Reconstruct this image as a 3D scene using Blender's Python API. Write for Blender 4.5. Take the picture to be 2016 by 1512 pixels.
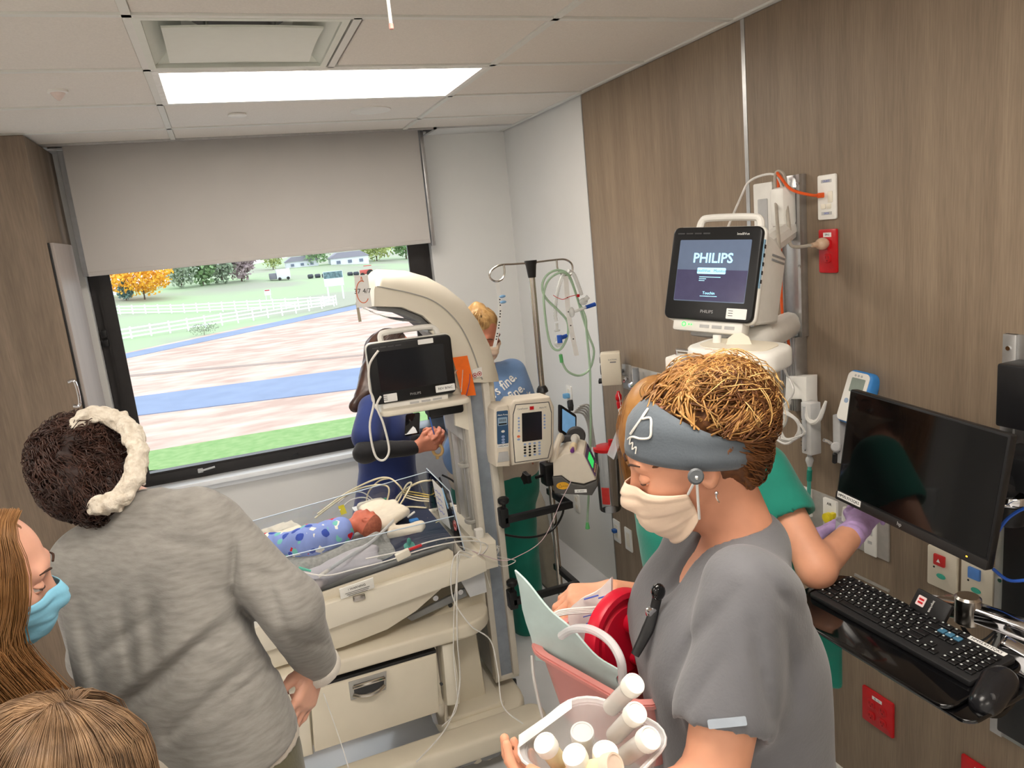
import bpy, bmesh, math, random
import numpy as np
from mathutils import Matrix, Vector
for _o in list(bpy.data.objects): bpy.data.objects.remove(_o)
SC = bpy.context.scene
COL = SC.collection
random.seed(7); RNG = np.random.default_rng(7)

# ------------------------------------------------------------------ camera
F_PX = 1456.0
YAW, PITCH, ROLL = math.radians(20.27), math.radians(-11.31), math.radians(-5.67)
CAM = np.array([0, 0, 2.055])
FW = np.array([math.sin(YAW)*math.cos(PITCH), math.cos(YAW)*math.cos(PITCH), math.sin(PITCH)])
_r0 = np.array([math.cos(YAW), -math.sin(YAW), 0]); _u0 = np.cross(_r0, FW)
RT = _r0*math.cos(ROLL)+_u0*math.sin(ROLL); UP = -_r0*math.sin(ROLL)+_u0*math.cos(ROLL)
cd = bpy.data.cameras.new('camera'); cd.sensor_fit = 'HORIZONTAL'; cd.sensor_width = 36; cd.lens = F_PX/2016*36
cd.clip_start = 0.05; cd.clip_end = 2000
co = bpy.data.objects.new('camera', cd); COL.objects.link(co)
co.matrix_world = Matrix([[RT[0], UP[0], -FW[0], CAM[0]], [RT[1], UP[1], -FW[1], CAM[1]], [RT[2], UP[2], -FW[2], CAM[2]], [0, 0, 0, 1]])
SC.camera = co

# ------------------------------------------------------------------ world, lights, exposure
w = bpy.data.worlds.new('overcast_sky'); SC.world = w; w.use_nodes = True
_bg = w.node_tree.nodes['Background']; _bg.inputs[0].default_value = (0.86, 0.93, 1.0, 1); _bg.inputs[1].default_value = 1.45
SC.view_settings.view_transform = 'Standard'; SC.view_settings.look = 'None'
SC.view_settings.gamma = 1; SC.view_settings.use_curve_mapping = False
SC.view_settings.exposure = 0.80
LAMP_EMIT = 8.5        # luminous ceiling panels (one in view, the others further back in the room)

# ------------------------------------------------------------------ points from measured sight lines
def _ray(x, y): return (x-1008)/F_PX*RT-(y-756)/F_PX*UP+FW
def P(x, y, d): return CAM+_ray(x, y)*d
def PY(x, y, Y): r = _ray(x, y); return CAM+r*(Y/r[1])
def PX(x, y, X): r = _ray(x, y); return CAM+r*(X/r[0])
def PZ(x, y, Z): r = _ray(x, y); return CAM+r*((Z-CAM[2])/r[2])
RH = np.array([math.cos(YAW), -math.sin(YAW), 0.0])     # horizontal right of the view
AH = np.array([math.sin(YAW), math.cos(YAW), 0.0])      # horizontal away from the viewer
ZZ = np.array([0, 0, 1.0])
def nrm(v): v = np.asarray(v, float); return v/np.linalg.norm(v)
def V(*a): return np.array(a, float)

# ------------------------------------------------------------------ materials
MATS = {}
def lin(c):
    return tuple(((v/255)/12.92 if v/255 <= .04045 else ((v/255+.055)/1.055)**2.4) for v in c)
def mat(name, col, rough=.5, metal=0, var=.06, vscale=30, bump=0, bscale=60, trans=0, alpha=1, emit=0, ecol=None, sheen=0, stretch=(1, 1, 1), col2=None, ior=1.45, sss=0, coat=0, bdist=.002, detail=3, thr=None):
    if name in MATS: return MATS[name]
    m = bpy.data.materials.new(name); m.use_nodes = True; nt = m.node_tree; N = nt.nodes; L = nt.links
    b = N['Principled BSDF']; c = lin(col)
    tc = N.new('ShaderNodeTexCoord'); mp = N.new('ShaderNodeMapping'); mp.inputs['Scale'].default_value = stretch
    L.new(tc.outputs['Object'], mp.inputs[0])
    nz = N.new('ShaderNodeTexNoise'); nz.inputs['Scale'].default_value = vscale; nz.inputs['Detail'].default_value = detail
    L.new(mp.outputs[0], nz.inputs['Vector'])
    rp = N.new('ShaderNodeValToRGB'); e = rp.color_ramp.elements
    lo, hi = (thr if thr else (.3, .7))
    e[0].position = lo; e[1].position = hi
    if col2: a, d = lin(col2), c
    else: a, d = tuple(x*(1-var*1.6) for x in c), tuple(min(1, x*(1+var)) for x in c)
    e[0].color = (*a, 1); e[1].color = (*d, 1)
    L.new(nz.outputs[0], rp.inputs[0]); L.new(rp.outputs[0], b.inputs['Base Color'])
    b.inputs['Roughness'].default_value = rough; b.inputs['Metallic'].default_value = metal; b.inputs['IOR'].default_value = ior
    b.inputs['Transmission Weight'].default_value = trans; b.inputs['Alpha'].default_value = alpha
    b.inputs['Coat Weight'].default_value = coat
    if sheen: b.inputs['Sheen Weight'].default_value = sheen
    if sss:
        b.inputs['Subsurface Weight'].default_value = sss; b.inputs['Subsurface Radius'].default_value = (.012, .004, .002); b.inputs['Subsurface Scale'].default_value = 1
    if emit:
        b.inputs['Emission Color'].default_value = (*lin(ecol or col), 1); b.inputs['Emission Strength'].default_value = emit
    if bump:
        n2 = N.new('ShaderNodeTexNoise'); n2.inputs['Scale'].default_value = bscale; n2.inputs['Detail'].default_value = 4
        L.new(mp.outputs[0], n2.inputs['Vector'])
        bm = N.new('ShaderNodeBump'); bm.inputs['Strength'].default_value = bump; bm.inputs['Distance'].default_value = bdist
        L.new(n2.outputs[0], bm.inputs['Height']); L.new(bm.outputs[0], b.inputs['Normal'])
    MATS[name] = m
    return m

# ------------------------------------------------------------------ geometry: every helper returns (verts Nx3, faces)
def join(*gs):
    vs, fs, n = [], [], 0
    for v, f in gs:
        v = np.asarray(v, float).reshape(-1, 3); vs.append(v)
        fs += [[i+n for i in q] for q in f]; n += len(v)
    return np.vstack(vs), fs
def xf(g, M):
    v, f = g; M = np.asarray(M, float)
    return np.asarray(v)@M[:3, :3].T+M[:3, 3], f
def frame(o, x, y, z):
    M = np.eye(4); M[:3, 0] = x; M[:3, 1] = y; M[:3, 2] = z; M[:3, 3] = o; return M
def rotz(a, o=(0, 0, 0)): return frame(o, (math.cos(a), math.sin(a), 0), (-math.sin(a), math.cos(a), 0), (0, 0, 1))
def frame_z(o, z, xhint=(1, 0, 0)):
    z = nrm(z); x = np.asarray(xhint, float); x = x-z*(x@z)
    if np.linalg.norm(x) < 1e-4: x = np.array([0, 1, 0])-z*z[1]
    x = nrm(x); return frame(o, x, np.cross(z, x), z)
def _bmout(bm):
    bm.verts.ensure_lookup_table()
    v = np.array([x.co[:] for x in bm.verts]); f = [[x.index for x in q.verts] for q in bm.faces]; bm.free(); return v, f
_BC = {}
def box(c, s, bev=0, seg=2):
    s = tuple(float(abs(x)) for x in s)
    k = (tuple(round(x, 5) for x in s), bev, seg)
    if k not in _BC:
        bm = bmesh.new(); bmesh.ops.create_cube(bm, size=1)
        for v in bm.verts: v.co = Vector((v.co[0]*s[0], v.co[1]*s[1], v.co[2]*s[2]))
        if bev: bmesh.ops.bevel(bm, geom=bm.edges[:], offset=min(bev, min(s)*.49), segments=seg, affect='EDGES', profile=.5)
        bm.verts.index_update(); _BC[k] = _bmout(bm)
    v, f = _BC[k]
    return v+np.asarray(c, float), f
def box2(lo, hi, bev=0, seg=2):
    lo, hi = np.asarray(lo, float), np.asarray(hi, float)
    return box((lo+hi)/2, hi-lo, bev, seg)
def prism(poly, z0, z1, M=None, bev=0, seg=2):
    """polygon in local xy, extruded along local z"""
    n = len(poly)
    bm = bmesh.new()
    a = [bm.verts.new((p[0], p[1], z0)) for p in poly]; b = [bm.verts.new((p[0], p[1], z1)) for p in poly]
    bm.faces.new(a[::-1]); bm.faces.new(b)
    for i in range(n): bm.faces.new([a[i], a[(i+1) % n], b[(i+1) % n], b[i]])
    bmesh.ops.recalc_face_normals(bm, faces=bm.faces[:])
    if bev:
        es = [e for e in bm.edges if abs(e.verts[0].co.z-e.verts[1].co.z) < 1e-7]
        bmesh.ops.bevel(bm, geom=es, offset=bev, segments=seg, affect='EDGES', profile=.5, clamp_overlap=True)
    bm.verts.index_update(); g = _bmout(bm)
    return xf(g, M) if M is not None else g
def rrect(w, h, r, n=4, cx=0, cy=0):
    out = []
    for sx, sy, a0 in ((1, 1, 0), (-1, 1, 90), (-1, -1, 180), (1, -1, 270)):
        for i in range(n+1):
            a = math.radians(a0+90*i/n); out.append((cx+sx*(w/2-r)+r*math.cos(a), cy+sy*(h/2-r)+r*math.sin(a)))
    return out
def circ(r, n=20, cx=0, cy=0, ry=None): return [(cx+r*math.cos(2*math.pi*i/n), cy+(ry or r)*math.sin(2*math.pi*i/n)) for i in range(n)]
def lathe(prof, n=24, M=None):
    v, f = [], []
    for r, z in prof:
        for i in range(n): a = 2*math.pi*i/n; v.append((r*math.cos(a), r*math.sin(a), z))
    m = len(prof)
    for j in range(m-1):
        for i in range(n): f.append([j*n+i, j*n+(i+1) % n, (j+1)*n+(i+1) % n, (j+1)*n+i])
    if prof[0][0] > 1e-6: f.append(list(range(n))[::-1])
    if prof[-1][0] > 1e-6: f.append([(m-1)*n+i for i in range(n)])
    g = (np.array(v), f)
    return xf(g, M) if M is not None else g
def cyl(a, b, r, r2=None, n=16, bev=0):
    a, b = np.asarray(a, float), np.asarray(b, float); L = np.linalg.norm(b-a); r2 = r if r2 is None else r2
    pr = [(r, 0), (r2, L)] if not bev else [(r-bev, 0), (r, bev), (r2, L-bev), (r2-bev, L)]
    return lathe(pr, n, frame_z(a, b-a))
def catmull(pts, k=6, closed=False):
    p = np.asarray(pts, float); n = len(p)
    if n < 3: return np.array([p[0]+(p[-1]-p[0])*t for t in np.linspace(0, 1, k+1)])
    out = []
    rng = range(n) if closed else range(n-1)
    for i in rng:
        if closed: a, b, c, d = p[(i-1) % n], p[i], p[(i+1) % n], p[(i+2) % n]
        else: a, b, c, d = p[max(i-1, 0)], p[i], p[i+1], p[min(i+2, n-1)]
        for t in np.arange(k)/k:
            out.append(.5*((2*b)+(-a+c)*t+(2*a-5*b+4*c-d)*t*t+(-a+3*b-3*c+d)*t**3))
    if not closed: out.append(p[-1])
    return np.array(out)
def tube(pts, r, n=8, k=6, closed=False, smooth=True, flat=None, up=None):
    """sweep a circle (or an ellipse r x flat, its long side along up) along a path; r may be a list"""
    p = catmull(pts, k, closed) if smooth and len(pts) > 2 else np.asarray(pts, float)
    m = len(p)
    if closed: tg = np.roll(p, -1, 0)-np.roll(p, 1, 0)
    else: tg = np.gradient(p, axis=0)
    tg = tg/(np.linalg.norm(tg, axis=1)[:, None]+1e-12)
    u = np.cross(tg[0], (0, 0, 1) if up is None else up)
    if np.linalg.norm(u) < 1e-3: u = np.cross(tg[0], (1, 0, 0))
    u = nrm(u); rr = np.interp(np.linspace(0, 1, m), np.linspace(0, 1, len(r)), r) if hasattr(r, '__len__') else np.full(m, r)
    v, f = [], []
    for i in range(m):
        if up is not None: u = np.cross(tg[i], up)
        u = u-tg[i]*(u@tg[i]); u = u/(np.linalg.norm(u)+1e-12); w = np.cross(tg[i], u)
        for j in range(n):
            a = 2*math.pi*j/n
            ru, rw = (rr[i], rr[i]) if flat is None else (flat, rr[i])
            v.append(p[i]+u*ru*math.cos(a)+w*rw*math.sin(a))
    for i in range(m if closed else m-1):
        for j in range(n): f.append([i*n+j, i*n+(j+1) % n, ((i+1) % m)*n+(j+1) % n, ((i+1) % m)*n+j])
    if not closed: f.append(list(range(n))[::-1]); f.append([(m-1)*n+j for j in range(n)])
    return np.array(v), f
def sheet(grid, th=0.001):
    """grid (a,b,3) of points -> closed thin sheet with thickness"""
    g = np.asarray(grid, float); a, b = g.shape[:2]
    du = np.gradient(g, axis=0); dv = np.gradient(g, axis=1); nn = np.cross(du, dv); nn /= (np.linalg.norm(nn, axis=2)[..., None]+1e-12)
    top = (g+nn*th/2).reshape(-1, 3); bot = (g-nn*th/2).reshape(-1, 3); n = a*b; f = []
    for i in range(a-1):
        for j in range(b-1):
            q = [i*b+j, (i+1)*b+j, (i+1)*b+j+1, i*b+j+1]; f.append(q); f.append([n+x for x in q[::-1]])
    rim = [i*b for i in range(a)]+[(a-1)*b+j for j in range(1, b)]+[i*b+b-1 for i in range(a-2, -1, -1)]+[j for j in range(b-2, 0, -1)]
    for i in range(len(rim)): p, q = rim[i], rim[(i+1) % len(rim)]; f.append([p, n+p, n+q, q])
    return np.vstack([top, bot]), f
def sphere(c, r, n=12, m=8):
    r = np.asarray(r, float)*np.ones(3)
    pr = [(math.sin(math.pi*i/m), -math.cos(math.pi*i/m)) for i in range(m+1)]; pr[0] = (0, -1); pr[-1] = (0, 1)
    v, f = lathe(pr, n); return v*r+np.asarray(c, float), f
_TX = {}
def text(s, size, M, depth=.0004, align='CENTER', bold=0):
    k = (s, align, bold)
    if k not in _TX:
        cu = bpy.data.curves.new('t', 'FONT'); cu.body = s; cu.align_x = align; cu.align_y = 'CENTER'; cu.size = 1; cu.extrude = .01; cu.offset = bold; cu.resolution_u = 2
        o = bpy.data.objects.new('t', cu); COL.objects.link(o)
        me = bpy.data.meshes.new_from_object(o.evaluated_get(bpy.context.evaluated_depsgraph_get()))
        v = np.array([x.co[:] for x in me.vertices]); f = [list(q.vertices) for q in me.polygons]
        bpy.data.objects.remove(o); bpy.data.curves.remove(cu); bpy.data.meshes.remove(me); _TX[k] = (v, f)
    v, f = _TX[k]; v = v*np.array([size, size, 1]); v = v.copy(); v[:, 2] = np.where(v[:, 2] > 0, depth, 0)
    return xf((v, f), M)

# ------------------------------------------------------------------ objects
ROOT = {}
def mesh_of(name, g, m, smooth=35, origin=(0, 0, 0)):
    v, f = g; me = bpy.data.meshes.new(name)
    me.from_pydata((np.asarray(v, float)-np.asarray(origin)).tolist(), [], f if isinstance(f, list) else f.tolist())
    if smooth:
        me.polygons.foreach_set('use_smooth', [True]*len(me.polygons))
        if smooth < 180: me.set_sharp_from_angle(angle=math.radians(smooth))
    if m: me.materials.append(m)
    me.validate(); me.update()
    return me
def obj(name, g, m, parent=None, smooth=35):
    """world-space geometry -> one mesh object, child of parent (or top-level with its origin at its base)"""
    if parent is not None: org = ROOT[parent.name]
    else:
        v = np.asarray(g[0]); lo, hi = v.min(0), v.max(0); org = np.array([(lo[0]+hi[0])/2, (lo[1]+hi[1])/2, lo[2]])
    o = bpy.data.objects.new(name, mesh_of(name, g, m, smooth, org)); COL.objects.link(o)
    if parent is not None: o.parent = parent
    else: o.location = org
    ROOT[o.name] = org
    return o
def tag(o, label, cat, group=None):
    o['label'] = label; o['category'] = cat
    if group: o['group'] = group
    return o
def thing(name, label, cat, loc, group=None):
    o = bpy.data.objects.new(name, None); COL.objects.link(o); o.location = loc; o.empty_display_size = .05
    ROOT[o.name] = np.asarray(loc, float)
    return tag(o, label, cat, group)
def struct(name, g, m, smooth=35):
    o = obj(name, g, m, None, smooth); o['kind'] = 'structure'; return o
def inst(name, me, loc, parent, rot=None, scale=None):
    """object sharing mesh data, placed at a world position"""
    o = bpy.data.objects.new(name, me); COL.objects.link(o)
    org = ROOT[parent.name] if parent is not None else np.zeros(3)
    o.location = np.asarray(loc, float)-org
    if parent is not None: o.parent = parent
    if rot is not None: o.rotation_euler = rot
    if scale is not None: o.scale = scale
    ROOT[o.name] = org
    return o

# ------------------------------------------------------------------ implicit surfaces for bodies, cloth and hair
class SDF:
    def __init__(s): s.p = []; s.disp = None
    def cap(s, a, b, ra, rb=None, k=.02, op='u'):
        a, b = np.asarray(a, float), np.asarray(b, float); rb = ra if rb is None else rb; ab = b-a; L = max(ab@ab, 1e-9)
        def fn(Q):
            d = Q-a; t = np.clip((d@ab)/L, 0, 1); return np.sqrt(((d-t[..., None]*ab)**2).sum(-1))-(ra+(rb-ra)*t)
        m = max(ra, rb); s.p.append((fn, np.minimum(a, b)-m, np.maximum(a, b)+m, k, op)); return s
    def ell(s, c, r, A=None, k=.02, op='u'):
        c = np.asarray(c, float); r = np.asarray(r, float)*np.ones(3); A = np.eye(3) if A is None else np.asarray(A, float)
        def fn(Q):
            q = (Q-c)@A.T; k1 = np.sqrt(((q/r)**2).sum(-1)); k2 = np.sqrt(((q/r**2)**2).sum(-1))+1e-9; return k1*(k1-1)/k2
        m = r.max(); s.p.append((fn, c-m, c+m, k, op)); return s
    def rbox(s, c, h, rad, A=None, k=.01, op='u'):
        c = np.asarray(c, float); h = np.asarray(h, float); A = np.eye(3) if A is None else np.asarray(A, float)
        def fn(Q):
            q = np.abs((Q-c)@A.T)-(h-rad); return np.sqrt((np.maximum(q, 0)**2).sum(-1))+np.minimum(q.max(-1), 0)-rad
        m = np.linalg.norm(h); s.p.append((fn, c-m, c+m, k, op)); return s
    def plane(s, o, n, k=.004):
        o = np.asarray(o, float); n = nrm(n)
        s.p.append((lambda Q: (Q-o)@n, None, None, k, 'i')); return s
    def ev(s, Q):
        f = np.full(Q.shape[:-1], 1e3)
        for fn, lo, hi, k, op in s.p: f = s._c(f, fn(Q), k, op)
        return f if s.disp is None else f+s.disp(Q)
    @staticmethod
    def _c(f, d, k, op):
        if op == 'u':
            h = np.maximum(k-np.abs(f-d), 0)/k; return np.minimum(f, d)-h*h*k*.25
        if op == 's': d = -d
        h = np.maximum(k-np.abs(f-d), 0)/k; return np.maximum(f, d)+h*h*k*.25
    def mesh(s, h, lo=None, hi=None):
        us = [p for p in s.p if p[4] == 'u']
        L0 = np.min([p[1] for p in us], 0)-3*h; H0 = np.max([p[2] for p in us], 0)+3*h
        lo = L0 if lo is None else np.maximum(lo, L0); hi = H0 if hi is None else np.minimum(hi, H0)
        n = np.maximum(np.ceil((hi-lo)/h).astype(int)+1, 2)
        ax = [lo[i]+h*np.arange(n[i]) for i in range(3)]
        f = np.full(tuple(n), 1e3)
        for fn, a, b, k, op in s.p:
            if a is None: sl = [slice(0, n[i]) for i in range(3)]
            else:
                mg = k+4*h; sl = []
                for i in range(3):
                    i0 = max(int((a[i]-mg-lo[i])/h), 0); i1 = min(int((b[i]+mg-lo[i])/h)+2, n[i]); sl.append(slice(i0, i1))
                if any(q.stop <= q.start for q in sl): continue
            sl = tuple(sl)
            Q = np.stack(np.meshgrid(*[ax[i][sl[i]] for i in range(3)], indexing='ij'), -1)
            f[sl] = s._c(f[sl], fn(Q), k, op)
        if s.disp is not None:
            I = np.nonzero(np.abs(f) < .06); Q = np.stack([ax[i][I[i]] for i in range(3)], -1); f[I] += s.disp(Q)
        return surf_nets(f, lo, h)
def surf_nets(f, lo, h):
    ins = f < 0; nx, ny, nz = [d-1 for d in f.shape]
    cnt = np.zeros((nx, ny, nz), np.int8)
    offs = [(i, j, k) for i in (0, 1) for j in (0, 1) for k in (0, 1)]
    for i, j, k in offs: cnt += ins[i:i+nx, j:j+ny, k:k+nz]
    act = (cnt > 0) & (cnt < 8); I = np.argwhere(act)
    if not len(I): return np.zeros((0, 3)), []
    c = {o: f[I[:, 0]+o[0], I[:, 1]+o[1], I[:, 2]+o[2]] for o in offs}
    acc = np.zeros((len(I), 3)); wt = np.zeros(len(I))
    for a in offs:
        for d in range(3):
            if a[d]: continue
            b = list(a); b[d] = 1; b = tuple(b); fa, fb = c[a], c[b]; x = (fa < 0) != (fb < 0)
            t = np.where(x, fa/np.where(fa == fb, 1, fa-fb), 0); p = np.tile(np.array(a, float), (len(I), 1)); p[:, d] = t
            acc += np.where(x[:, None], p, 0); wt += x
    v = lo+h*(I+acc/wt[:, None])
    idx = -np.ones((nx, ny, nz), np.int64); idx[tuple(I.T)] = np.arange(len(I))
    F = []
    for d in range(3):
        s0 = [slice(None)]*3; s1 = [slice(None)]*3; s0[d] = slice(0, -1); s1[d] = slice(1, None)
        a, b = ins[tuple(s0)], ins[tuple(s1)]; E = np.argwhere(a != b)
        e1, e2 = [(1, 2), (2, 0), (0, 1)][d]
        ok = (E[:, e1] > 0) & (E[:, e2] > 0) & (E[:, e1] < f.shape[e1]-1) & (E[:, e2] < f.shape[e2]-1); E = E[ok]
        if not len(E): continue
        def g(o1, o2):
            q = E.copy(); q[:, e1] -= o1; q[:, e2] -= o2; return idx[q[:, 0], q[:, 1], q[:, 2]]
        q = np.stack([g(1, 1), g(0, 1), g(0, 0), g(1, 0)], 1)
        fl = ~ins[E[:, 0], E[:, 1], E[:, 2]]; q[fl] = q[fl][:, ::-1]
        F.append(q)
    return v, np.vstack(F).tolist()
def folds(amp, f, seed=0, aniso=(1, 1, 1)):
    r = np.random.default_rng(seed); K = r.normal(size=(7, 3)); K /= np.linalg.norm(K, axis=1)[:, None]; K = K*np.asarray(aniso); ph = r.uniform(0, 6.28, 7); fr = f*r.uniform(.5, 1.6, 7)
    def fn(Q):
        Q = Q+.02*np.sin(Q[..., [1, 2, 0]]*f*.45+ph[:3]); o = 0
        for i in range(7): o = o+np.sin(Q@(K[i]*fr[i])+ph[i])*(f/fr[i])**.5
        return amp*o/3.2
    return fn

# ------------------------------------------------------------------ hair made of strands
def strand_mesh(S, r=.0006, taper=.35):
    S = np.asarray(S); s, n = S.shape[:2]
    tg = np.gradient(S, axis=1); tg /= (np.linalg.norm(tg, axis=2)[..., None]+1e-9)
    u = np.cross(tg, np.array([.31, .47, .83])); u /= (np.linalg.norm(u, axis=2)[..., None]+1e-9); w_ = np.cross(tg, u)
    rr = (r*np.interp(np.linspace(0, 1, n), [0, .6, 1], [1, 1, taper]))[None, :, None]
    ring = [S+rr*(u*math.cos(a)+w_*math.sin(a)) for a in (0, 2.094, 4.189)]
    v = np.stack(ring, 2).reshape(-1, 3)
    b = (np.arange(s)[:, None]*n+np.arange(n-1)[None]).reshape(-1)*3
    F = np.concatenate([np.stack([b+j, b+(j+1) % 3, b+3+(j+1) % 3, b+3+j], 1) for j in range(3)])
    return v, F.tolist()
def guided(guides, count, spread=.012, wav=.004, wf=9, N=14, seed=1, tip=1.6, closed=False):
    """strands interpolated between neighbouring guide curves"""
    r = np.random.default_rng(seed); G = np.array([_resamp(catmull(g, 8), N) for g in guides]); m = len(G)
    x = r.uniform(0, m if closed else m-1, count); i = np.floor(x).astype(int); t = (x-i)[:, None, None]
    S = G[i % m]*(1-t)+G[(i+1) % m]*t
    s = np.linspace(0, 1, N)[None, :, None]
    S = S+r.normal(size=(count, 1, 3))*spread*(.35+s*tip)
    ph = r.uniform(0, 6.28, (count, 1, 3)); S = S+wav*np.sin(s*wf*r.uniform(.6, 1.3, (count, 1, 1))+ph)*(.2+s)
    return S
def _resamp(p, N):
    d = np.concatenate([[0], np.cumsum(np.linalg.norm(np.diff(p, axis=0), axis=1))]); t = np.linspace(0, d[-1], N)
    return np.stack([np.interp(t, d, p[:, i]) for i in range(3)], 1)
# ================================================================== MATERIALS
def wood_mat(name, dark, light, stretch):
    m = mat(name, light, .5, 0, vscale=6, col2=dark, stretch=stretch, detail=8, thr=(.32, .68), bump=.12, bscale=40)
    nt = m.node_tree; N = nt.nodes; L = nt.links; b = N['Principled BSDF']
    src = b.inputs['Base Color'].links[0].from_socket; mp = [n for n in N if n.type == 'MAPPING'][0]
    n3 = N.new('ShaderNodeTexNoise'); n3.inputs['Scale'].default_value = 70; n3.inputs['Detail'].default_value = 2; L.new(mp.outputs[0], n3.inputs['Vector'])
    rr = N.new('ShaderNodeMapRange'); rr.inputs[1].default_value = .3; rr.inputs[2].default_value = .7; rr.inputs[3].default_value = .86; rr.inputs[4].default_value = 1.08; L.new(n3.outputs[0], rr.inputs[0])
    mx = N.new('ShaderNodeMix'); mx.data_type = 'RGBA'; mx.blend_type = 'MULTIPLY'; mx.inputs[0].default_value = 1
    L.new(src, mx.inputs[6]); L.new(rr.outputs[0], mx.inputs[7]); L.new(mx.outputs[2], b.inputs['Base Color'])
    return m
WOOD = wood_mat('greybrown_wood_laminate', (128, 111, 93), (146, 128, 108), (1, 3.2, .16))
WOODC = wood_mat('wardrobe_wood', (110, 95, 80), (134, 117, 100), (2.2, 2.2, .16))
WHITEP = mat('wall_paint_white', (226, 226, 224), .6, var=.015, vscale=3, bump=.05, bscale=300)
WALLW = mat('wall_paint_warm_white', (222, 222, 220), .6, var=.015, vscale=3, bump=.05, bscale=300)
TILE = mat('ceiling_tile_board', (232, 226, 218), .9, var=.03, vscale=160, bump=.25, bscale=420, bdist=.001)
GRID = mat('ceiling_grid_white', (228, 228, 222), .45, var=.01)
FLOORM = mat('vinyl_floor_pale_grey', (222, 222, 224), .14, var=.04, vscale=4, bump=.02, bscale=30, coat=.2)
DARKF = mat('window_frame_dark_bronze', (52, 50, 50), .4, metal=.2, var=.05)
SILLM = mat('window_sill_white', (244, 248, 252), .25, var=.01)
ALU = mat('brushed_aluminium', (190, 190, 190), .35, metal=.9, var=.05, vscale=40)
CHROME = mat('polished_chrome', (225, 225, 228), .08, metal=1, var=.02)
STEEL = mat('stainless_steel', (196, 190, 182), .22, metal=1, var=.04)
BLACKP = mat('black_plastic', (26, 26, 28), .4, var=.1, vscale=60)
BLACKG = mat('black_gloss', (10, 10, 12), .08, var=.1, coat=.3)
DGREY = mat('dark_grey_plastic', (70, 70, 72), .5, var=.06)
MGREY = mat('mid_grey_plastic', (140, 142, 144), .45, var=.05)
LGREY = mat('light_grey_plastic', (186, 186, 186), .45, var=.04)
WHITEPL = mat('white_plastic', (236, 234, 228), .38, var=.02)
CREAM = mat('cream_plastic', (226, 217, 198), .42, var=.025, vscale=8)
CREAM2 = mat('cream_plastic_light', (232, 225, 209), .38, var=.02, vscale=8)
RED = mat('red_plastic', (196, 22, 30), .35, var=.05)
PAPER = mat('white_paper', (240, 240, 238), .8, var=.02)
INK = mat('black_ink', (24, 24, 28), .6, var=.05)
BLUEINK = mat('blue_ink', (70, 90, 190), .6, var=.05)
def glass_mat(name, tint=(1, 1, 1), gloss=.06, rough=.02, amt=1.0):
    if name in MATS: return MATS[name]
    m = bpy.data.materials.new(name); m.use_nodes = True; nt = m.node_tree; N = nt.nodes; L = nt.links; N.remove(N['Principled BSDF'])
    t = N.new('ShaderNodeBsdfTransparent'); t.inputs[0].default_value = (*tint, 1); g = N.new('ShaderNodeBsdfGlossy'); g.inputs[1].default_value = rough
    mx = N.new('ShaderNodeMixShader'); fr = N.new('ShaderNodeFresnel'); fr.inputs[0].default_value = 1.35
    ml = N.new('ShaderNodeMath'); ml.operation = 'MULTIPLY_ADD'; ml.inputs[1].default_value = amt; ml.inputs[2].default_value = gloss
    nz = N.new('ShaderNodeTexNoise'); nz.inputs['Scale'].default_value = 2; bp = N.new('ShaderNodeBump'); bp.inputs['Strength'].default_value = .02
    L.new(nz.outputs[0], bp.inputs['Height']); L.new(bp.outputs[0], g.inputs['Normal'])
    L.new(fr.outputs[0], ml.inputs[0]); L.new(ml.outputs[0], mx.inputs[0]); L.new(t.outputs[0], mx.inputs[1]); L.new(g.outputs[0], mx.inputs[2]); L.new(mx.outputs[0], N['Material Output'].inputs[0])
    MATS[name] = m; return m
PANE = glass_mat('window_glass', (.97, .98, .98), .0, amt=.35)
ACRYL = glass_mat('clear_acrylic', (.93, .95, .97), .03)
CLEARP = glass_mat('clear_plastic_tub', (.86, .86, .86), .10, .15)
TUBECL = glass_mat('clear_tubing', (.84, .86, .85), .12, .2)
TUBEGR = glass_mat('green_oxygen_tubing', (.62, .84, .64), .12, .2)
def milky(name, col, a=.5, rough=.3):
    if name in MATS: return MATS[name]
    m = mat(name, col, rough, var=.03); m.node_tree.nodes['Principled BSDF'].inputs['Alpha'].default_value = a; return m

# ================================================================== ROOM SHELL
HC, XR, YB, XL, YF = 2.72, 1.83, 4.69, -2.65, -2.3
struct('floor', box2((XL-.1, YF-.1, -.1), (XR+.1, YB+.2, 0)), FLOORM)
ceil = struct('ceiling', box2((XL-.1, YF-.1, HC+.16), (XR+.1, YB+.2, HC+.24)), WHITEP)
xl = [-2.625, -1.375, -.125, 1.125]; yl = [4.085, 3.495, 2.905, 2.31, 1.715, 1.12, .525, -.07, -.665, -1.26, -1.855]
bars = []
for x in xl: bars.append(box2((x-.012, YF, HC-.002), (x+.012, 4.42, HC+.03)))
for y in yl: bars.append(box2((XL, y-.012, HC-.002), (XR, y+.012, HC+.03)))
bars.append(box2((.478, 2.31, HC-.002), (.502, 2.905, HC+.03)))
bars.append(box2((XR-.022, YF, HC-.003), (XR+.001, YB, HC+.03)))
obj('ceiling_grid', join(*bars), GRID, ceil)
xs = [XL]+xl+[XR]; ys = [4.43]+yl+[YF]
LIGHTS = [(2, 1), (2, 5), (2, 9), (0, 4), (0, 8)]
_tm = {}
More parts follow.
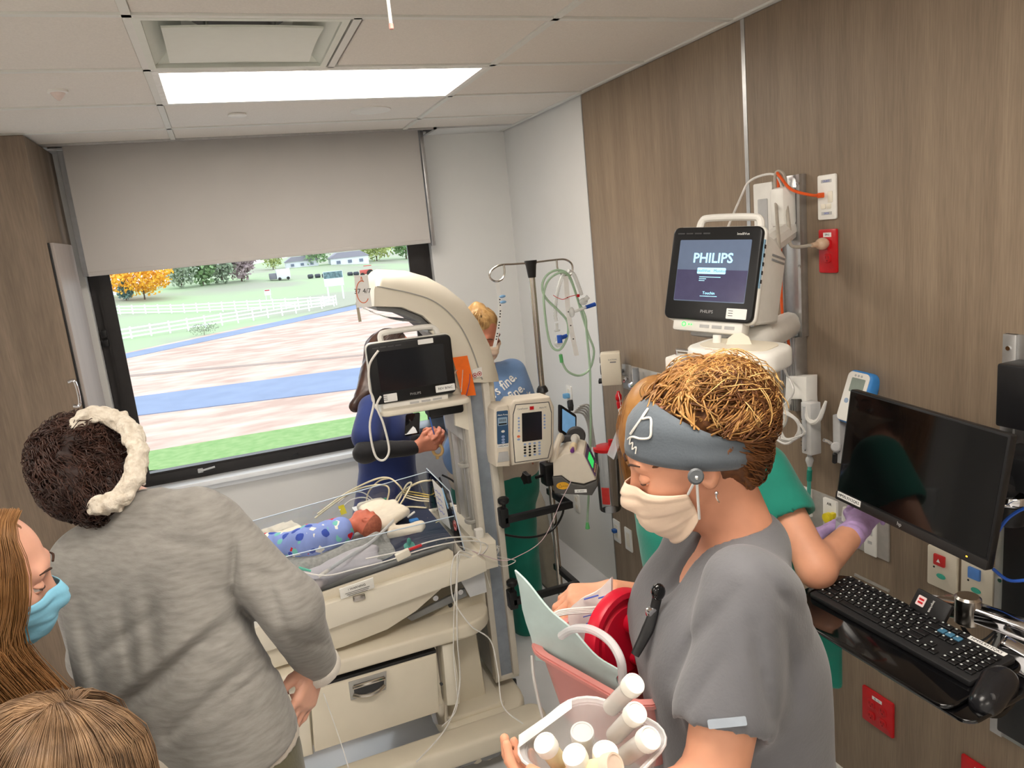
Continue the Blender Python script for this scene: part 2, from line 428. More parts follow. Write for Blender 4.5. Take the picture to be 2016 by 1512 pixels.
for i in range(len(xs)-1):
    for j in range(len(ys)-1):
        if (i, j) in [(2+0, 2-1+0)] or False: pass
        x0, x1, y1, y0 = xs[i], xs[i+1], ys[j], ys[j+1]
        if (i-1, j) in []: continue
        key = (i, j)
        if key in ((3, 2), (3, 6), (3, 10), (1, 5), (1, 9)): continue        # luminous panels go here
        if key == (3, 3): x0 = .502                                             # the air diffuser takes the other half
        w_, d_ = x1-x0-.024, y1-y0-.024
        kk = (round(w_, 3), round(d_, 3))
        if kk not in _tm: _tm[kk] = mesh_of('tile', box((0, 0, 0), (w_, d_, .02), .003, 1), TILE)
        inst('tile', _tm[kk], ((x0+x1)/2, (y0+y1)/2, HC+.014), ceil)
# blind pocket
pk = struct('trim_1', join(box2((-.74, 4.425, HC-.006), (1.32, 4.445, HC+.14)), box2((-.74, 4.425, HC+.13), (1.32, YB, HC+.15)), box2((1.30, 4.425, HC-.006), (1.32, YB, HC+.14))), ALU)
obj('pocket_ceiling', join(box2((XL, 4.445, HC-.001), (-.74, YB, HC+.02)), box2((1.32, 4.445, HC-.001), (XR, YB, HC+.02)), box2((-.74, 4.60, HC-.001), (1.30, YB, HC+.01))), WHITEP, ceil)
# walls
WX0, WX1, WZ0, WZ1 = -.70, 1.275, .80, 2.60
struct('wall_back', join(box2((XL-.1, YB, 0), (WX0, YB+.2, HC+.2)), box2((WX1, YB, 0), (XR+.1, YB+.2, HC+.2)), box2((WX0, YB, 0), (WX1, YB+.2, WZ0)), box2((WX0, YB, WZ1), (WX1, YB+.2, HC+.2))), WHITEP)
wr = struct('wall_right', box2((XR+.018, YF-.1, 0), (XR+.12, YB, HC+.2)), WHITEP)
for (y0, y1) in ((2.288, 3.535), (-.3, 2.268), (YF, -.32)):
    obj('wood_panel', box2((XR, y0, .005), (XR+.019, y1, HC-.004), .0015, 1), WOOD, wr)
obj('joint_strip', join(box2((XR-.001, 2.268, .005), (XR+.019, 2.288, HC-.004)), box2((XR-.002, 3.533, .005), (XR+.019, 3.541, HC-.004))), ALU, wr)
struct('wall_left', box2((XL-.12, YF-.1, 0), (XL, YB, HC+.2)), WALLW)
struct('wall_front', box2((XL-.1, YF-.12, 0), (XR+.12, YF, HC+.2)), WALLW)
struct('baseboard_right', box2((XR-.008, YF, 0), (XR+.001, 3.535, .022)), WHITEPL)
struct('baseboard_back', box2((XL, YB-.012, 0), (XR, YB, .1), .003), LGREY)

# window
win = thing('window_1', '', '', (.29, 4.75, .8)); del win['label']; del win['category']; win['kind'] = 'structure'
fy0, fy1 = 4.745, 4.80
gx0, gx1, gz0, gz1 = -.597, 1.137, .885, 2.50
def ring(x0, x1, z0, z1, a0, a1, b0, b1, y0, y1): # outer x0..z1, inner a0..b1
    return join(box2((x0, y0, z0), (a0, y1, z1)), box2((a1, y0, z0), (x1, y1, z1)), box2((a0, y0, z0), (a1, y1, b0)), box2((a0, y0, b1), (a1, y1, z1)))
obj('frame', ring(WX0+.003, WX1-.003, WZ0+.003, WZ1-.003, -.657, 1.235, .835, 2.56, fy0, fy1+.05), DARKF, win)
obj('sash', join(ring(-.66, 1.238, .832, 2.563, gx0, gx1, gz0, gz1, fy0-.018, fy1-.01), ring(-.645, 1.223, .846, 2.55, gx0+.012, gx1-.012, gz0-.012, gz1+.012, fy0-.024, fy0-.015)), DARKF, win)
obj('pane', box2((gx0, fy1-.02, gz0), (gx1, fy1-.012, gz1)), PANE, win)
hp_ = PY(399, 925, fy0-.02)
h_ = obj('handle', join(box(hp_+V(-.012, -.008, 0), (.03, .016, .026), .004), tube([hp_+V(-.01, -.02, 0), hp_+V(.03, -.024, .006), hp_+V(.072, -.022, .01)], .006, 8)), LGREY, win)
for px, py in ((207, 668),):
    c = PY(px, py, fy0-.02); obj('latch', join(box(c+V(0, 0, .03), (.03, .02, .045), .004), box(c+V(0, -.004, -.022), (.032, .02, .04), .004)), BLACKP, win)
c = PY(582, 895, fy0-.02); obj('latch', box(c, (.035, .012, .02), .003), BLACKP, win)
obj('sill', join(box2((WX0, 4.63, .772), (WX1+.02, fy0+.01, .802), .004), box2((WX0, 4.672, .735), (WX1, YB+.001, .775), .003)), SILLM, win)

# roller blind
bl = thing('roller_blind', 'light grey roller blind drawn half down over the window', 'blind', (.29, 4.56, 2.06))
FAB = mat('blind_fabric', (200, 196, 192), .85, var=.015, vscale=4, bump=.06, bscale=500)
_n = 40; gg = np.array([[(-.665+1.905*i/_n, 4.565+.003*math.sin(i*.5)*(1-j/12), 2.076+.66*j/12) for j in range(13)] for i in range(_n+1)])
obj('fabric', sheet(gg, .0015), FAB, bl)
obj('hem_bar', box2((-.665, 4.560, 2.058), (1.24, 4.571, 2.082), .004), FAB, bl)
obj('side_channel', box2((1.245, 4.545, 2.04), (1.268, 4.59, HC+.05), .003), ALU, bl)
obj('side_channel', box2((-.70, 4.62, 2.06), (-.67, 4.66, HC+.05), .003), LGREY, bl)
obj('roller', cyl((-.66, 4.565, HC+.06), (1.24, 4.565, HC+.06), .03), LGREY, bl)

# wardrobe
wd = thing('wardrobe', 'tall grey-brown wooden wardrobe beside the window', 'wardrobe', (-1.1, 4.37, 0))
obj('body', box2((-1.6, 4.06, 0), (-.735, YB-.002, HC-.005), .002, 1), WOODC, wd)
dtop = PX(90, 478, -.735)[2]
dr = obj('door', box2((-.733, 4.085, .1), (-.712, 4.56, dtop), .002, 1), mat('door_grey_wood', (164, 154, 148), .45, var=.05, vscale=5, stretch=(1, 3, .2), detail=6), wd)
obj('door_gap', box2((-.7348, 4.072, .1), (-.727, 4.085, dtop)), BLACKP, wd)
hz = PX(145, 775, -.70); obj('handle', tube([hz+V(-.012, 0, .055), hz+V(.012, 0, .055), hz+V(.018, 0, 0), hz+V(.012, 0, -.055), hz+V(-.012, 0, -.055)], .007, 8), CHROME, dr)

# ================================================================== CEILING FITTINGS
PANEL = mat('luminous_lens', (255, 250, 240), .5, var=.01, emit=LAMP_EMIT, ecol=(255, 246, 234))
def ceiling_panel(x0, x1, y0, y1, label):
    t = thing('ceiling_light', label, 'ceiling light', ((x0+x1)/2, (y0+y1)/2, HC-.004), 'luminous ceiling panels')
    obj('frame', join(ring2(x0, x1, y0, y1, .022, HC-.004, HC+.06)), mat('lamp_frame_white', (240, 240, 236), .4), t)
    obj('housing', join(box2((x0+.004, y0+.004, HC+.06), (x1-.004, y1-.004, HC+.075)), ring2(x0+.002, x1-.002, y0+.002, y1-.002, .004, HC+.0, HC+.07)), mat('lamp_frame_white', (240, 240, 236)), t)
    obj('lens', box2((x0+.022, y0+.022, HC+.012), (x1-.022, y1-.022, HC+.02)), PANEL, t)
def ring2(x0, x1, y0, y1, w_, z0, z1):
    return join(box2((x0, y0, z0), (x0+w_, y1, z1)), box2((x1-w_, y0, z0), (x1, y1, z1)), box2((x0+w_, y0, z0), (x1-w_, y0+w_, z1)), box2((x0+w_, y1-w_, z0), (x1-w_, y1, z1)))
ceiling_panel(-.113, 1.113, 2.917, 3.483, 'lit rectangular ceiling light panel next to the air diffuser')
for (x0, y0) in ((-.113, .537), (-.113, -1.843), (-2.613, 1.132), (-2.613, -1.248)):
    ceiling_panel(x0, x0+1.226, y0, y0+.566, 'lit rectangular ceiling light panel further back in the room')
df = thing('air_diffuser', 'square white ceiling air diffuser with hanging centre plate', 'air vent', (.177, 2.607, HC))
cx, cy = .177, 2.607
def pyr(r0, z0, r1, z1): # open square funnel with thickness
    v = [(cx+sx*r0, cy+sy*r0, z0) for sx, sy in ((-1, -1), (1, -1), (1, 1), (-1, 1))]+[(cx+sx*r1, cy+sy*r1, z1) for sx, sy in ((-1, -1), (1, -1), (1, 1), (-1, 1))]
    return np.array(v), [[i, (i+1) % 4, 4+(i+1) % 4, 4+i] for i in range(4)]
DW = mat('diffuser_enamel', (222, 226, 216), .35, var=.01)
obj('frame', ring2(cx-.293, cx+.293, cy-.286, cy+.286, .022, HC-.003, HC+.01), DW, df)
obj('cone', join(pyr(.275, HC+.003, .17, HC+.085), pyr(.17, HC+.085, .155, HC+.087)), DW, df, smooth=0)
obj('back_plate', box2((cx-.19, cy-.19, HC+.086), (cx+.19, cy+.19, HC+.095)), DW, df)
obj('duct_shade_disc', lathe([(.145, HC+.0862), (.145, HC+.082), (.13, HC+.0815), (0, HC+.0815)], 28, frame((cx, cy, 0), (1, 0, 0), (0, 1, 0), (0, 0, 1))), BLACKP, df)  # flat black disc standing in for the shade inside the duct mouth
gp = np.array([[(cx+.225*(a/8-1), cy+.2*(b/8-1), HC-.006+.022*(1-(b/8-1)**2*.6)*(1-(a/8-1)**2*.4)) for b in range(17)] for a in range(17)])
obj('centre_plate', sheet(gp, .006), DW, df)
for a, b in ((-.1, -.1), (.1, -.1), (-.1, .1), (.1, .1)): obj('hanger', cyl((cx+a, cy+b, HC+.01), (cx+a, cy+b, HC+.1), .004), ALU, df)
dl = thing('downlight', 'round recessed downlight with metal reflector in ceiling tile', 'downlight', (.807, 3.796, HC))
obj('trim_ring', lathe([(.072, HC+.002), (.098, HC-.001), (.1, HC+.003), (.1, HC+.0045), (.07, HC+.0045)], 32, frame((.807, 3.796, 0), (1, 0, 0), (0, 1, 0), (0, 0, 1))), WHITEPL, dl)
obj('reflector', lathe([(.072, HC+.003), (.066, HC+.0038), (.02, HC+.0039), (0, HC+.0039)], 32, frame((.807, 3.796, 0), (1, 0, 0), (0, 1, 0), (0, 0, 1))), mat('downlight_reflector', (150, 134, 108), .35, metal=.5), dl)
tag(obj('sprinkler_cover', lathe([(.04, HC+.003), (.042, HC-.004), (.036, HC-.008), (0, HC-.0085)], 24, frame((.183, 3.78, 0), (1, 0, 0), (0, 1, 0), (0, 0, 1))), WHITEPL), 'flat round white sprinkler cover in ceiling tile beside the downlight', 'sprinkler')
sp = thing('smoke_sensor', 'small cone-shaped white ceiling sensor', 'sensor', (-.444, 3.204, HC))
obj('base', lathe([(.034, HC+.004), (.034, HC-.004), (.026, HC-.006)], 20, frame((-.444, 3.204, 0), (1, 0, 0), (0, 1, 0), (0, 0, 1))), WHITEPL, sp)
obj('cone_tip', lathe([(.026, HC-.005), (.014, HC-.022), (.004, HC-.032), (0, HC-.033)], 20, frame((-.444, 3.204, 0), (1, 0, 0), (0, 1, 0), (0, 0, 1))), mat('sensor_pinkish', (222, 204, 196), .4), sp)
# pull rod hanging from the ceiling track
a, b = P(765, -40, 1.32), P(771, 58, 1.30)
pr = thing('pull_rod', 'thin white pull rod with pink tip hanging from the ceiling', 'pull rod', tuple(b))
obj('rod', cyl((b[0], b[1], HC+.002), b+V(0, 0, .006), .0032, n=10), WHITEPL, pr)
obj('tip', cyl(b, b+V(0, 0, .010), .0042, n=10, bev=.001), mat('pink_tip', (214, 160, 150), .5), pr)
# ================================================================== OUTSIDE THE WINDOW
GZ = -5.0
GRASS = mat('mown_grass', (114, 150, 86), .9, var=.25, vscale=3, col2=(138, 164, 106), detail=8)
GRASSF = mat('field_grass', (160, 184, 140), .95, vscale=.05, col2=(158, 160, 142), detail=10, thr=(.4, .62))
STRAW = mat('straw_covered_soil', (206, 182, 168), .95, vscale=.8, col2=(178, 150, 136), detail=14, stretch=(.5, 1.0, 1), thr=(.36, .64))
ASPH = mat('grey_blue_asphalt', (124, 138, 166), .8, var=.06, vscale=.6, detail=8)
def ground(name, quad, z, m, up=0):
    pts = [PZ(x, y, GZ) for x, y in quad]; n = len(pts)
    v = [(p[0], p[1], z) for p in pts]+[(p[0], p[1], z-.3) for p in pts]
    f = [list(range(n)), list(range(n, 2*n))[::-1]]+[[i, n+i, n+(i+1) % n, (i+1) % n] for i in range(n)]
    g = (np.array(v), f)
    # triangulation-safe upward face
    return struct(name, g, m, 0)
struct('ground_straw', box2((-150, 12, GZ-.5), (250, 160, GZ)), STRAW)
def strip(name, p0, p1, q0, q1, z, m):
    """band between two pixel lines extended sideways on the ground plane"""
    a0, a1, b0, b1 = [PZ(x, y, GZ) for x, y in (p0, p1, q0, q1)]
    ea, eb = a1-a0, b1-b0
    pts = [a0-ea*2.0, a1+ea*2.5, b1+eb*2.5, b0-eb*2.0]
    v = [(p[0], p[1], GZ+z) for p in pts]+[(p[0], p[1], GZ-.2) for p in pts]
    return struct(name, (np.array(v), [[0, 1, 2, 3], [7, 6, 5, 4], [0, 4, 5, 1], [1, 5, 6, 2], [2, 6, 7, 3], [3, 7, 4, 0]]), m, 0)
strip('lawn', (280, 930), (680, 895), (278, 893), (678, 826), .05, GRASS)
strip('road', (262, 820), (690, 768), (260, 783), (690, 727), .04, ASPH)
strip('tyre_track', (258, 742), (690, 703), (258, 738), (690, 700), .02, mat('damp_soil', (158, 140, 130), .95, var=.1))
strip('footpath', (248, 706), (700, 609), (245, 697), (700, 601), .03, ASPH)
# field that rises to the tree line
pth = [PZ(245, 697, GZ), PZ(700, 601, GZ)]; e = pth[1]-pth[0]; A0, A1 = pth[0]-e*2, pth[1]+e*1.2
rows = []
for d, z in ((0, GZ+.02), (18, GZ+.3), (50, GZ+1.0), (90, GZ+2.5), (130, GZ+4.0), (190, GZ+5.6), (260, GZ+7.6), (420, GZ+11)):
    rows.append([(A0[0]+(A1[0]-A0[0])*t+d*.34, A0[1]+(A1[1]-A0[1])*t+d*.94, z+.25*math.sin(t*9+d)) for t in np.linspace(0, 1, 24)])
struct('field', sheet(np.array(rows)[:, ::-1], .3), GRASSF)
def field_z(x, y):
    best = None
    e = nrm((A1-A0)*V(1, 1, 0)); nrml = V(-e[1], e[0], 0)
    if nrml[1] < 0: nrml = -nrml
    d = float((V(x, y, 0)-A0*V(1, 1, 0))@nrml)/float(V(.34, .94, 0)@nrml)
    return float(np.interp(d, [0, 18, 50, 90, 130, 190, 260, 420], [GZ, GZ+.3, GZ+1, GZ+2.5, GZ+4, GZ+5.6, GZ+7.6, GZ+11]))
def on_field(px, py):
    d = 40.
    while d < 700:
        p = P(px, py, d)
        if p[2] <= field_z(p[0], p[1])+.15: return p
        d *= 1.01
    return p
WF = mat('white_vinyl_fence', (240, 242, 244), .5, var=.01)
def fence(a, b, n, label):
    t = thing('rail_fence', label, 'fence', tuple(a), 'white rail fences in the field')
    pm = mesh_of('post', box((0, 0, .75), (.16, .16, 1.5), .01, 1), WF)
    pts = []
    for i in range(n+1):
        q = a+(b-a)*i/n; q = V(q[0], q[1], field_z(q[0], q[1])); pts.append(q); inst('post', pm, q+V(0, 0, -.05), t)
    for hgt in (.42, .84, 1.26):
        obj('rail', join(*[xf(box((0, 0, 0), (np.linalg.norm(q-p), .05, .16)), frame((p+q)/2+V(0, 0, hgt), nrm(q-p), nrm(np.cross(ZZ, q-p)), ZZ)) for p, q in zip(pts, pts[1:])]), WF, t)
FN0, FN1, FF0 = on_field(236, 672), on_field(658, 603), on_field(226, 622)
fence(FN0-(FN1-FN0)*.25, FN1, 17, 'white three-rail fence running beside the footpath')
fence(FF0-(FN1-FF0)*.15, FN1+V(.5, 1.2, 0), 20, 'white three-rail fence further back in the field')
def leafy(c, r, n, size, seed, shape='ell'):
    r_ = np.random.default_rng(seed); c = np.asarray(c); r = np.asarray(r)
    d = r_.normal(size=(n, 3)); d /= np.linalg.norm(d, axis=1)[:, None]; k = r_.uniform(.25, 1, (n, 1))**.5
    p = d*k
    if shape == 'cone': h = (p[:, 2:3]+1)/2; p = np.concatenate([p[:, :2]*(1.05-h), p[:, 2:]], 1)
    else: p *= (1+.22*np.sin(d@np.array([[5.1, 2.2, -3.3]]).T*2.1+seed))
    p = c+p*r
    a = r_.normal(size=(n, 3)); a /= np.linalg.norm(a, axis=1)[:, None]; b = np.cross(a, r_.normal(size=(n, 3))); b /= np.linalg.norm(b, axis=1)[:, None]
    s = size*r_.uniform(.6, 1.4, (n, 1))
    v = np.stack([p-a*s-b*s*.6, p+a*s-b*s*.6, p+a*s+b*s*.6, p-a*s+b*s*.6], 1).reshape(-1, 3)
    i = np.arange(n)[:, None]*4; return v, (i+np.arange(4)).tolist()
BARK = mat('bark', (96, 80, 70), .9, var=.2)
def tree(name, label, base, h, w, m, seed, shape='ell', n=1500, cat='tree', trunk=.25, group=None):
    base = np.asarray(base); t = thing(name, label, cat, tuple(base), group)
    c = base+V(0, 0, h*(trunk*.4+.5)); rad = V(w/2, w/2, h*.5*(1-trunk*.4))
    obj('foliage', leafy(c, rad, n, h*.034, seed, shape), m, t, 0)
    obj('trunk', join(tube([base+V(0, 0, -.5), base+V(.05*h*.2, 0, h*.3), c], [.05*h*.5, .04*h*.5, .01*h], 6), *[tube([base+V(0, 0, h*.3), base+V(sx*w*.15, 0, h*.5), base+V(sx*w*.28, .1*w, h*.7)], [.015*h, .01*h, .004*h], 5) for sx in (-1, 1)]), BARK, t)
    return t
YEL = mat('yellow_autumn_leaves', (244, 190, 62), .8, vscale=1.2, col2=(226, 160, 44))
SPR = mat('blue_spruce_needles', (126, 158, 152), .9, vscale=1.5, col2=(100, 132, 130))
LG1 = mat('grey_green_leaves', (168, 182, 158), .9, vscale=.8, col2=(140, 156, 134))
LG2 = mat('olive_leaves', (190, 198, 128), .9, vscale=.8, col2=(156, 170, 108))
LG3 = mat('mauve_bare_twigs', (184, 164, 166), .9, vscale=.8, col2=(160, 142, 146))
LG4 = mat('green_leaves', (146, 176, 124), .9, vscale=.8, col2=(120, 150, 106))
def tr(px, py, wpx, hpx, *a, **k):
    b = on_field(px, py); d = (b-CAM)@FW; return b, hpx*d/F_PX, wpx*d/F_PX
TREES = [('maple_tree', 'broad tree with golden yellow autumn leaves behind the blue spruce', 285, 589, 110, 66, YEL, 'ell', 2400, .25),
         ('spruce_tree', 'small blue-green conifer standing before the yellow tree', 249, 592, 44, 46, SPR, 'cone', 1500, .1),
         ('poplar_tree', 'yellow-leaved tree at the edge of the tree line by the blind', 222, 585, 60, 62, YEL, 'ell', 900, .3),
         ('shrub', 'grey-green bushy tree beside the yellow maple', 358, 566, 56, 75, LG1, 'ell', 1500, .1),
         ('shrub', 'tall green bush second along the tree line', 400, 562, 56, 80, LG4, 'ell', 1300, .1),
         ('shrub', 'pale olive bush in the middle of the tree line', 438, 558, 60, 80, LG1, 'ell', 1500, .1),
         ('bare_tree', 'mauve bare-twigged tree at the end of the dense hedge', 476, 553, 62, 78, LG3, 'ell', 1500, .1),
         ('tree', 'round yellow-green tree left of the white house', 538, 531, 40, 44, LG2, 'ell', 1000, .2),
         ('tree', 'dark green round tree between the two white houses', 622, 525, 56, 52, LG4, 'ell', 1200, .2),
         ('tree', 'large yellow-green tree right of the white house', 742, 515, 70, 60, LG2, 'ell', 1500, .2),
         ('tree', 'green tree beside the window frame behind the field', 800, 510, 60, 70, LG4, 'ell', 1300, .2)]
for i, (nm, lb, px, py, w_, h_, m_, sh, n_, tk) in enumerate(TREES):
    b, H_, W_ = tr(px, py, w_, h_); tree(nm, lb, b, H_, W_, m_, 100+i, sh, n_, trunk=tk, group='trees across the field')
b_ = on_field(520, 600); tree('low_bush', 'low dark bush growing at the foot of the near fence', on_field(402, 657), 1.1, 3.0, mat('dull_green', (112, 122, 100), .9, var=.2), 44, n=500, cat='bush', trunk=0)
HW = mat('house_white', (226, 228, 236), .7, var=.03); HR = mat('house_roof_grey', (150, 146, 160), .8, var=.06)
for (px, py, wp, hp, lb) in ((596, 527, 62, 22, 'low white outbuilding left of the gabled house'), (690, 522, 74, 26, 'white gabled house with grey roof beyond the field')):
    b = on_field(px, py); d = (b-CAM)@FW; W_ = wp*d/F_PX; H_ = hp*d/F_PX
    t = thing('house', lb, 'house', tuple(b), 'houses across the field')
    obj('wall', box2(b+V(-W_/2, 0, -2), b+V(W_/2, W_*.5, H_*.6)), HW, t)
    pf = [(-W_*.54, 0), (W_*.54, 0), (W_*.3, H_*.42), (-W_*.3, H_*.42)]
    obj('roof', prism(pf, -.3, W_*.54, frame(b+V(0, 0, H_*.6), (1, 0, 0), (0, 0, 1), (0, -1, 0))@np.diag([1, 1, -1, 1])), HR, t)
    for k in range(3):
        obj('window', box(b+V(-W_*.3+W_*.3*k, -.05, H_*.3), (W_*.1, .2, H_*.22)), mat('house_window', (110, 120, 140), .3), t)
def sign_board(px, py, wp, hp, lb, top, twin):
    b = on_field(px, py); d = (b-CAM)@FW; W_ = wp*d/F_PX; H_ = hp*d/F_PX
    t = thing('billboard' if twin else 'notice_board', lb, 'sign', tuple(b))
    Mx = frame(b, RH, AH, ZZ)
    obj('board', xf(box((0, 0, H_*.72), (W_, .1, H_*.55)), Mx), mat('sign_white', (226, 240, 240), .6), t)
    if twin: obj('picture_panel', xf(box((0, -.06, H_*.86), (W_*.96, .03, H_*.24)), Mx), mat('sign_picture', (120, 150, 156), .6, vscale=3, col2=(66, 84, 92)), t)
    else: obj('red_heading', xf(box((0, -.06, H_*.92), (W_*.8, .03, H_*.1)), Mx), mat('sign_red', (190, 60, 70), .6), t)
    for sx in (-1, 1): obj('post', xf(box((sx*W_*.38, .08, H_*.3), (W_*.08, .1, H_*.9)), Mx), HW, t)
sign_board(662, 586, 38, 52, 'billboard with picture panel on posts beside the fence end', 0, True)
sign_board(529, 590, 12, 20, 'small white notice with red heading behind the near fence', 0, False)
b = on_field(559, 551); t = thing('trailer', 'small white box trailer parked in the far field', 'trailer', tuple(b))
obj('box', box(b+V(0, 0, 1.2), (2.6, 1.8, 1.9), .1), HW, t); obj('cab', box(b+V(-2, 0, .9), (1.3, 1.6, 1.2), .1), mat('trailer_dark', (120, 120, 130), .5), t)
for sx in (-.8, .8): obj('wheel', cyl(b+V(sx, -1, .3), b+V(sx, -.8, .3), .3), BLACKP, t)
b0 = on_field(722, 545)
t = thing('tractor', 'small red tractor parked at the edge of the far field', 'tractor', tuple(b0))
obj('body', box(b0+V(0, 0, 1), (2.4, 1.2, .9), .1), mat('faded_red', (196, 90, 84), .5), t); obj('roof', box(b0+V(.4, 0, 2.2), (1.4, 1.2, .15)), mat('faded_red', (196, 90, 84)), t)
for sx, r_ in ((-.9, .45), (.7, .7)): obj('wheel', cyl(b0+V(sx, -.8, r_), b0+V(sx, -.55, r_), r_), BLACKP, t)
for i, px in enumerate((612, 626, 640, 690, 702)):
    q = on_field(px, 548-(px-612)*.06); t = obj('hay_bale', join(cyl(q+V(-.5, 0, .4), q+V(.5, .2, .4), .42, n=12, bev=.1)), mat('black_wrap', (60, 64, 74), .5)); tag(t, 'dark wrapped bale lying in the row behind the billboard', 'bale', 'dark bales across the field')
# ================================================================== INFANT WARMER
def poly_xz(px, Y): return [(p[0], p[2]) for p in (PY(x, y, Y) for x, y in px)]
def slab_y(poly, y0, y1, bev=0, seg=2):
    """polygon in world xz extruded from y0 (near) to y1"""
    return prism(poly, -y1, -y0, frame((0, 0, 0), (1, 0, 0), (0, 0, 1), (0, -1, 0)), bev, seg)
def cable(pts, r=.0022, n=6, k=6): return tube(pts, r, n, k)
CRTRIM = mat('grey_trim_plastic', (168, 166, 160), .4, var=.03)
WM = thing('infant_warmer', 'cream infant warmer bed with curved overhead heater arm', 'warmer', (.4, 2.88, 0))
# base: two beams, cross beam, pedestal
def beam(y, x0, x1, z0, z1, w_): return prism(rrect(x1-x0, w_, min(w_, x1-x0)*.45, 6), z0, z1, frame(((x0+x1)/2, y, 0), (1, 0, 0), (0, 1, 0), ZZ), .02, 3)
obj('base_beam', beam(2.52, -.25, .93, .085, .175, .13), CREAM, WM)
obj('base_beam', beam(3.22, -.25, .93, .085, .175, .13), CREAM, WM)
obj('cross_beam', join(beam(2.87, .52, .90, .09, .165, .68), box2((.56, 2.62, .16), (.80, 3.1, .185), .01)), CREAM, WM)
obj('pedestal', slab_y([(.575, .17), (.75, .17), (.735, .56), (.56, .56)], 2.70, 3.04, .02), CREAM, WM)
obj('lift_piston', cyl((.535, 2.66, .17), (.525, 2.66, .5), .035, n=20), CHROME, WM)
obj('foot_rail', tube([(-.02, 2.60, .30), (-.115, 2.60, .27), (-.15, 2.68, .255), (-.15, 3.1, .255), (-.115, 3.16, .27), (-.02, 3.16, .3)], .028, 10), CREAM, WM)
sh = obj('shelf', prism(rrect(.93, .62, .13, 8), .545, .603, frame((.318, 2.865, 0), (1, 0, 0), (0, 1, 0), ZZ), .012, 3), CREAM, WM)
# drawer unit
obj('drawer_cabinet', join(box2((.0, 2.60, .27), (.54, 3.1, .545), .01), slab_y([(-.05, .25), (.03, .25), (.05, .545), (-.03, .545)], 2.575, 2.66, .015)), CREAM2, WM)
dw = obj('drawer', slab_y([(.035, .275), (.512, .275), (.528, .518), (.055, .518)], 2.553, 2.60, .008), CREAM, WM)
obj('drawer_gap', slab_y([(.05, .519), (.53, .519), (.53, .530), (.05, .530)], 2.565, 2.61), BLACKP, WM)
hf = [(.262-.062, .455), (.262+.062, .455), (.262+.066, .51), (.262-.058, .51)]
hd = obj('handle', slab_y([(.188, .440), (.322, .440), (.332, .514), (.190, .514)], 2.545, 2.556, .006), CRTRIM, dw)
obj('pull_recess', slab_y([(.203, .452), (.312, .452), (.320, .500), (.206, .500)], 2.5435, 2.546), DGREY, hd)
obj('pull_bar', join(tube([(.200, 2.543, .463), (.225, 2.534, .454), (.258, 2.530, .450), (.292, 2.534, .455), (.316, 2.543, .465)], .008, 8), tube([(.203, 2.543, .490), (.23, 2.535, .496), (.26, 2.532, .498), (.295, 2.535, .497), (.32, 2.543, .492)], .007, 8)), STEEL, hd)
obj('hinge_post', slab_y([(.545, .275), (.60, .265), (.612, .33), (.605, .535), (.555, .54)], 2.57, 2.68, .015), CREAM2, WM)
obj('hinge_screw', cyl((.532, 2.552, .39), (.532, 2.56, .39), .006), DGREY, WM)
# bed (slightly head-up): panel, hull, rim, mattress deck
TB = .07   # slope dz/dx of the deck
def bz(x): return .818+(x-.1)*TB
panel = [(-.12, bz(-.12)), (.74, bz(.74)), (.772, bz(.74)-.03), (.772, bz(.74)-.075), (.70, bz(.7)-.085), (-.06, bz(-.06)-.105), (-.12, bz(-.12)-.09)]
obj('side_panel', slab_y(panel, 2.575, 2.615, .008), CREAM2, WM)
obj('side_panel', slab_y(panel, 3.155, 3.195, .008), CREAM2, WM)
hull = [(-.1, .70), (.134, .705), (.62, .785), (.57, .76), (.50, .70), (.44, .665), (.364, .648), (.27, .635), (.15, .628), (-.08, .625)]
hull = [(-.1, .72), (.70, .79), (.63, .776), (.57, .742), (.48, .69), (.364, .648), (.2, .628), (-.08, .62)]
obj('tray_hull', slab_y(hull, 2.60, 3.17, .02), CREAM, WM)
obj('deck', slab_y([(-.12, bz(-.12)-.06), (.77, bz(.77)-.06), (.77, bz(.77)-.004), (-.12, bz(-.12)-.004)], 2.61, 3.16), CREAM2, WM)
obj('head_block', slab_y([(.755, bz(.77)-.1), (.84, bz(.77)-.1), (.84, bz(.77)+.01), (.76, bz(.77)+.02)], 2.62, 3.15, .02), CREAM2, WM)
obj('rail_lip', join(slab_y([(.03, bz(.03)-.002), (.03, bz(.03)+.03), (.64, bz(.64)+.045), (.655, bz(.64)+.03), (.655, bz(.66)-.002)], 2.606, 2.622, .004)), CREAM, WM)
lb = obj('label_plate', slab_y([(.21, bz(.21)+.005), (.335, bz(.335)+.008), (.335, bz(.335)+.048), (.21, bz(.21)+.045)], 2.566, 2.574, .002), WHITEPL, WM)
Mw = frame((.272, 2.5655, bz(.27)+.033), nrm((1, 0, TB)), nrm((-TB, 0, 1)), (0, -1, 0))
obj('lettering', join(text('! WARNING', .012, Mw), *[xf(box((0, -.012-.006*i, .0003), (.09-.01*i, .0016, .0005)), Mw) for i in range(3)]), INK, lb)
obj('latch', box((.275, 2.572, bz(.27)-.012), (.045, .012, .022), .004), STEEL, WM)
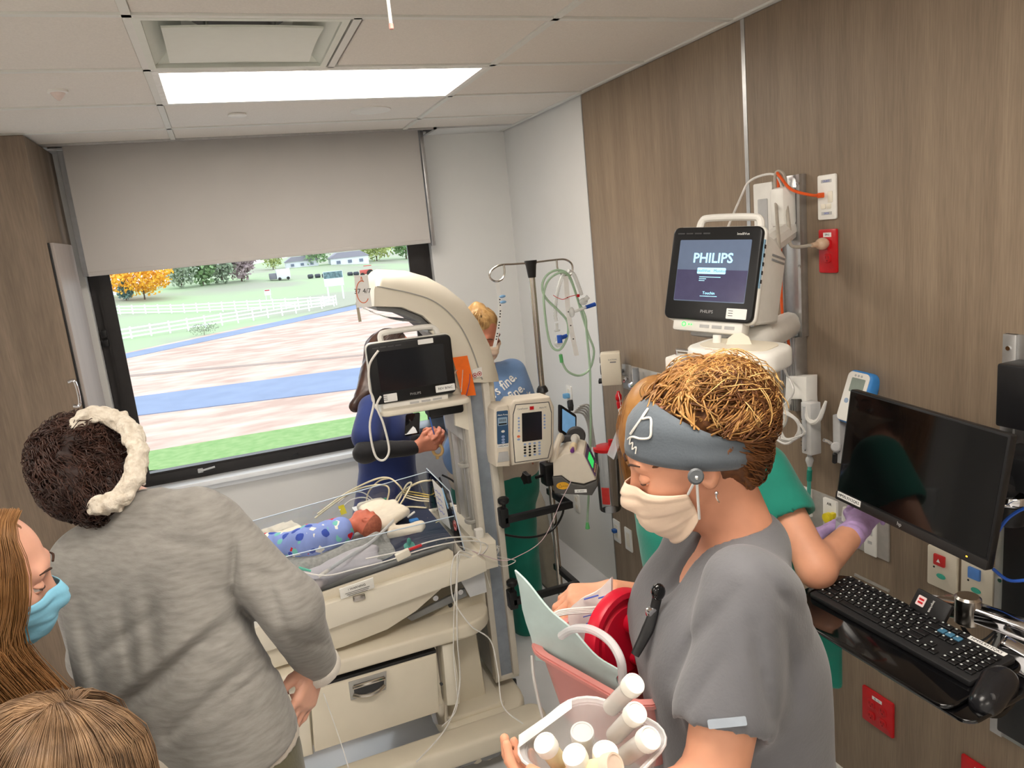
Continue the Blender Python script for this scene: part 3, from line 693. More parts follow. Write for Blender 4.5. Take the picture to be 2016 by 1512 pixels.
# support plate and bolts under head end
pl = obj('tilt_bracket', slab_y(poly_xz([(800, 1215), (915, 1158), (920, 1172), (880, 1190), (810, 1222)], 2.66), 2.655, 2.67, .002), MGREY, WM)
for x, y in ((858, 1178), (907, 1166)): c = PY(x, y, 2.652); obj('bolt', cyl(c, c+V(0, .01, 0), .011, n=12), CHROME, pl)
obj('tilt_housing', slab_y(poly_xz([(800, 1240), (895, 1180), (955, 1165), (958, 1200), (840, 1235)], 2.7), 2.69, 2.95, .01), CREAM, WM)
c = PY(887, 1192, 2.688); obj('key_switch', cyl(c, c+V(0, .006, 0), .009), DGREY, WM)
obj('end_guard', slab_y(poly_xz([(905, 1140), (952, 1120), (958, 1165), (925, 1175)], 2.63), 2.625, 2.635, .002), milky('frosted_guard', (230, 232, 236), .75), WM)
# clear side walls
for nm, g in (('clear_wall', slab_y([(-.1, bz(-.1)+.0), (.66, bz(.66)), (.68, 1.02), (-.1, 1.012)], 2.625, 2.631, .001)),
              ('clear_wall', slab_y([(-.1, bz(-.1)), (.70, bz(.7)), (.72, 1.05), (-.1, .99)], 3.148, 3.154, .001)),
              ('clear_wall', xf(prism([(2.64, bz(.7)), (3.14, bz(.7)), (3.12, 1.075), (2.76, 1.075)], 0, .006, frame((.705, 0, 0), (0, 1, 0), (0, 0, 1), (1, 0, 0)), .001), np.eye(4)))):
    obj(nm, g, ACRYL, WM)
# thin bright edges of the acrylic
EDGE = mat('acrylic_edge', (206, 220, 236), .15, var=.02)
obj('wall_edge', join(tube([(-.1, 2.628, 1.013), (.68, 2.628, 1.021)], .0022, 6), tube([(-.1, 3.151, .991), (.72, 3.151, 1.051)], .0022, 6), tube([(.708, 3.12, 1.076), (.708, 2.76, 1.076), (.708, 2.64, bz(.7)+.01)], .0025, 6, smooth=False)), EDGE, WM)
# column
post = [(.807, .22), (.905, .22), (.915, 1.30), (.915, 1.52), (.80, 1.52), (.805, 1.2)]
POST = mat('column_cream_grey', (208, 202, 190), .4, var=.02)
col = obj('column', join(box2((.805, 2.76, .2), (.905, 3.02, 1.52), .012)), LGREY, WM)
obj('column_rail', join(box2((.800, 2.715, .22), (.826, 2.765, 1.5), .005), box2((.880, 2.715, .22), (.908, 2.765, 1.5), .005), box2((.80, 2.725, .205), (.908, 2.765, .225), .003)), POST, WM)
obj('column_cover', box2((.905, 2.78, .95), (.955, 3.0, 1.56), .02, 3), CREAM2, WM)
obj('column_channel', box2((.826, 2.735, .225), (.880, 2.765, 1.5)), mat('channel_blue_grey', (150, 158, 170), .35, metal=.3), WM)
obj('column_rail', join(box2((.800, 2.86, .7), (.812, 2.90, 1.5), .004), box2((.800, 2.99, .7), (.815, 3.03, 1.5), .004), box2((.792, 2.76, .7), (.806, 2.80, 1.45), .004)), CRTRIM, WM)
for (x, y) in ((925, 912), (938, 1022), (902, 770)):
    c = PY(x, y, 2.78); obj('cable_hook', tube([c+V(.03, 0, 0), c+V(0, -.02, 0), c+V(-.035, -.02, 0), c+V(-.045, .01, 0), c+V(-.02, .02, 0)], .009, 8, up=ZZ, flat=.004), CRTRIM, WM)
# overhead arm: outline measured on the near face, wide chamfer towards the top
outer = [(985, 752), (984, 746), (983, 740), (966, 680), (943, 632), (915, 594), (880, 566), (842, 545), (800, 533), (762, 531), (752, 536), (738, 551), (733, 566), (733, 604), (790, 606), (830, 622), (862, 650), (884, 690), (893, 722), (896, 735), (900, 752)]
crease = [(952, 752), (950, 746), (947, 740), (930, 690), (908, 645), (880, 612), (848, 590), (808, 577), (770, 569), (750, 565), (742, 564), (737, 564), (735, 570), (735, 602), (790, 604), (830, 620), (862, 650), (884, 690), (893, 722), (896, 735), (900, 752)]
def arm_mesh(y0, ya, yb, y1):
    O = np.array(poly_xz(outer, 2.76)); Cc = np.array(poly_xz(crease, 2.72)); n = len(O)
    L = [Cc+(O.mean(0)-Cc)*.02, Cc, O, O, Cc]; Y = [y0+.004, y0+.004, ya, yb, y1]
    L[0] = Cc; Y[0] = y0
    v = np.vstack([np.c_[l[:, 0], np.full(n, y), l[:, 1]] for l, y in zip(L[1:], Y[1:])]); m = 4
    f = [[j*n+i, j*n+(i+1) % n, (j+1)*n+(i+1) % n, (j+1)*n+i] for j in range(m-1) for i in range(n)]
    f += [list(range(n))[::-1], [(m-1)*n+i for i in range(n)]]
    return v, f
obj('overhead_arm', arm_mesh(2.70, 2.775, 2.97, 3.04), CREAM2, WM, smooth=50)
obj('arm_groove', tube([PY(x, y, 2.699) for x, y in crease[1:11]], .0025, 6), CRTRIM, WM)
obj('heater_lens', slab_y(poly_xz([(740, 604), (790, 607), (830, 623), (858, 650), (850, 655), (820, 632), (785, 617), (745, 612)], 2.76), 2.77, 3.0, .004), MGREY, WM)
wires = []
for i in range(7):
    y = 2.77+i*.035; wires.append(tube([PY(712+2*i, 605, 2.76)*V(1, 0, 1)+V(0, y, 0), PY(770, 628, 2.76)*V(1, 0, 1)+V(0, y, 0), PY(830, 635, 2.76)*V(1, 0, 1)+V(0, y, 0)], .0013, 5))
for x, yy in ((735, 611), (765, 622), (795, 630)): q = PY(x, yy+3, 2.76); wires.append(tube([(q[0], 2.77, q[2]), (q[0], 2.98, q[2])], .0013, 5, smooth=False))
obj('wire_guard', join(*wires), CHROME, WM)
obj('arm_liner', slab_y(poly_xz([(842, 640), (862, 650), (884, 690), (895, 730), (908, 830), (925, 880), (902, 860), (893, 800), (880, 730), (866, 680), (842, 655)], 2.78), 2.775, 2.96, .004), LGREY, WM)
obj('inner_shell', slab_y(poly_xz([(846, 652), (862, 668), (878, 700), (890, 760), (896, 838), (925, 848), (918, 780), (905, 720), (884, 668), (862, 645)], 2.72), 2.715, 2.735, .004), CREAM2, WM)
st = obj('warning_sticker', slab_y(poly_xz([(929, 728), (948, 722), (950, 741), (931, 745)], 2.698), 2.6965, 2.699), WHITEPL, WM)
for x, y in ((935, 739), (944, 736)): c = PY(x, y, 2.696); obj('symbol', join(xf(tube([(math.cos(a)*.008, math.sin(a)*.008, 0) for a in np.linspace(0, 6.28, 13)[:-1]], .0013, 5, closed=True), frame(c, (1, 0, 0), ZZ, (0, -1, 0))), xf(box((0, 0, 0), (.007, .006, .001)), frame(c, (1, 0, 0), ZZ, (0, -1, 0)))), mat('warning_red', (176, 50, 50), .5), st)
# casters
def caster(x, y, r, ang, name='caster'):
    d = V(math.cos(ang), math.sin(ang), 0); s = V(-d[1], d[0], 0); c = V(x, y, r)
    w_ = obj(name, join(lathe([(r*.55, -.028), (r*.9, -.026), (r, -.016), (r, .016), (r*.9, .026), (r*.55, .028)], 28, frame(c, d, ZZ, s)@np.diag([1, 1, -1, 1]))), DGREY, WM)
    obj('hub', lathe([(0, -.030), (r*.5, -.029), (r*.55, -.02), (r*.55, .02), (r*.5, .029), (0, .030)], 20, frame(c, d, ZZ, s)@np.diag([1, 1, -1, 1])), MGREY, w_)
    obj('fork', join(slab_fork(c, d, s, r), cyl(c+V(0, 0, r*1.0)-d*.015, c+V(0, 0, r*1.55)-d*.015, .016)), DGREY, w_)
def slab_fork(c, d, s, r):
    return join(*[prism([(-.035, -.01), (.0, -.02), (.03, .2*r), (.03, r*1.08), (-.06, r*1.08)], -.004, .004, frame(c+s*k*.036, d, ZZ, s)) for k in (-1, 1)], xf(box((-.015, r*1.1, 0), (.09, .02, .08), .006), frame(c, d, ZZ, s)))
caster(.875, 2.80, .062, 1.25); caster(-.10, 2.93, .062, 1.1); caster(.86, 3.24, .062, .4); caster(-.16, 2.52, .055, .3)
# foot pedals
for (x, y, up_, lb_) in ((915, 1500, -1, 'down'), (962, 1487, 1, 'up')):
    c = PZ(x, y-20, .10); Mp = frame(c, (1, 0, 0), nrm((0, 1, .45)), nrm((0, -.45, 1)))
    o = obj('foot_pedal', prism(rrect(.094, .085, .025, 5), -.03, .012, Mp, .008, 3), MGREY, WM)
    obj('pad', prism(rrect(.074, .065, .02, 5), .011, .017, Mp, .003), CREAM, o)
    obj('arrow', xf(tube([(-.022, -up_*.010, 0), (0, up_*.010, 0), (.022, -up_*.010, 0)], .0045, 6, smooth=False), Mp@frame((0, 0, .018), (1, 0, 0), (0, 1, 0), ZZ)), DGREY, o)
obj('pedal_arm', join(tube([PZ(940, 1497, .06), PZ(940, 1480, .06)+V(0, .1, .04)], .02, 8), tube([PZ(962, 1490, .06), PZ(965, 1470, .06)+V(0, .1, .04)], .02, 8)), CREAM, WM)
# mattress and sheet
NAVY = mat('navy_star_sheet', (38, 46, 70), .85, vscale=26, col2=(206, 196, 150), thr=(.27, .31))
MATT = mat('mattress_grey_cover', (176, 174, 170), .85, var=.06, vscale=60, bump=.2, bscale=200)
def deckbox(x0, x1, y0, y1, h0, h1, bev=.01):
    return slab_y([(x0, bz(x0)+h0), (x1, bz(x1)+h0), (x1, bz(x1)+h1), (x0, bz(x0)+h1)], y0, y1, bev, 3)
mt = tag(obj('mattress', deckbox(-.08, .68, 2.645, 3.135, -.003, .05, .015), MATT), 'thin grey bassinet mattress on the warmer deck', 'mattress')
tag(obj('star_sheet', join(deckbox(.25, .675, 2.655, 3.12, .050, .058, .003)), NAVY), 'dark navy sheet with small stars at the head of the bed', 'sheet')

# ================================================================== MONITOR ON THE WARMER
BEZ = mat('monitor_bezel_black', (18, 19, 22), .35, var=.08)
SCROFF = mat('dark_screen', (30, 32, 36), .12, var=.1, vscale=6)
def patient_monitor(name, label, o, ex, ez, W_, H_, D_, lit):
    """o: centre of the front; ex: to the right on the face, ez: up on the face"""
    en = nrm(np.cross(ex, ez)); M = frame(o, ex, ez, en)      # local z points out of the screen
    t = thing(name, label, 'monitor', tuple(o-ez*H_/2))
    obj('body', join(xf(prism([(-D_, -H_*.44), (-.02, -H_*.52), (-.02, H_*.47), (-D_*.55, H_*.43), (-D_, H_*.30)], -W_*.47, W_*.47, None, .012, 3), M@frame((0, 0, 0), (0, 0, 1), (0, 1, 0), (-1, 0, 0)))), WHITEPL, t)
    obj('rim', prism(rrect(W_*1.02, H_*1.03, .022, 5), -.035, -.012, M, .008, 3), WHITEPL, t)
    bz_ = obj('bezel', prism(rrect(W_, H_, .02, 5), -.014, .004, M, .005, 3), BEZ, t)
    sw, sh_ = W_*.80, H_*.66
    sc = obj('screen', prism(rrect(sw, sh_, .003, 2), .0035, .0048, M@frame((0, H_*.03, 0), (1, 0, 0), (0, 1, 0), ZZ)), mat('monitor_screen_lit', (84, 96, 116), .15, var=.03, emit=.35, ecol=(92, 104, 128)) if lit else SCROFF, bz_)
    S = M@frame((0, H_*.03, .0049), (1, 0, 0), (0, 1, 0), ZZ)
    if lit:
        obj('screen_lower', xf(box((0, -sh_*.235, 0), (sw*.99, sh_*.5, .0004)), S), mat('monitor_screen_low', (66, 64, 92), .15, emit=.25, ecol=(66, 64, 92)), bz_)
        GL = mat('screen_light', (150, 214, 240), .4, emit=.75, ecol=(160, 220, 245))
        obj('lettering', text('PHILIPS', .040, S@frame((0, sh_*.20, .0005), (1, 0, 0), (0, 1, 0), ZZ), .0003, bold=.02), GL, bz_)
        obj('title_bar', prism(rrect(sw*.40, sh_*.10, .003, 3), 0, .0006, S@frame((0, 0, 0), (1, 0, 0), (0, 1, 0), ZZ)), GL, bz_)
        obj('lettering', text('IntelliVue   Monitor', .012, S@frame((0, 0, .0007), (1, 0, 0), (0, 1, 0), ZZ), .0003), mat('screen_dark_text', (40, 70, 90), .5), bz_)
        obj('text_lines', join(*[xf(box((-sw*.16+sw*w2/2, -sh_*(.10+.03*i), .0006), (sw*w2, sh_*.009, .0003)), S) for i, w2 in enumerate((.30, .10, .08))], text('Touchin', .012, S@frame((0, -sh_*.36, .0006), (1, 0, 0), (0, 1, 0), ZZ)), xf(box((0, -sh_*.41, .0006), (sw*.24, sh_*.008, .0003)), S)), GL, bz_)
    obj('lettering', text('PHILIPS', .013, M@frame((0, -H_*.405, .0042), (1, 0, 0), (0, 1, 0), ZZ), .0003), mat('logo_grey', (170, 170, 172), .5), bz_)
    s1 = obj('asset_tag', prism(rrect(.062 if lit else .05, .030, .002, 2), .004, .0047, M@frame((W_*(.33 if lit else -.30), -H_*.41, 0), (1, 0, 0), (0, 1, 0), ZZ)), PAPER, bz_)
    obj('tag_print', join(*[xf(box((W_*(.33 if lit else -.30)-.018, -H_*.41+.008-.007*i, .0049), (.014, .0016, .0004)), M) for i in range(3)]), INK, bz_)
    if lit: obj('brand_strip', text('IntelliVue', .010, M@frame((W_*.30, H_*.42, .0042), (1, 0, 0), (0, 1, 0), ZZ)), PAPER, bz_)
    obj('marking_strip', join(*[xf(box((-W_*.40+.028*i, H_*.43, .0042), (.022, .004, .0004)), M) for i in range(4)]), DGREY, bz_)
    hb = [(-W_*.30, H_*.50, -.05), (-W_*.29, H_*.60, -.055), (-W_*.20, H_*.635, -.055), (W_*.25, H_*.635, -.055), (W_*.36, H_*.60, -.055), (W_*.39, H_*.45, -.05)]
    obj('carry_handle', tube([(M@np.array([*p, 1]))[:3] for p in hb], .011, 10), WHITEPL, t)
    bs = obj('base_strip', xf(box((0.0, -H_*.555, -.03), (W_*.80, H_*.14, .05), .008), M), WHITEPL, t)
    LED = mat('green_led', (60, 255, 90), .4, emit=1.2, ecol=(60, 255, 90))
    if lit: obj('power_light', join(xf(tube([(-W_*.26+.006*math.cos(a), -H_*.55+.006*math.sin(a), -.004) for a in np.linspace(0, 6.28, 11)[:-1]], .0012, 5, closed=True), M), xf(box((-W_*.20, -H_*.55, -.004), (.003, .004, .002)), M), xf(box((-W_*.17, -H_*.55, -.004), (.003, .004, .002)), M)), LED, bs)
    obj('keys', join(*[xf(box((-W_*.02+W_*.14*i, -H_*.56, -.0045), (W_*.11, H_*.035, .002), .001), M) for i in range(3)]), LGREY, bs)
    return t, M
o2 = PY(812, 727, 2.66)
ex = nrm(PY(885, 716, 2.655)-PY(735, 738, 2.665)); ez = nrm(ZZ-ex*ex[2])
tM, MM = patient_monitor('patient_monitor', 'switched-off monitor on the arm shelf of the infant warmer', o2, ex, ez, .315, .225, .13, False)
obj('asset_tag', prism(rrect(.058, .018, .002, 2), .004, .0047, MM@frame((.06, .097, 0), (1, 0, 0), (0, 1, 0), ZZ)), PAPER, tM)
lab = obj('asset_tag', prism(rrect(.075, .026, .002, 2), .004, .0047, MM@frame((.115, -.088, 0), (1, 0, 0), (0, 1, 0), ZZ)), PAPER, tM)
obj('lettering', text('REV B/NC', .013, MM@frame((.115, -.088, .0049), (1, 0, 0), (0, 1, 0), ZZ)), INK, tM)
# shelf carrying it
q = MM
obj('monitor_shelf', xf(prism(rrect(.34, .20, .03, 5), -.155, -.132, q@frame((.03, 0, -.055), (1, 0, 0), (0, 0, -1), (0, 1, 0)), .008, 3), np.eye(4)), CREAM2, WM)
obj('shelf_arm', join(tube([(q@np.array([.05, -.16, -.08, 1]))[:3], (q@np.array([.20, -.17, -.09, 1]))[:3]], .018, 8), xf(box((.12, -.18, -.08), (.14, .05, .08), .01), q)), BLACKP, WM)
# white cable loop hanging at the monitor
cb = [PY(x, y, 2.63) for x, y in ((745, 690), (727, 720), (728, 765), (736, 792), (728, 840), (738, 895), (755, 906), (766, 885), (755, 835), (742, 800), (750, 780))]
tag(obj('monitor_cable', tube(cb, .0042, 8), WHITEPL), 'white cable loop hanging below the warmer monitor', 'cable')
# cards and tags on the arm
pc = thing('pumpkin_card', 'white card with hand-drawn orange pumpkin taped to the heater arm', 'card', tuple(PY(716, 604, 2.69)))
cc = [PY(x, y, 2.69) for x, y in ((697, 542), (724, 541), (732, 604), (702, 606))]
g = np.array([[cc[0], cc[1]], [cc[3], cc[2]]]); obj('paper', sheet(g, .0008), PAPER, pc)
def on_card(u, v): return cc[0]*(1-u)*(1-v)+cc[1]*u*(1-v)+cc[3]*(1-u)*v+cc[2]*u*v+V(0, -.0012, 0)
ORG = mat('orange_marker', (222, 110, 60), .6)
obj('drawing', join(tube([on_card(.5+.42*math.cos(a), .52+.34*math.sin(a)) for a in np.linspace(-1.2, -5.6, 14)], .0015, 5), tube([on_card(u, v) for u, v in ((.45, .2), (.5, .05), (.58, .2))], .001, 5)), ORG, pc)
Mc = frame(on_card(.5, .5), nrm(on_card(1, .5)-on_card(0, .5)), nrm(on_card(.5, 0)-on_card(.5, 1)), (0, -1, 0))
obj('lettering', text('37 4/7', .024, Mc, .0004), INK, pc)
tb = [PY(x, y, 2.694) for x, y in ((700, 595), (705, 595), (712, 633), (706, 634))]
obj('tape_strip', sheet(np.array([[tb[0], tb[1]], [tb[3], tb[2]]]), .001), mat('beige_tape', (176, 166, 146), .7), pc)
ot = thing('orange_tag', 'bright orange paper tag taped to the warmer column', 'tag', tuple(PY(925, 779, 2.69)))
oc = [PY(x, y, 2.688) for x, y in ((891, 704), (920, 700), (937, 778), (909, 780))]
obj('paper', sheet(np.array([[oc[0]*(1-u)+oc[1]*u+(oc[3]-oc[0])*0+((oc[3]*(1-u)+oc[2]*u)-(oc[0]*(1-u)+oc[1]*u))*v+V(0, -.006*math.sin(3*v), 0) for u in np.linspace(0, 1, 4)] for v in np.linspace(0, 1, 7)]), .0008), mat('orange_paper', (244, 112, 24), .6, emit=.0), ot)
def strip_on(pts, w_, m_, nm): obj(nm, tube([PY(x, y, 2.680) for x, y in pts], w_, 8, flat=.0007, up=(0, 1, 0)), m_, ot)
strip_on([(911, 728), (908, 772)], .0065, PAPER, 'white_tape')
strip_on([(925, 736), (924, 752), (918, 778)], .006, mat('purple_tape', (122, 92, 150), .6), 'purple_tape')
strip_on([(900, 728), (893, 738), (892, 752), (902, 765)], .0075, mat('skin_tape', (246, 206, 186), .7), 'skin_tape')
# ================================================================== IV POLE AND PUMPS
POLY_Y = 2.85
IV = thing('iv_pole', 'stainless steel pole with two hook loops clamped to the warmer', 'iv pole', (1.187, POLY_Y, .45))
pt = PY(1045, 520, POLY_Y); X0 = pt[0]
obj('pole', cyl((X0, POLY_Y, .45), (X0, POLY_Y, pt[2]), .0125, n=20), STEEL, IV)
obj('top_block', lathe([(.016, -.05), (.022, 0), (.026, .012), (.026, .02), (0, .02)], 16, frame((X0, POLY_Y, pt[2]-.005), (1, 0, 0), (0, 1, 0), ZZ)), BLACKP, IV)
def iv(pts, Y=POLY_Y): return [PY(x, y, Y) for x, y in pts]
obj('hook', tube(iv([(1040, 518), (1010, 520), (985, 522), (968, 532), (964, 545), (975, 554), (988, 550), (993, 538), (992, 521)]), .004, 8), STEEL, IV)
obj('hook', tube(iv([(1050, 517), (1090, 512), (1112, 511), (1125, 519), (1127, 532), (1122, 542), (1108, 541), (1098, 530), (1096, 511)]), .004, 8), STEEL, IV)
obj('collar', lathe([(.02, 0), (.026, .004), (.022, .02), (.015, .03)], 16, frame((X0, POLY_Y, PY(1072, 772, POLY_Y)[2]), (1, 0, 0), (0, 1, 0), ZZ)), BLACKP, IV)
for zpx, pole_px in (((985, 1020), (1100, 1008)), ((1000, 1180), (1105, 1160))):
    c = PY(*zpx, 2.72); z = c[2]
    obj('bracket', join(box2((.90, 2.675, z-.014), (X0+.02, 2.70, z+.014), .003), box2((X0-.005, 2.69, z-.014), (X0+.02, 2.90, z+.014), .003), box2((.885, 2.675, z-.03), (.92, 2.74, z+.05), .005)), BLACKP, IV)
    k = V(.91, 2.70, z+.05); obj('knob', join(cyl(k, k+V(0, 0, .02), .008), lathe([(.02, .0), (.024, .006), (.024, .018), (.018, .024), (0, .024)], 10, frame(k+V(0, 0, .018), (1, 0, 0), (0, 1, 0), ZZ))), BLACKP, IV)
zc = PY(1065, 935, POLY_Y)[2]
obj('clamp', join(box((X0, POLY_Y, zc), (.07, .07, .10), .01), cyl((X0-.04, POLY_Y-.01, zc), (X0-.075, POLY_Y-.02, zc), .007)), BLACKP, IV)
def star_knob(name, c, ax, r, par, m_=None):
    M = frame_z(c, ax); return obj(name, prism([(r*(1 if i % 2 else .72)*math.cos(i*math.pi/5), r*(1 if i % 2 else .72)*math.sin(i*math.pi/5)) for i in range(10)], 0, .022, M, .004, 2), m_ or BLACKP, par)
star_knob('knob', PY(1040, 940, 2.80), (-1, -.3, 0), .03, IV); star_knob('knob', PY(1118, 798, 2.80), (1, -.3, 0), .026, IV)
# pump controller
ALC = mat('pump_cream', (224, 214, 198), .4, var=.02)
o = PY(1047, 850, 2.66); ex = nrm(PY(1095, 842, 2.66)-PY(1000, 852, 2.66)+V(0, .012, 0)); ez = nrm(ZZ-ex*ex[2]); en = np.cross(ex, ez); M = frame(o, ex, ez, en)
ip = thing('infusion_pump', 'cream infusion pump with dark screen and keypad on the steel pole', 'infusion pump', tuple(o-ez*.135))
obj('body', prism([(-.085, -.13), (.08, -.13), (.10, -.1), (.105, .09), (.085, .135), (-.075, .135), (-.10, .11), (-.10, .05), (-.092, -.09)], -.11, 0, M, .012, 3), ALC, ip)
obj('face_groove', prism([(-.078, -.118), (.072, -.118), (.088, -.06), (.09, .07), (.078, .115), (-.07, .118), (-.082, .08), (-.085, .0)], -.001, .0015, M), DGREY, ip)
fp = obj('face_panel', prism([(-.075, -.115), (.069, -.115), (.085, -.058), (.087, .068), (.075, .112), (-.068, .115), (-.079, .078), (-.082, .0)], .000, .0025, M, .001), CREAM2, ip)
def on(M_, x, y, z=0): return M_@frame((x, y, z), (1, 0, 0), (0, 1, 0), ZZ)
obj('screen', prism(rrect(.088, .116, .002, 2), .002, .0035, on(M, .0, .022)), SCROFF, fp)
obj('red_tag', xf(box((.0, .097, .003), (.018, .014, .001)), M), RED, fp)
obj('lettering', join(text('CareFusion', .010, on(M, -.04, .098, .0026)), text('Alaris PC', .009, on(M, .05, .094, .0026))), mat('grey_ink', (110, 110, 116), .6), fp)
BB = mat('button_pale_blue', (150, 170, 208), .5); BO = mat('button_orange', (226, 112, 70), .5)
for i in range(5):
    for sx in (-.058, .056): obj('soft_key', prism(circ(.0042, 10), .002, .004, on(M, sx, .062-.0128*i)), BB, fp)
obj('key', prism(circ(.007, 12, ry=.005), .002, .004, on(M, -.06, -.012)), BO, fp); obj('key', prism(circ(.007, 12, ry=.004), .002, .004, on(M, -.06, -.024)), BB, fp)
kk = mesh_of('key', prism(circ(.0056, 10, ry=.0042), 0, .002, frame((0, 0, 0), ex, ez, en)), BLACKP); kb = mesh_of('key', prism(circ(.0056, 10, ry=.0042), 0, .002, frame((0, 0, 0), ex, ez, en)), BB)
for r_ in range(5):
    for c_ in range(4):
        inst('key', kb if (c_ == 3 or r_ == 0 or (r_ == 4 and c_ != 1)) else kk, (M@np.array([-.033+.0215*c_, -.047-.0118*r_, .0022, 1]))[:3], fp)
# pump module
Mm = on(M, -.128, -.005, .0)
obj('module_body', prism([(-.028, -.12), (.03, -.125), (.034, .09), (.026, .125), (-.022, .125), (-.034, .11), (-.036, .05), (-.034, -.08)], -.10, .004, Mm, .008, 3), ALC, ip)
BLUEM = mat('module_blue', (52, 86, 122), .45)
mb = obj('module_panel', prism(rrect(.048, .132, .004, 3), .003, .0055, on(Mm, -.001, .038)), BLUEM, ip)
obj('display', prism(rrect(.04, .032, .002, 2), .005, .0065, on(Mm, -.001, .062)), mat('lcd_blue_grey', (150, 176, 200), .3), mb)
obj('digits', text('8888', .015, on(Mm, -.001, .066, .0066)), DGREY, mb)
obj('led_row', xf(box((-.001, .052, .0066), (.034, .006, .0006)), Mm), BLACKP, mb)
obj('lettering', join(text('Alaris Pump', .009, on(Mm, 0, .088, .0056)),), PAPER, mb)
for yy, w_ in ((.022, .0085), (.001, .008), (-.011, .008), (-.022, .008)): obj('module_key', prism(circ(w_*.9, 14, ry=.005), .005, .007, on(Mm, .0, yy)), WHITEPL if yy > .01 else BB, mb)
sn = obj('serial_label', prism(rrect(.046, .013, .001, 2), .004, .0052, on(Mm, -.001, -.036)), PAPER, ip)
obj('lettering', text('14422430', .0105, on(Mm, -.001, -.036, .0054)), INK, ip)
obj('module_door', prism([(-.026, -.1), (.026, -.1), (.02, -.06), (-.02, -.06)], .003, .008, Mm, .003), LGREY, ip)
# syringe pump
o = PY(1094, 972, 2.70); Ls = nrm((.50, .86, 0)); As = nrm((.86, -.50, 0))
Ms = frame(o, As, ZZ, Ls)      # local x sideways, y up, z along
sp = thing('syringe_pump', 'cream syringe pump with glowing green display and grey base', 'syringe pump', tuple(o))
SB = mat('syringe_pump_base_grey', (86, 84, 82), .5)
sbp = obj('base', prism([(-.005, 0), (.150, -.015), (.178, .028), (.176, .05), (.12, .03), (.06, .045), (.03, .075), (-.008, .072)], .0, .20, Ms, .006, 3), SB, sp)
obj('body', prism([(-.004, .074), (.03, .076), (.062, .048), (.12, .035), (.172, .052), (.128, .165), (.10, .175), (.045, .17), (.0, .135)], .004, .20, Ms, .006, 3), ALC, sp)
hd = [(.002, .13, .02), (.008, .17, .045), (.02, .20, .10), (.024, .205, .15), (.02, .18, .19)]
obj('carry_handle', tube([(Ms@np.array([*p, 1]))[:3] for p in hd], [.016, .015, .013, .014, .018], 10), ALC, sp)
# sloped control face, local frame
c0 = (Ms@np.array([.172, .052, .0, 1]))[:3]; c1 = (Ms@np.array([.128, .165, .0, 1]))[:3]
ezp = nrm(c1-c0); enp = nrm(np.cross(Ls, ezp)); Mf = frame((c0+c1)/2+Ls*.10+enp*.0005, Ls, ezp, enp)
PUR = mat('control_purple', (120, 88, 142), .45)
cf = obj('control_panel', prism(rrect(.18, .098, .005, 3), 0, .002, Mf), PUR, sp)
GSC = mat('green_display', (40, 190, 90), .3, emit=.55, ecol=(30, 200, 90))
obj('display', prism(rrect(.098, .046, .002, 2), .002, .0035, on(Mf, -.016, .004)), GSC, cf)
for i in range(5): obj('softkey', prism(circ(.005, 10), .002, .0045, on(Mf, -.06+.024*i, -.036)), mat('softkey_peach', (236, 190, 140), .5), cf)
for i in range(4):
    for j in range(3): obj('number_key', prism(rrect(.008, .007, .002, 2), .002, .0038, on(Mf, .046+.012*j, .024-.014*i)), mat('key_dark_purple', (64, 48, 92), .5), cf)
obj('number_key', prism(rrect(.03, .016, .002, 2), .002, .0035, on(Mf, .065, .042)), mat('navy_logo', (44, 40, 88), .5), cf)
Me = frame(o, As, ZZ, -Ls)@np.diag([1, 1, 1, 1]); Me = frame(o-Ls*.0005, As, ZZ, np.cross(As, ZZ))
ov = obj('caution_sticker', prism(circ(.027, 20, ry=.016), 0, .001, on(Me, .033, .034)), mat('sticker_amber', (232, 172, 40), .5), sp)
obj('symbol', join(tube([(on(Me, .022+x, .034+y, .0012)[:3, 3]) for x, y in ((-.007, -.006), (.007, -.006), (0, .008))], .0009, 5, closed=True, smooth=False), text('CAUTION', .006, on(Me, .043, .032, .0012))), INK, ov)
tg = obj('asset_tag', xf(box((.105, .008, .0006), (.05, .014, .001)), Me), PAPER, sp)
obj('lettering', text('ID 43927', .008, on(Me, .105, .008, .0013)), INK, tg)
# syringe on its top, plunger disc
ya = lambda z, x=.085, y=.185: (Ms@np.array([x, y, z, 1]))[:3]
sy = thing('syringe', 'milk-filled syringe with purple tip clamped on the syringe pump', 'syringe', tuple(ya(.02)))
obj('barrel', cyl(ya(.07), ya(.17), .014, n=18), milky('syringe_clear', (238, 236, 230), .8), sy)
obj('milk', cyl(ya(.025), ya(.072), .0145, n=18, bev=.003), mat('breast_milk', (236, 216, 178), .4), sy)
obj('tip', join(cyl(ya(.005), ya(.026), .006, n=12), lathe([(.009, 0), (.009, .012), (.004, .018)], 12, frame_z(ya(.0), -Ls))), mat('purple_tip', (110, 50, 130), .4), sy)
obj('plunger', join(cyl(ya(.168), ya(.205), .009, n=12), cyl(ya(.168), ya(.173), .02, n=16)), WHITEPL, sy)
pdv = obj('plunger_driver', join(cyl(ya(.20), ya(.225), .042, n=24, bev=.006), xf(box((.05, .18, .19), (.06, .03, .03), .006), Ms)), DGREY, sp)
tag(obj('feeding_line', tube([ya(.0), PY(1138, 900, 2.68), PY(1125, 945, 2.67), PY(1105, 985, 2.66), PY(1070, 1060, 2.62), PY(1020, 1095, 2.6), PY(985, 1103, 2.6), PY(930, 1085, 2.6)], .0016, 6, 8), mat('pale_pink_tubing', (214, 190, 196), .4)), 'thin pinkish feeding line running from the syringe down to the bed', 'tubing')
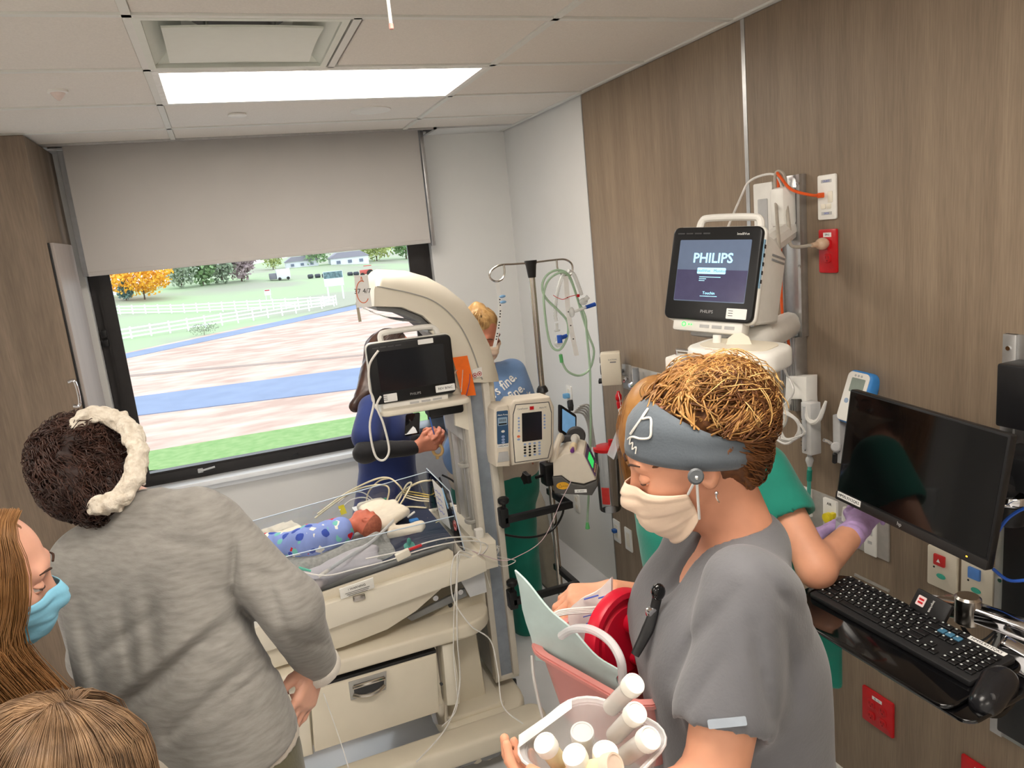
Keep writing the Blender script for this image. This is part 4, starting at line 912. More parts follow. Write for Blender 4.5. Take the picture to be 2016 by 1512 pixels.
tag(obj('mains_cable', tube([PY(1108, 975, 2.86), PY(1108, 1010, 2.84), PY(1085, 1045, 2.82), PY(1040, 1058, 2.80), PY(980, 1050, 2.78), PY(930, 1035, 2.95), PY(905, 1020, 3.02), PY(890, 1000, 3.05)], .005, 8), BLACKP), 'black power cord sweeping from the pumps behind the warmer column', 'cable')
for i, pts in enumerate(([(865, 940, 3.2), (885, 985, 3.15), (915, 1000, 3.1), (945, 1008, 3.06)], [(870, 935, 3.22), (895, 950, 3.2), (915, 985, 3.15), (950, 998, 3.06)], [(890, 1000, 3.1), (915, 997, 3.1), (935, 1003, 3.1), (950, 1012, 3.06)])):
    tag(obj('black_cable', tube([PY(*p) for p in pts], .0045, 8), BLACKP), ['black cable arching down behind the bed head wall', 'black cable rising to the dark rail behind the bed', 'short black cable beside the bed head wall'][i], 'cable', 'black cables behind the bed')
# black lower cord with mains adaptor
ad = thing('mains_adaptor', 'white plug adaptor hanging at the warmer column with tangled white leads', 'plug', tuple(PY(945, 1060, 2.70)))
obj('body', box(PY(943, 1052, 2.70), (.035, .03, .05), .006), WHITEPL, ad)
tg_ = []
for s_ in range(4):
    r_ = np.random.default_rng(40+s_); c = PY(968, 1085, 2.66); tg_.append(tube([c+V(.035*math.cos(a*1.9+s_)*r_.uniform(.4, 1), .02*math.sin(a+s_), .03*math.sin(a*2.3+s_)*r_.uniform(.4, 1)) for a in np.linspace(0, 6, 9)], .0014, 5))
obj('tangled_leads', join(*tg_, tube([PY(943, 1065, 2.69), PY(950, 1085, 2.66), PY(955, 1120, 2.66), PY(965, 1157, 2.66)], .0016, 5)), WHITEPL, ad)

# ------------------------------------------------------------------ breathing circuit on the hook
def cr8(pts, Y): return [PY(930+x/5.215, 490+y/5.215, Y+.006*math.sin(i*2.1)) for i, (x, y) in enumerate(pts)]
bc = thing('breathing_circuit', 'green and clear breathing tubing coiled over the right pole hook', 'tubing', tuple(PY(1120, 780, 2.83)))
obj('green_tube', tube(cr8([(905, 1080), (925, 1170), (985, 1262), (1100, 1300), (1205, 1230), (1248, 1050), (1190, 880), (1115, 640), (1060, 450), (990, 270), (880, 218), (770, 265), (718, 370), (750, 500), (890, 640), (975, 750), (975, 900), (905, 1030), (825, 1015), (775, 880), (738, 600), (738, 430), (800, 300), (930, 240), (1010, 320), (1090, 540), (1160, 700), (1172, 850), (1205, 1200), (1212, 1500)], 2.825)+[PY(1163, 840, 2.84), PY(1160, 950, 2.85), PY(1156, 1030, 2.86)], .0052, 8, 5), milky('green_tube_mat', (176, 206, 176), .75), bc)
obj('tube_end', lathe([(.006, 0), (.008, -.012), (.011, -.03), (.009, -.032)], 12, frame_z(PY(1156, 1028, 2.86), (0, 0, 1))), mat('green_cuff', (96, 180, 110), .4), bc)
obj('green_cuff', cyl(cr8([(905, 1085)], 2.825)[0], cr8([(918, 1165)], 2.825)[0], .008, n=12), mat('green_cuff', (96, 180, 110), .4), bc)
CT = milky('corrugated_clear', (226, 228, 226), .6)
def corr(pts, r, n): p = _resamp(catmull(pts, 10), n); return tube(p, [r if i % 2 else r*.86 for i in range(n)], 10, smooth=False)
obj('corrugated_tube', corr(cr8([(985, 225), (920, 290), (865, 480), (850, 640), (860, 740)], 2.835), .0085, 40), CT, bc)
obj('corrugated_tube', corr(cr8([(985, 225), (1040, 260), (1090, 380), (1120, 470)], 2.815), .0085, 30), CT, bc)
c = cr8([(865, 760), (870, 840), (875, 920), (890, 1010)], 2.83)
obj('elbow', join(cyl(c[0], c[1], .006, n=10), cyl(c[1]-V(.012, 0, 0), c[1]+V(.012, 0, 0), .004, n=8), lathe([(.008, 0), (.018, .012), (.018, .02), (.012, .028), (.012, .04), (.006, .05)], 16, frame_z(c[3], c[1]-c[3]))), CT, bc)
obj('blue_valve', join(cyl(c[2]-V(0, .02, .016), c[2]-V(0, .02, -.016), .011, n=14), cyl(c[2]+V(.012, 0, 0), c[2]+V(.05, .01, .004), .009, n=12)), mat('valve_blue', (38, 88, 190), .4), bc)
b_ = cr8([(1020, 650), (1140, 540), (1190, 490), (1165, 600), (1245, 570)], 2.81)
obj('clear_bulb', join(sphere(b_[0], (.013, .013, .022)), cyl(b_[0]+V(.01, 0, 0), b_[3], .006, n=10), sphere(b_[1], (.02, .012, .016)), cyl(b_[1], b_[2], .01, n=12)), CT, bc)
obj('blue_cap', cyl(b_[3], b_[4]+V(.006, 0, 0), .008, .009, n=12), mat('valve_blue', (38, 88, 190), .4), bc)
obj('red_tether', join(tube(cr8([(830, 475), (870, 500), (930, 518), (1000, 490), (1060, 475)], 2.81), .0014, 6), box(cr8([(1085, 480)], 2.81)[0], (.012, .01, .012), .002)), RED, bc)
def paper_strip(name, label, pts, w_, Y, marks):
    p = _resamp(catmull(cr8(pts, Y), 8), 24); g = np.array([p-V(w_/2, 0, 0), p+V(w_/2, 0, 0)]).transpose(1, 0, 2)
    t = thing(name, label, 'paper strip', tuple(p[-1])); obj('paper', sheet(g, .0008), PAPER, t)
    for i in range(marks):
        q = p[6+int(i*16/marks)]+V(0, -.0012, 0); obj('print', xf(prism(rrect(.006, .005, .001, 2), 0, .0006), frame(q, (1, 0, 0), ZZ, (0, -1, 0))), INK, t)
    return t, p
t_, p_ = paper_strip('tape_chart', 'white strip of printed symbols hanging from the left pole hook', [(255, 345), (275, 480), (287, 620), (272, 780), (250, 900), (225, 1010)], .016, 2.84, 12)
for k in (5, 7): obj('blue_clip', sphere(p_[k]+V(.012, -.006, 0), (.014, .006, .006)), mat('clip_blue', (130, 176, 220), .5), t_)
t_, p_ = paper_strip('size_strip', 'white perforated strip hanging within the coiled green tubing', [(960, 280), (970, 450), (985, 650), (1020, 850), (1070, 1095)], .022, 2.82, 4)
# small bedside tablet with cables clamped behind the pole
td = thing('handheld_monitor', 'small black tablet monitor with blue screen behind the infusion pump', 'tablet', tuple(PY(1130, 890, 2.95)))
qs = [PY(1104, 800, 2.98), PY(1134, 820, 3.0), PY(1136, 868, 3.0), PY(1104, 848, 2.98)]
ex = nrm(qs[1]-qs[0]); ez = nrm(qs[0]-qs[3]); Mt = frame(sum(qs)/4, ex, ez, nrm(np.cross(ex, ez)))
obj('case', prism(rrect(.115, .13, .01, 3), -.02, .0, Mt, .004), BLACKP, td)
obj('screen', prism(rrect(.09, .10, .002, 2), 0, .0012, Mt), mat('tablet_blue', (120, 170, 214), .2, emit=.25, ecol=(120, 170, 214)), td)
obj('stand', tube([PY(1125, 870, 3.0), PY(1118, 900, 3.0), PY(1100, 905, 2.95), PY(1090, 880, 2.88)], .008, 8), BLACKP, td)
for i in range(5):
    tag(obj('grey_lead', tube([PY(1128+3*i, 812-3*i, 3.02), PY(1148+3*i, 815-4*i, 3.04), PY(1158+2*i, 840, 3.05), PY(1160+3*i, 880, 3.05)], .0045, 6), LGREY), 'grey lead in the bundle hanging behind the small tablet', 'cable', 'grey leads behind the tablet')

# ------------------------------------------------------------------ bedding and loose leads on the warmer
GREYB = mat('grey_marl_blanket', (170, 168, 162), .95, vscale=80, col2=(138, 138, 134), bump=.3, bscale=220)
CREAMB = mat('cream_cloth', (228, 218, 200), .95, var=.05, vscale=30, bump=.4, bscale=60)
def soft(fn, disp=None, h=.006):
    s = SDF(); fn(s); s.disp = disp; return s.mesh(h)
def D(px, py, h): # point above the deck
    z = .9
    for _ in range(6): q = PZ(px, py, z); z = bz(q[0])+h
    return q
# nest blanket (grey) : a low roll along the near side and under the baby
def f(s):
    for a, b, r1, r2 in ((D(520, 1150, .085), D(690, 1085, .085), .030, .028), (D(690, 1085, .085), D(740, 1062, .085), .028, .026)): s.cap(a, b, r1, r2, .03)
    s.rbox((.20, 2.86, bz(.2)+.062), (.26, .19, .016), .012, k=.03)
tag(obj('nest_blanket', soft(f, folds(.004, 60, 3)), GREYB, smooth=180), 'grey marl blanket rolled around the baby on the mattress', 'blanket')
LIL = mat('lilac_grey_fleece', (196, 190, 194), .95, var=.04, vscale=40, bump=.25, bscale=150)
def f(s):
    a, b = D(600, 1160, .06), D(735, 1095, .066)
    for o_ in (V(0, 0, 0), V(.01, .03, .012), V(-.01, .055, .016)): s.cap(a+o_, b+o_, .022, .020, .02)
    s.rbox((a+b)/2+V(0, .02, -.01), (.15, .035, .022), .012, A=[nrm(b-a), nrm((0, 1, 0)), ZZ], k=.02)
tag(obj('folded_fleece', soft(f, folds(.002, 70, 5), .005), LIL, smooth=180), 'pale lilac-grey fleece folded along the near side of the bed', 'blanket')
def f(s):
    for i, (x, y) in enumerate(((545, 1045), (560, 1040), (538, 1062), (575, 1050))):
        c = D(x, y, .09+.01*i); s.rbox(c, (.055, .05, .012), .010, A=[nrm((1, .3, .1*i)), nrm((-.3, 1, .1)), ZZ], k=.015)
tag(obj('cloth_stack', soft(f, folds(.003, 90, 8), .004), CREAMB, smooth=180), 'stack of folded cream cloths at the foot of the bed', 'cloth')
def f(s):
    s.rbox(D(765, 1015, .09), (.075, .085, .022), .018, A=[nrm((1, .2, .3)), nrm((-.2, 1, 0)), nrm((-.3, 0, 1))], k=.03)
    s.rbox(D(735, 1000, .10), (.06, .06, .02), .015, k=.03); s.rbox(D(800, 1045, .06), (.07, .04, .015), .01, A=[nrm((1, -.3, 0)), nrm((.3, 1, 0)), ZZ], k=.03)
tag(obj('head_cloth', soft(f, folds(.007, 55, 12), .005), CREAMB, smooth=180), 'rumpled cream cloth bunched around the baby\'s head', 'cloth')
# swaddle sheet hem behind the baby
tag(obj('white_hem', tube([D(628, 1135, .10), D(680, 1100, .105), D(730, 1068, .105), D(765, 1035, .11), D(775, 1025, .11)], .008, 8, flat=.003), PAPER), 'white hem of the sheet along the swaddled baby', 'cloth')
# loops of cream and white leads
CRM = mat('cream_lead', (230, 218, 186), .45); WHL = mat('white_lead', (232, 230, 226), .45); YEL2 = mat('yellow_lead', (222, 196, 110), .45)
def lead(pts, r, m_, label): return tag(obj('sensor_lead', tube([D(x, y, h) for x, y, h in pts], r, 6, 6), m_), label, 'cable', 'patient leads on the bed')
lead([(620, 1020, .06), (660, 990, .10), (700, 965, .14), (740, 955, .18), (765, 960, .17), (760, 990, .1), (745, 1000, .08)], .004, CRM, 'thick cream lead arching from the foot end to a loop by the cloth')
lead([(625, 1012, .08), (680, 972, .14), (735, 945, .2), (765, 941, .21), (785, 955, .18), (795, 970, .13)], .004, CRM, 'highest cream lead arching over the far clear wall')
lead([(720, 1000, .07), (725, 970, .13), (745, 948, .18), (765, 942, .18)], .0035, CRM, 'cream lead rising upright out of the rumpled cloth')
lead([(770, 1000, .07), (790, 970, .12), (830, 948, .16), (865, 950, .15), (873, 970, .12), (862, 985, .09)], .0045, CRM, 'wide cream loop curling around the head wall corner')
lead([(770, 1005, .07), (785, 985, .1), (800, 955, .15), (810, 953, .15), (790, 990, .1), (780, 1000, .08)], .004, CRM, 'narrow cream loop standing beside the yellow leads')
lead([(665, 992, .1), (690, 972, .12), (715, 970, .12), (740, 990, .09), (748, 1000, .07)], .003, WHL, 'white lead in a low arch before the navy scrubs')
lead([(668, 1005, .09), (690, 985, .11), (720, 980, .11), (745, 1000, .08)], .003, WHL, 'second white lead crossing under the low arch')
lead([(765, 1005, .07), (800, 998, .07), (840, 1000, .06)], .004, CRM, 'cream lead lying towards the taped card')
for i in range(4): lead([(795, 966+4*i, .11), (820, 970+5*i, .1), (845, 975+4*i, .09)], .0028, YEL2 if i < 2 else CRM, ['upper yellow lead stretched beside the card', 'lower yellow lead stretched beside the card', 'upper pale lead under the yellow ones', 'lowest pale lead under the yellow ones'][i])
def front_lead(pts, r, m_, label): return tag(obj('sensor_lead', tube([PY(*p) for p in pts], r, 6, 6), m_), label, 'cable', 'patient leads on the bed')
front_lead([(575, 1122, 2.60), (640, 1133, 2.58), (700, 1120, 2.575), (760, 1105, 2.575), (830, 1082, 2.575), (890, 1068, 2.58), (935, 1065, 2.6), (960, 1075, 2.62), (940, 1095, 2.6), (905, 1085, 2.57), (900, 1120, 2.565), (900, 1250, 2.55), (905, 1350, 2.545), (880, 1430, 2.5), (820, 1500, 2.4)], .0026, WHL, 'long white lead lying on the bed rail and dropping to the floor')
front_lead([(720, 1100, 2.6), (790, 1085, 2.59), (840, 1068, 2.59), (890, 1058, 2.6), (940, 1060, 2.62), (945, 1085, 2.6), (930, 1098, 2.58), (895, 1095, 2.565), (890, 1170, 2.56), (925, 1230, 2.545), (965, 1260, 2.54), (980, 1320, 2.52), (990, 1390, 2.45), (1030, 1425, 2.40)], .0026, WHL, 'white lead looping at the head rail and curving down past the shelf')
front_lead([(905, 1090, 2.57), (895, 1180, 2.56), (893, 1290, 2.54), (900, 1390, 2.52), (870, 1430, 2.5)], .0018, WHL, 'thin clear lead hanging straight down before the pedestal')
front_lead([(637, 1365, 2.53), (660, 1430, 2.5), (680, 1490, 2.42), (690, 1530, 2.38)], .0018, WHL, 'thin white lead hanging before the drawer')
front_lead([(905, 1075, 2.6), (950, 1090, 2.62), (1000, 1100, 2.64), (1015, 1105, 2.66), (990, 1115, 2.66), (960, 1100, 2.65)], .0016, WHL, 'thin white lead looping out to the right of the column')
rc = PY(815, 1078, 2.575); lc = thing('lead_connector', 'cream lead block with red plug clipped on the bed rail', 'connector', tuple(PY(790, 1095, 2.575)))
obj('block', xf(box((0, 0, 0), (.055, .02, .028), .003), frame(PY(793, 1092, 2.575), nrm((1, 0, .25)), (0, 1, 0), nrm((-.25, 0, 1)))), CREAM2, lc)
obj('red_plug', cyl(PY(803, 1083, 2.575), PY(830, 1073, 2.575), .006, n=8), RED, lc)
# pacifier, tags, card
c = D(806, 1075, .065); pa = thing('pacifier', 'teal soother lying on the navy star sheet', 'pacifier', tuple(c))
TEAL = mat('teal_silicone', (60, 170, 150), .35)
obj('shield', xf(prism(rrect(.045, .034, .014, 5), -.004, .004, None, .003), frame(c, nrm((1, .2, 0)), nrm((-.1, .8, .5)), nrm((0, -.5, .8)))), TEAL, pa)
obj('nipple', sphere(c+V(.0, -.006, .022), (.009, .009, .014)), TEAL, pa)
yt = D(672, 1005, .085); tag(obj('yellow_tag', sheet(np.array([[yt+V(-.012, 0, .022), yt+V(.014, 0, .026)], [yt+V(-.004, -.01, -.018), yt+V(.022, -.01, -.014)]]), .002), mat('yellow_tag_mat', (240, 220, 40), .6)), 'small yellow tag above the swaddled baby', 'tag')
gt = D(752, 985, .11); tag(obj('green_connector', box(gt, (.045, .018, .014), .004), mat('connector_green', (60, 160, 130), .4)), 'small green lead connector on the rumpled cloth', 'connector')
wt = D(703, 1003, .10); tag(obj('white_pad', sheet(np.array([[wt+V(-.02, .01, .01), wt+V(.02, .01, .012)], [wt+V(-.015, -.02, 0), wt+V(.022, -.02, 0)]]), .003), PAPER), 'small white sensor pad beside the yellow tag', 'pad')
bt = D(815, 1025, .07); tag(obj('blue_probe', box(bt, (.04, .03, .014), .005), mat('probe_blue', (50, 120, 190), .4)), 'small blue probe lying by the taped card', 'probe')
wc = D(803, 1018, .085); tag(obj('white_clip', cyl(wc, wc+V(.035, .02, .008), .005, n=8), WHITEPL), 'short white clip beside the blue probe', 'clip')
nc = thing('name_card', 'white handwritten card with blue edge taped inside the head wall', 'card', (.70, 2.86, bz(.7)))
k4 = [V(.7035, 3.02, 1.055), V(.7035, 2.86, 1.055), V(.7035, 2.80, .90), V(.7035, 2.96, .885)]
obj('paper', sheet(np.array([[k4[0], k4[1]], [k4[3], k4[2]]]), .001), PAPER, nc)
def kc(u, v): return k4[0]*(1-u)*(1-v)+k4[1]*u*(1-v)+k4[3]*(1-u)*v+k4[2]*u*v+V(-.0012, 0, 0)
obj('handwriting', join(*[tube([kc(.1+.1*j, .22+.16*i+.03*math.sin(j*2.3+i)) for j in range(7)], .0009, 4, 3) for i in range(4)]), BLUEINK, nc)
obj('blue_edge', tube([V(.7035, 2.86, 1.06), V(.7035, 2.80, .99)], .006, 6, flat=.002), mat('pale_blue_tape', (150, 200, 236), .5), nc)
nl = obj('no_lift_sticker', prism(circ(.022, 18), 0, .0008, frame((.7038, 2.72, .945), (0, -1, 0), ZZ, (-1, 0, 0))), mat('sticker_white_pink', (236, 214, 214), .5), WM)
obj('symbol', join(xf(tube([(math.cos(a)*.02, math.sin(a)*.02, .001) for a in np.linspace(0, 6.28, 15)[:-1]], .0018, 5, closed=True), frame((.7030, 2.72, .945), (0, -1, 0), ZZ, (-1, 0, 0))), xf(box((0, 0, .001), (.018, .014, .001)), frame((.7030, 2.72, .945), (0, -1, 0), ZZ, (-1, 0, 0)))), mat('warning_red', (176, 50, 50)), nl)
tb_ = PY(588, 1118, 2.60)
tag(obj('oxygen_connector', join(cyl(PY(588, 1118, 2.6), PY(612, 1124, 2.6), .006, .004, n=10)), mat('connector_teal', (110, 200, 180), .4)), 'small teal connector on the line beside the grey jacket', 'connector')
# armchair with dark rim behind the bed
TAUP = mat('taupe_vinyl', (150, 142, 128), .6, var=.04); GRV = mat('grey_vinyl', (160, 162, 168), .6, var=.03)
ch = thing('recliner', 'grey reclining chair with dark rim behind the warmer', 'armchair', (1.05, 4.08, 0))
obj('seat', box2((.86, 3.85, .12), (1.45, 4.35, .46), .05, 4), GRV, ch)
obj('backrest', slab_y([(.74, .3), (1.4, .3), (1.4, .93), (.74, .93)], 4.35, 4.52, .04, 4), GRV, ch)
obj('rim', box2((.66, 4.32, .90), (1.42, 4.54, .955), .02, 3), mat('dark_rim', (50, 56, 66), .3), ch)
arm = [(3.70, .02), (4.50, .02), (4.50, .62), (4.2, .72), (3.98, .68), (3.80, .52), (3.73, .3)]
for x in (.84, 1.50): obj('armrest', prism(arm, -.04, .04, frame((x, 0, 0), (0, 1, 0), ZZ, (1, 0, 0)), .02, 3), TAUP, ch)
# ================================================================== RIGHT WALL: PLATES, MONITORS, ARMS
def wallrect(px0, px1, x=XR):
    a, b = PX(*px0, x), PX(*px1, x); return a[1], a[2], b[1], b[2]      # y0,z0 (far/top) y1,z1 (near/bottom)
MWALL = lambda y, z, x=XR: frame((x, y, z), (0, -1, 0), ZZ, (-1, 0, 0))   # local x to the right on the wall, z out of the wall
def plate(name, label, cat, y, z, w_, h_, m_, group=None, th=.008, r=.006):
    t = thing(name, label, cat, (XR, y, z-h_/2), group)
    obj('cover', prism(rrect(w_, h_, r, 4), 0, th, MWALL(y, z), .003, 2), m_, t); return t
def duplex(t, y, z, m_, dark, n=2, th=.008):
    for k in range(n):
        zz = z+(.5-k)*.045 if n == 2 else z
        o = obj('socket', prism(rrect(.030, .030, .010, 4), th-.001, th+.003, MWALL(y, zz), .001), m_, t)
        obj('slot', join(xf(box((-.006, .003, th+.003), (.002, .008, .001)), MWALL(y, zz)), xf(box((.006, .003, th+.003), (.002, .007, .001)), MWALL(y, zz)), xf(prism(circ(.0025, 8), th+.002, th+.0035), MWALL(y, zz-.008))), dark, o)
DRED = mat('red_dark', (120, 12, 18), .5)
def wy(px, py): q = PX(px, py, XR); return q[1], q[2]
# data plate
y, z = wy(1631, 388); t = plate('data_plate', 'white network wall plate with orange cord plugged in', 'wall plate', y, z, .078, .140, WHITEPL)
obj('jack', prism(rrect(.02, .035, .003, 2), .007, .010, MWALL(y-.016, z+.0), .001), CREAM2, t); obj('jack', prism(rrect(.02, .016, .003, 2), .007, .010, MWALL(y-.010, z-.028), .001), CREAM2, t); obj('jack', prism(rrect(.02, .016, .003, 2), .007, .010, MWALL(y+.014, z-.028), .001), CREAM2, t)
obj('label', join(xf(box((0, .05, .0083), (.044, .010, .0006)), MWALL(y, z)), xf(box((0, -.05, .0083), (.044, .010, .0006)), MWALL(y, z))), LGREY, t)
obj('lettering', join(text('C4-A12', .009, on(MWALL(y, z), 0, .05, .0088)), text('DATA', .008, on(MWALL(y, z), 0, -.05, .0088))), BLUEINK, t)
jack = V(XR-.012, y+.016, z+.008)
# red outlet
y, z = wy(1633, 494); ro = plate('red_outlet', 'red emergency outlet with clear plug in it, high on the wall', 'outlet', y, z, .078, .140, RED, 'red emergency outlets')
duplex(ro, y, z, RED, DRED); lbw = obj('label', xf(box((.0, .052, .0085), (.034, .014, .0006)), MWALL(y, z)), PAPER, ro); obj('lettering', text('EM-2', .009, on(MWALL(y, z), 0, .052, .009)), INK, ro)
plug = V(XR-.012, y+.006, z+.025)
CORDG = mat('grey_mains_cord', (176, 168, 156), .5); ORC = mat('orange_cord', (232, 92, 30), .5)
# mounting rail, hook plates
rl = thing('wall_channel', 'vertical aluminium wall channel carrying the lit monitor', 'mounting rail', (XR, 2.02, 1.3))
ry0 = 2.035
obj('track', join(box2((XR-.022, 1.985, 1.62), (XR, 2.085, 2.16), .002), box2((XR-.03, 1.985, 1.62), (XR-.02, 1.998, 2.16)), box2((XR-.03, 2.072, 1.62), (XR-.02, 2.085, 2.16))), ALU, rl)
for z in (2.13, 1.86): obj('screw', cyl((XR-.033, 1.99, z), (XR-.028, 1.99, z), .006, n=10), CHROME, rl)
obj('lower_track', join(box2((XR-.05, 1.995, 1.36), (XR, 2.075, 1.62), .002), *[box2((XR-.053, 2.0+.012*i, 1.36), (XR-.049, 2.005+.012*i, 1.62)) for i in range(6)]), ALU, rl)
wp = plate('cable_plate', 'white rectangular wall box behind the lit monitor', 'wall plate', 2.19, 2.05, .10, .20, WHITEPL)
obj('recess', prism(rrect(.05, .13, .004, 2), .008, .010, MWALL(2.19, 2.03)), LGREY, wp)
# lit monitor
face = [P(1303, 456, 2.29), P(1477, 447, 2.10), P(1508, 638, 2.06), P(1333, 620, 2.25)]
o = sum(face)/4; ex = nrm(face[1]-face[0]+face[2]-face[3]); ez = nrm((face[0]+face[1]-face[2]-face[3])); ez = nrm(ez-ex*(ez@ex))
Wm = (np.linalg.norm(face[1]-face[0])+np.linalg.norm(face[2]-face[3]))/2; Hm = (np.linalg.norm(face[0]-face[3])+np.linalg.norm(face[1]-face[2]))/2
tP, MP = patient_monitor('patient_monitor', 'lit wall-mounted monitor showing a blue start screen', o, ex, ez, Wm, Hm, .20, True)
def mp(x, y, z): return (MP@np.array([x, y, z, 1]))[:3]
obj('side_vent', join(*[xf(box((Wm*.472, Hm*(.26-.05*i), -.14), (.003, .006, .09), .001), MP) for i in range(2)]), MGREY, tP)
obj('side_label', xf(box((Wm*.505, Hm*.12, -.018), (.002, Hm*.5, .018)), MP), mat('label_pale_blue', (150, 190, 220), .5), tP)
obj('side_label_print', join(*[xf(box((Wm*.505+.001, Hm*(.30-.09*i), -.018), (.001, Hm*.04, .010)), MP) for i in range(5)]), INK, tP)
# mount arm with tray
ma = thing('monitor_mount', 'white articulated wall arm with rounded tray below the lit monitor', 'mount arm', (XR-.1, 2.04, 1.5))
obj('arm_upper', join(tube([(XR-.03, 2.04, 1.98), mp(.02, .10, -.25), mp(0, 0, -.2)], [.035, .04, .05], 10), box((XR-.05, 2.04, 2.06), (.06, .07, .13), .015)), WHITEPL, ma)
obj('arm_neck', tube([(XR-.04, 2.04, 1.66), mp(.1, -Hm*.62, -.16), mp(.02, -Hm*.66, -.10), mp(.02, -Hm*.6, -.09)], [.045, .04, .032, .03], 12), WHITEPL, ma)
obj('swivel_plate', xf(box((.0, -Hm*.63, -.1), (.14, .02, .12), .006), MP), LGREY, ma)
tc = P(1455, 700, 2.08)
tray = obj('tray', prism(rrect(.26, .20, .06, 6), -.03, .03, frame(tc, nrm(ex), nrm(np.cross(ZZ, ex)), ZZ), .014, 3), WHITEPL, ma)
obj('tray_top', prism(rrect(.20, .15, .05, 6), .028, .032, frame(tc, nrm(ex), nrm(np.cross(ZZ, ex)), ZZ)), CREAM, ma)
obj('tray_post', cyl(P(1412, 660, 2.12), P(1410, 690, 2.12), .012, n=14), WHITEPL, ma)
obj('tray_neck', tube([tc+V(0, 0, .03), mp(.05, -Hm*.72, -.12), mp(.09, -Hm*.6, -.15)], [.035, .02, .03], 10), CREAM2, ma)
bx = thing('module_box', 'small white module box with wire bail hanging beside the tray', 'device', tuple(P(1345, 745, 2.1)))
Mb = frame(P(1352, 735, 2.12), nrm(ex), nrm(np.cross(ZZ, ex)), ZZ)
obj('case', xf(box((0, 0, 0), (.10, .07, .10), .008), Mb), WHITEPL, bx)
obj('bail', xf(tube([(-.03, 0, .05), (-.03, 0, .066), (.03, 0, .066), (.10, 0, .058)], .004, 8, smooth=False), Mb), CHROME, bx)
obj('lettering', join(text('MEMORY', .011, Mb@frame((-.012, -.0355, .02), (1, 0, 0), ZZ, (0, -1, 0))), text('Works', .011, Mb@frame((-.012, -.0355, .006), (1, 0, 0), ZZ, (0, -1, 0)))), BLUEINK, bx)
obj('clear_cover', xf(box((.07, -.01, .045), (.12, .08, .03), .008), Mb), milky('grey_clear', (150, 154, 160), .7), bx)
# cords at the channel
tag(obj('network_cable', tube([jack+V(.002, 0, 0), jack+V(-.03, .02, .005), V(XR-.06, 1.99, jack[2]+.03), V(XR-.065, 2.04, 2.165), V(XR-.05, 2.06, 2.15), V(XR-.055, 2.05, 1.95), V(XR-.06, 2.045, 1.70), V(XR-.075, 2.00, 1.60), V(XR-.07, 2.02, 1.55)], .0048, 8, 8), ORC), 'orange network cord from the wall plate over the channel', 'cable')
tag(obj('network_plug', box(jack+V(-.004, 0, 0), (.022, .014, .016), .003), ORC), 'orange plug in the network wall plate', 'plug')
tag(obj('power_cable', tube([plug+V(-.05, 0, 0), V(XR-.075, 1.975, plug[2]+.0), V(XR-.07, 1.99, plug[2]+.06), V(XR-.06, 2.01, 2.06), V(XR-.05, 2.03, 2.16), V(XR-.06, 2.06, 2.17), V(XR-.07, 2.05, 2.08), mp(.1, .1, -.22)], .0058, 8, 8), CORDG), 'grey mains cord looped over the channel top to the red outlet', 'cable')
pg = thing('mains_plug', 'clear plastic mains plug in the upper red outlet', 'plug', tuple(plug))
obj('plug_body', join(sphere(plug+V(-.012, 0, 0), (.024, .022, .02)), cyl(plug+V(-.03, 0, 0), plug+V(-.055, 0, 0), .010, .007, n=10)), milky('clear_amber_plug', (226, 196, 168), .8, .1), pg)
tag(obj('power_cable', tube([mp(.12, -Hm*.5, -.18), V(XR-.10, 2.0, 1.63), V(XR-.11, 1.99, 1.57), V(XR-.08, 2.02, 1.53), V(XR-.05, 2.03, 1.55)], .007, 8, 8), CORDG), 'thick grey cord looping below the lit monitor', 'cable')
tag(obj('pale_cable', tube([mp(-.1, .08, -.2), V(1.70, 2.16, 2.10), V(1.74, 2.15, 2.16), V(1.77, 2.07, 2.17), V(1.79, 2.05, 2.12)], .004, 8), WHL), 'pale cord arching from the white wall box to the channel top', 'cable')
# cable bracket with hooks and coiled white cord
hb = thing('cable_bracket', 'white forked cable hanger on the aluminium channel', 'bracket', tuple(PX(1565, 860, XR-.06)))
def hx(pts, x): return [PX(a, b, x) for a, b in pts]
br = [(q[1], q[2]) for q in hx([(1548, 741), (1588, 741), (1588, 782), (1590, 810), (1586, 830), (1578, 786), (1555, 786), (1550, 810), (1545, 810), (1546, 780)], XR-.06)]
obj('bracket_plate', prism([(-a, b) for a, b in br], 0, .05, frame((XR-.012, 0, 0), (0, -1, 0), ZZ, (-1, 0, 0)), .004), WHITEPL, hb)
obj('hook', tube(hx([(1586, 800), (1590, 822), (1600, 832), (1612, 826), (1620, 808), (1626, 790)], XR-.09), [.009, .009, .009, .008, .007, .004], 8), WHITEPL, hb)
obj('hook', tube(hx([(1548, 800), (1545, 830), (1535, 840), (1520, 828), (1512, 808), (1508, 790)], XR-.09), [.009, .009, .009, .008, .007, .004], 8), WHITEPL, hb)
cw = thing('coiled_cord', 'white cord wound in a figure-eight on the forked hanger', 'cable', tuple(PX(1550, 870, XR-.1)))
co_ = []
for i in range(7):
    a = i*.9; co_ += [(1528+3*i % 9, 800+2*i), (1520+4*i, 850+2*i), (1540+5*i, 872-2*i), (1560+4*i, 868-3*i), (1575-2*i, 835-2*i), (1545-i, 808+i)]
obj('coil', tube([PX(x, y, XR-.10-.006*math.sin(i*.7)) for i, (x, y) in enumerate(co_)], .0042, 6, 4), WHL, cw)
obj('lead_up', tube([tc+V(.13, 0, -.01), PX(1548, 735, XR-.09), PX(1562, 765, XR-.10), PX(1555, 785, XR-.10), PX(1540, 800, XR-.10)], .0042, 6), WHL, cw)
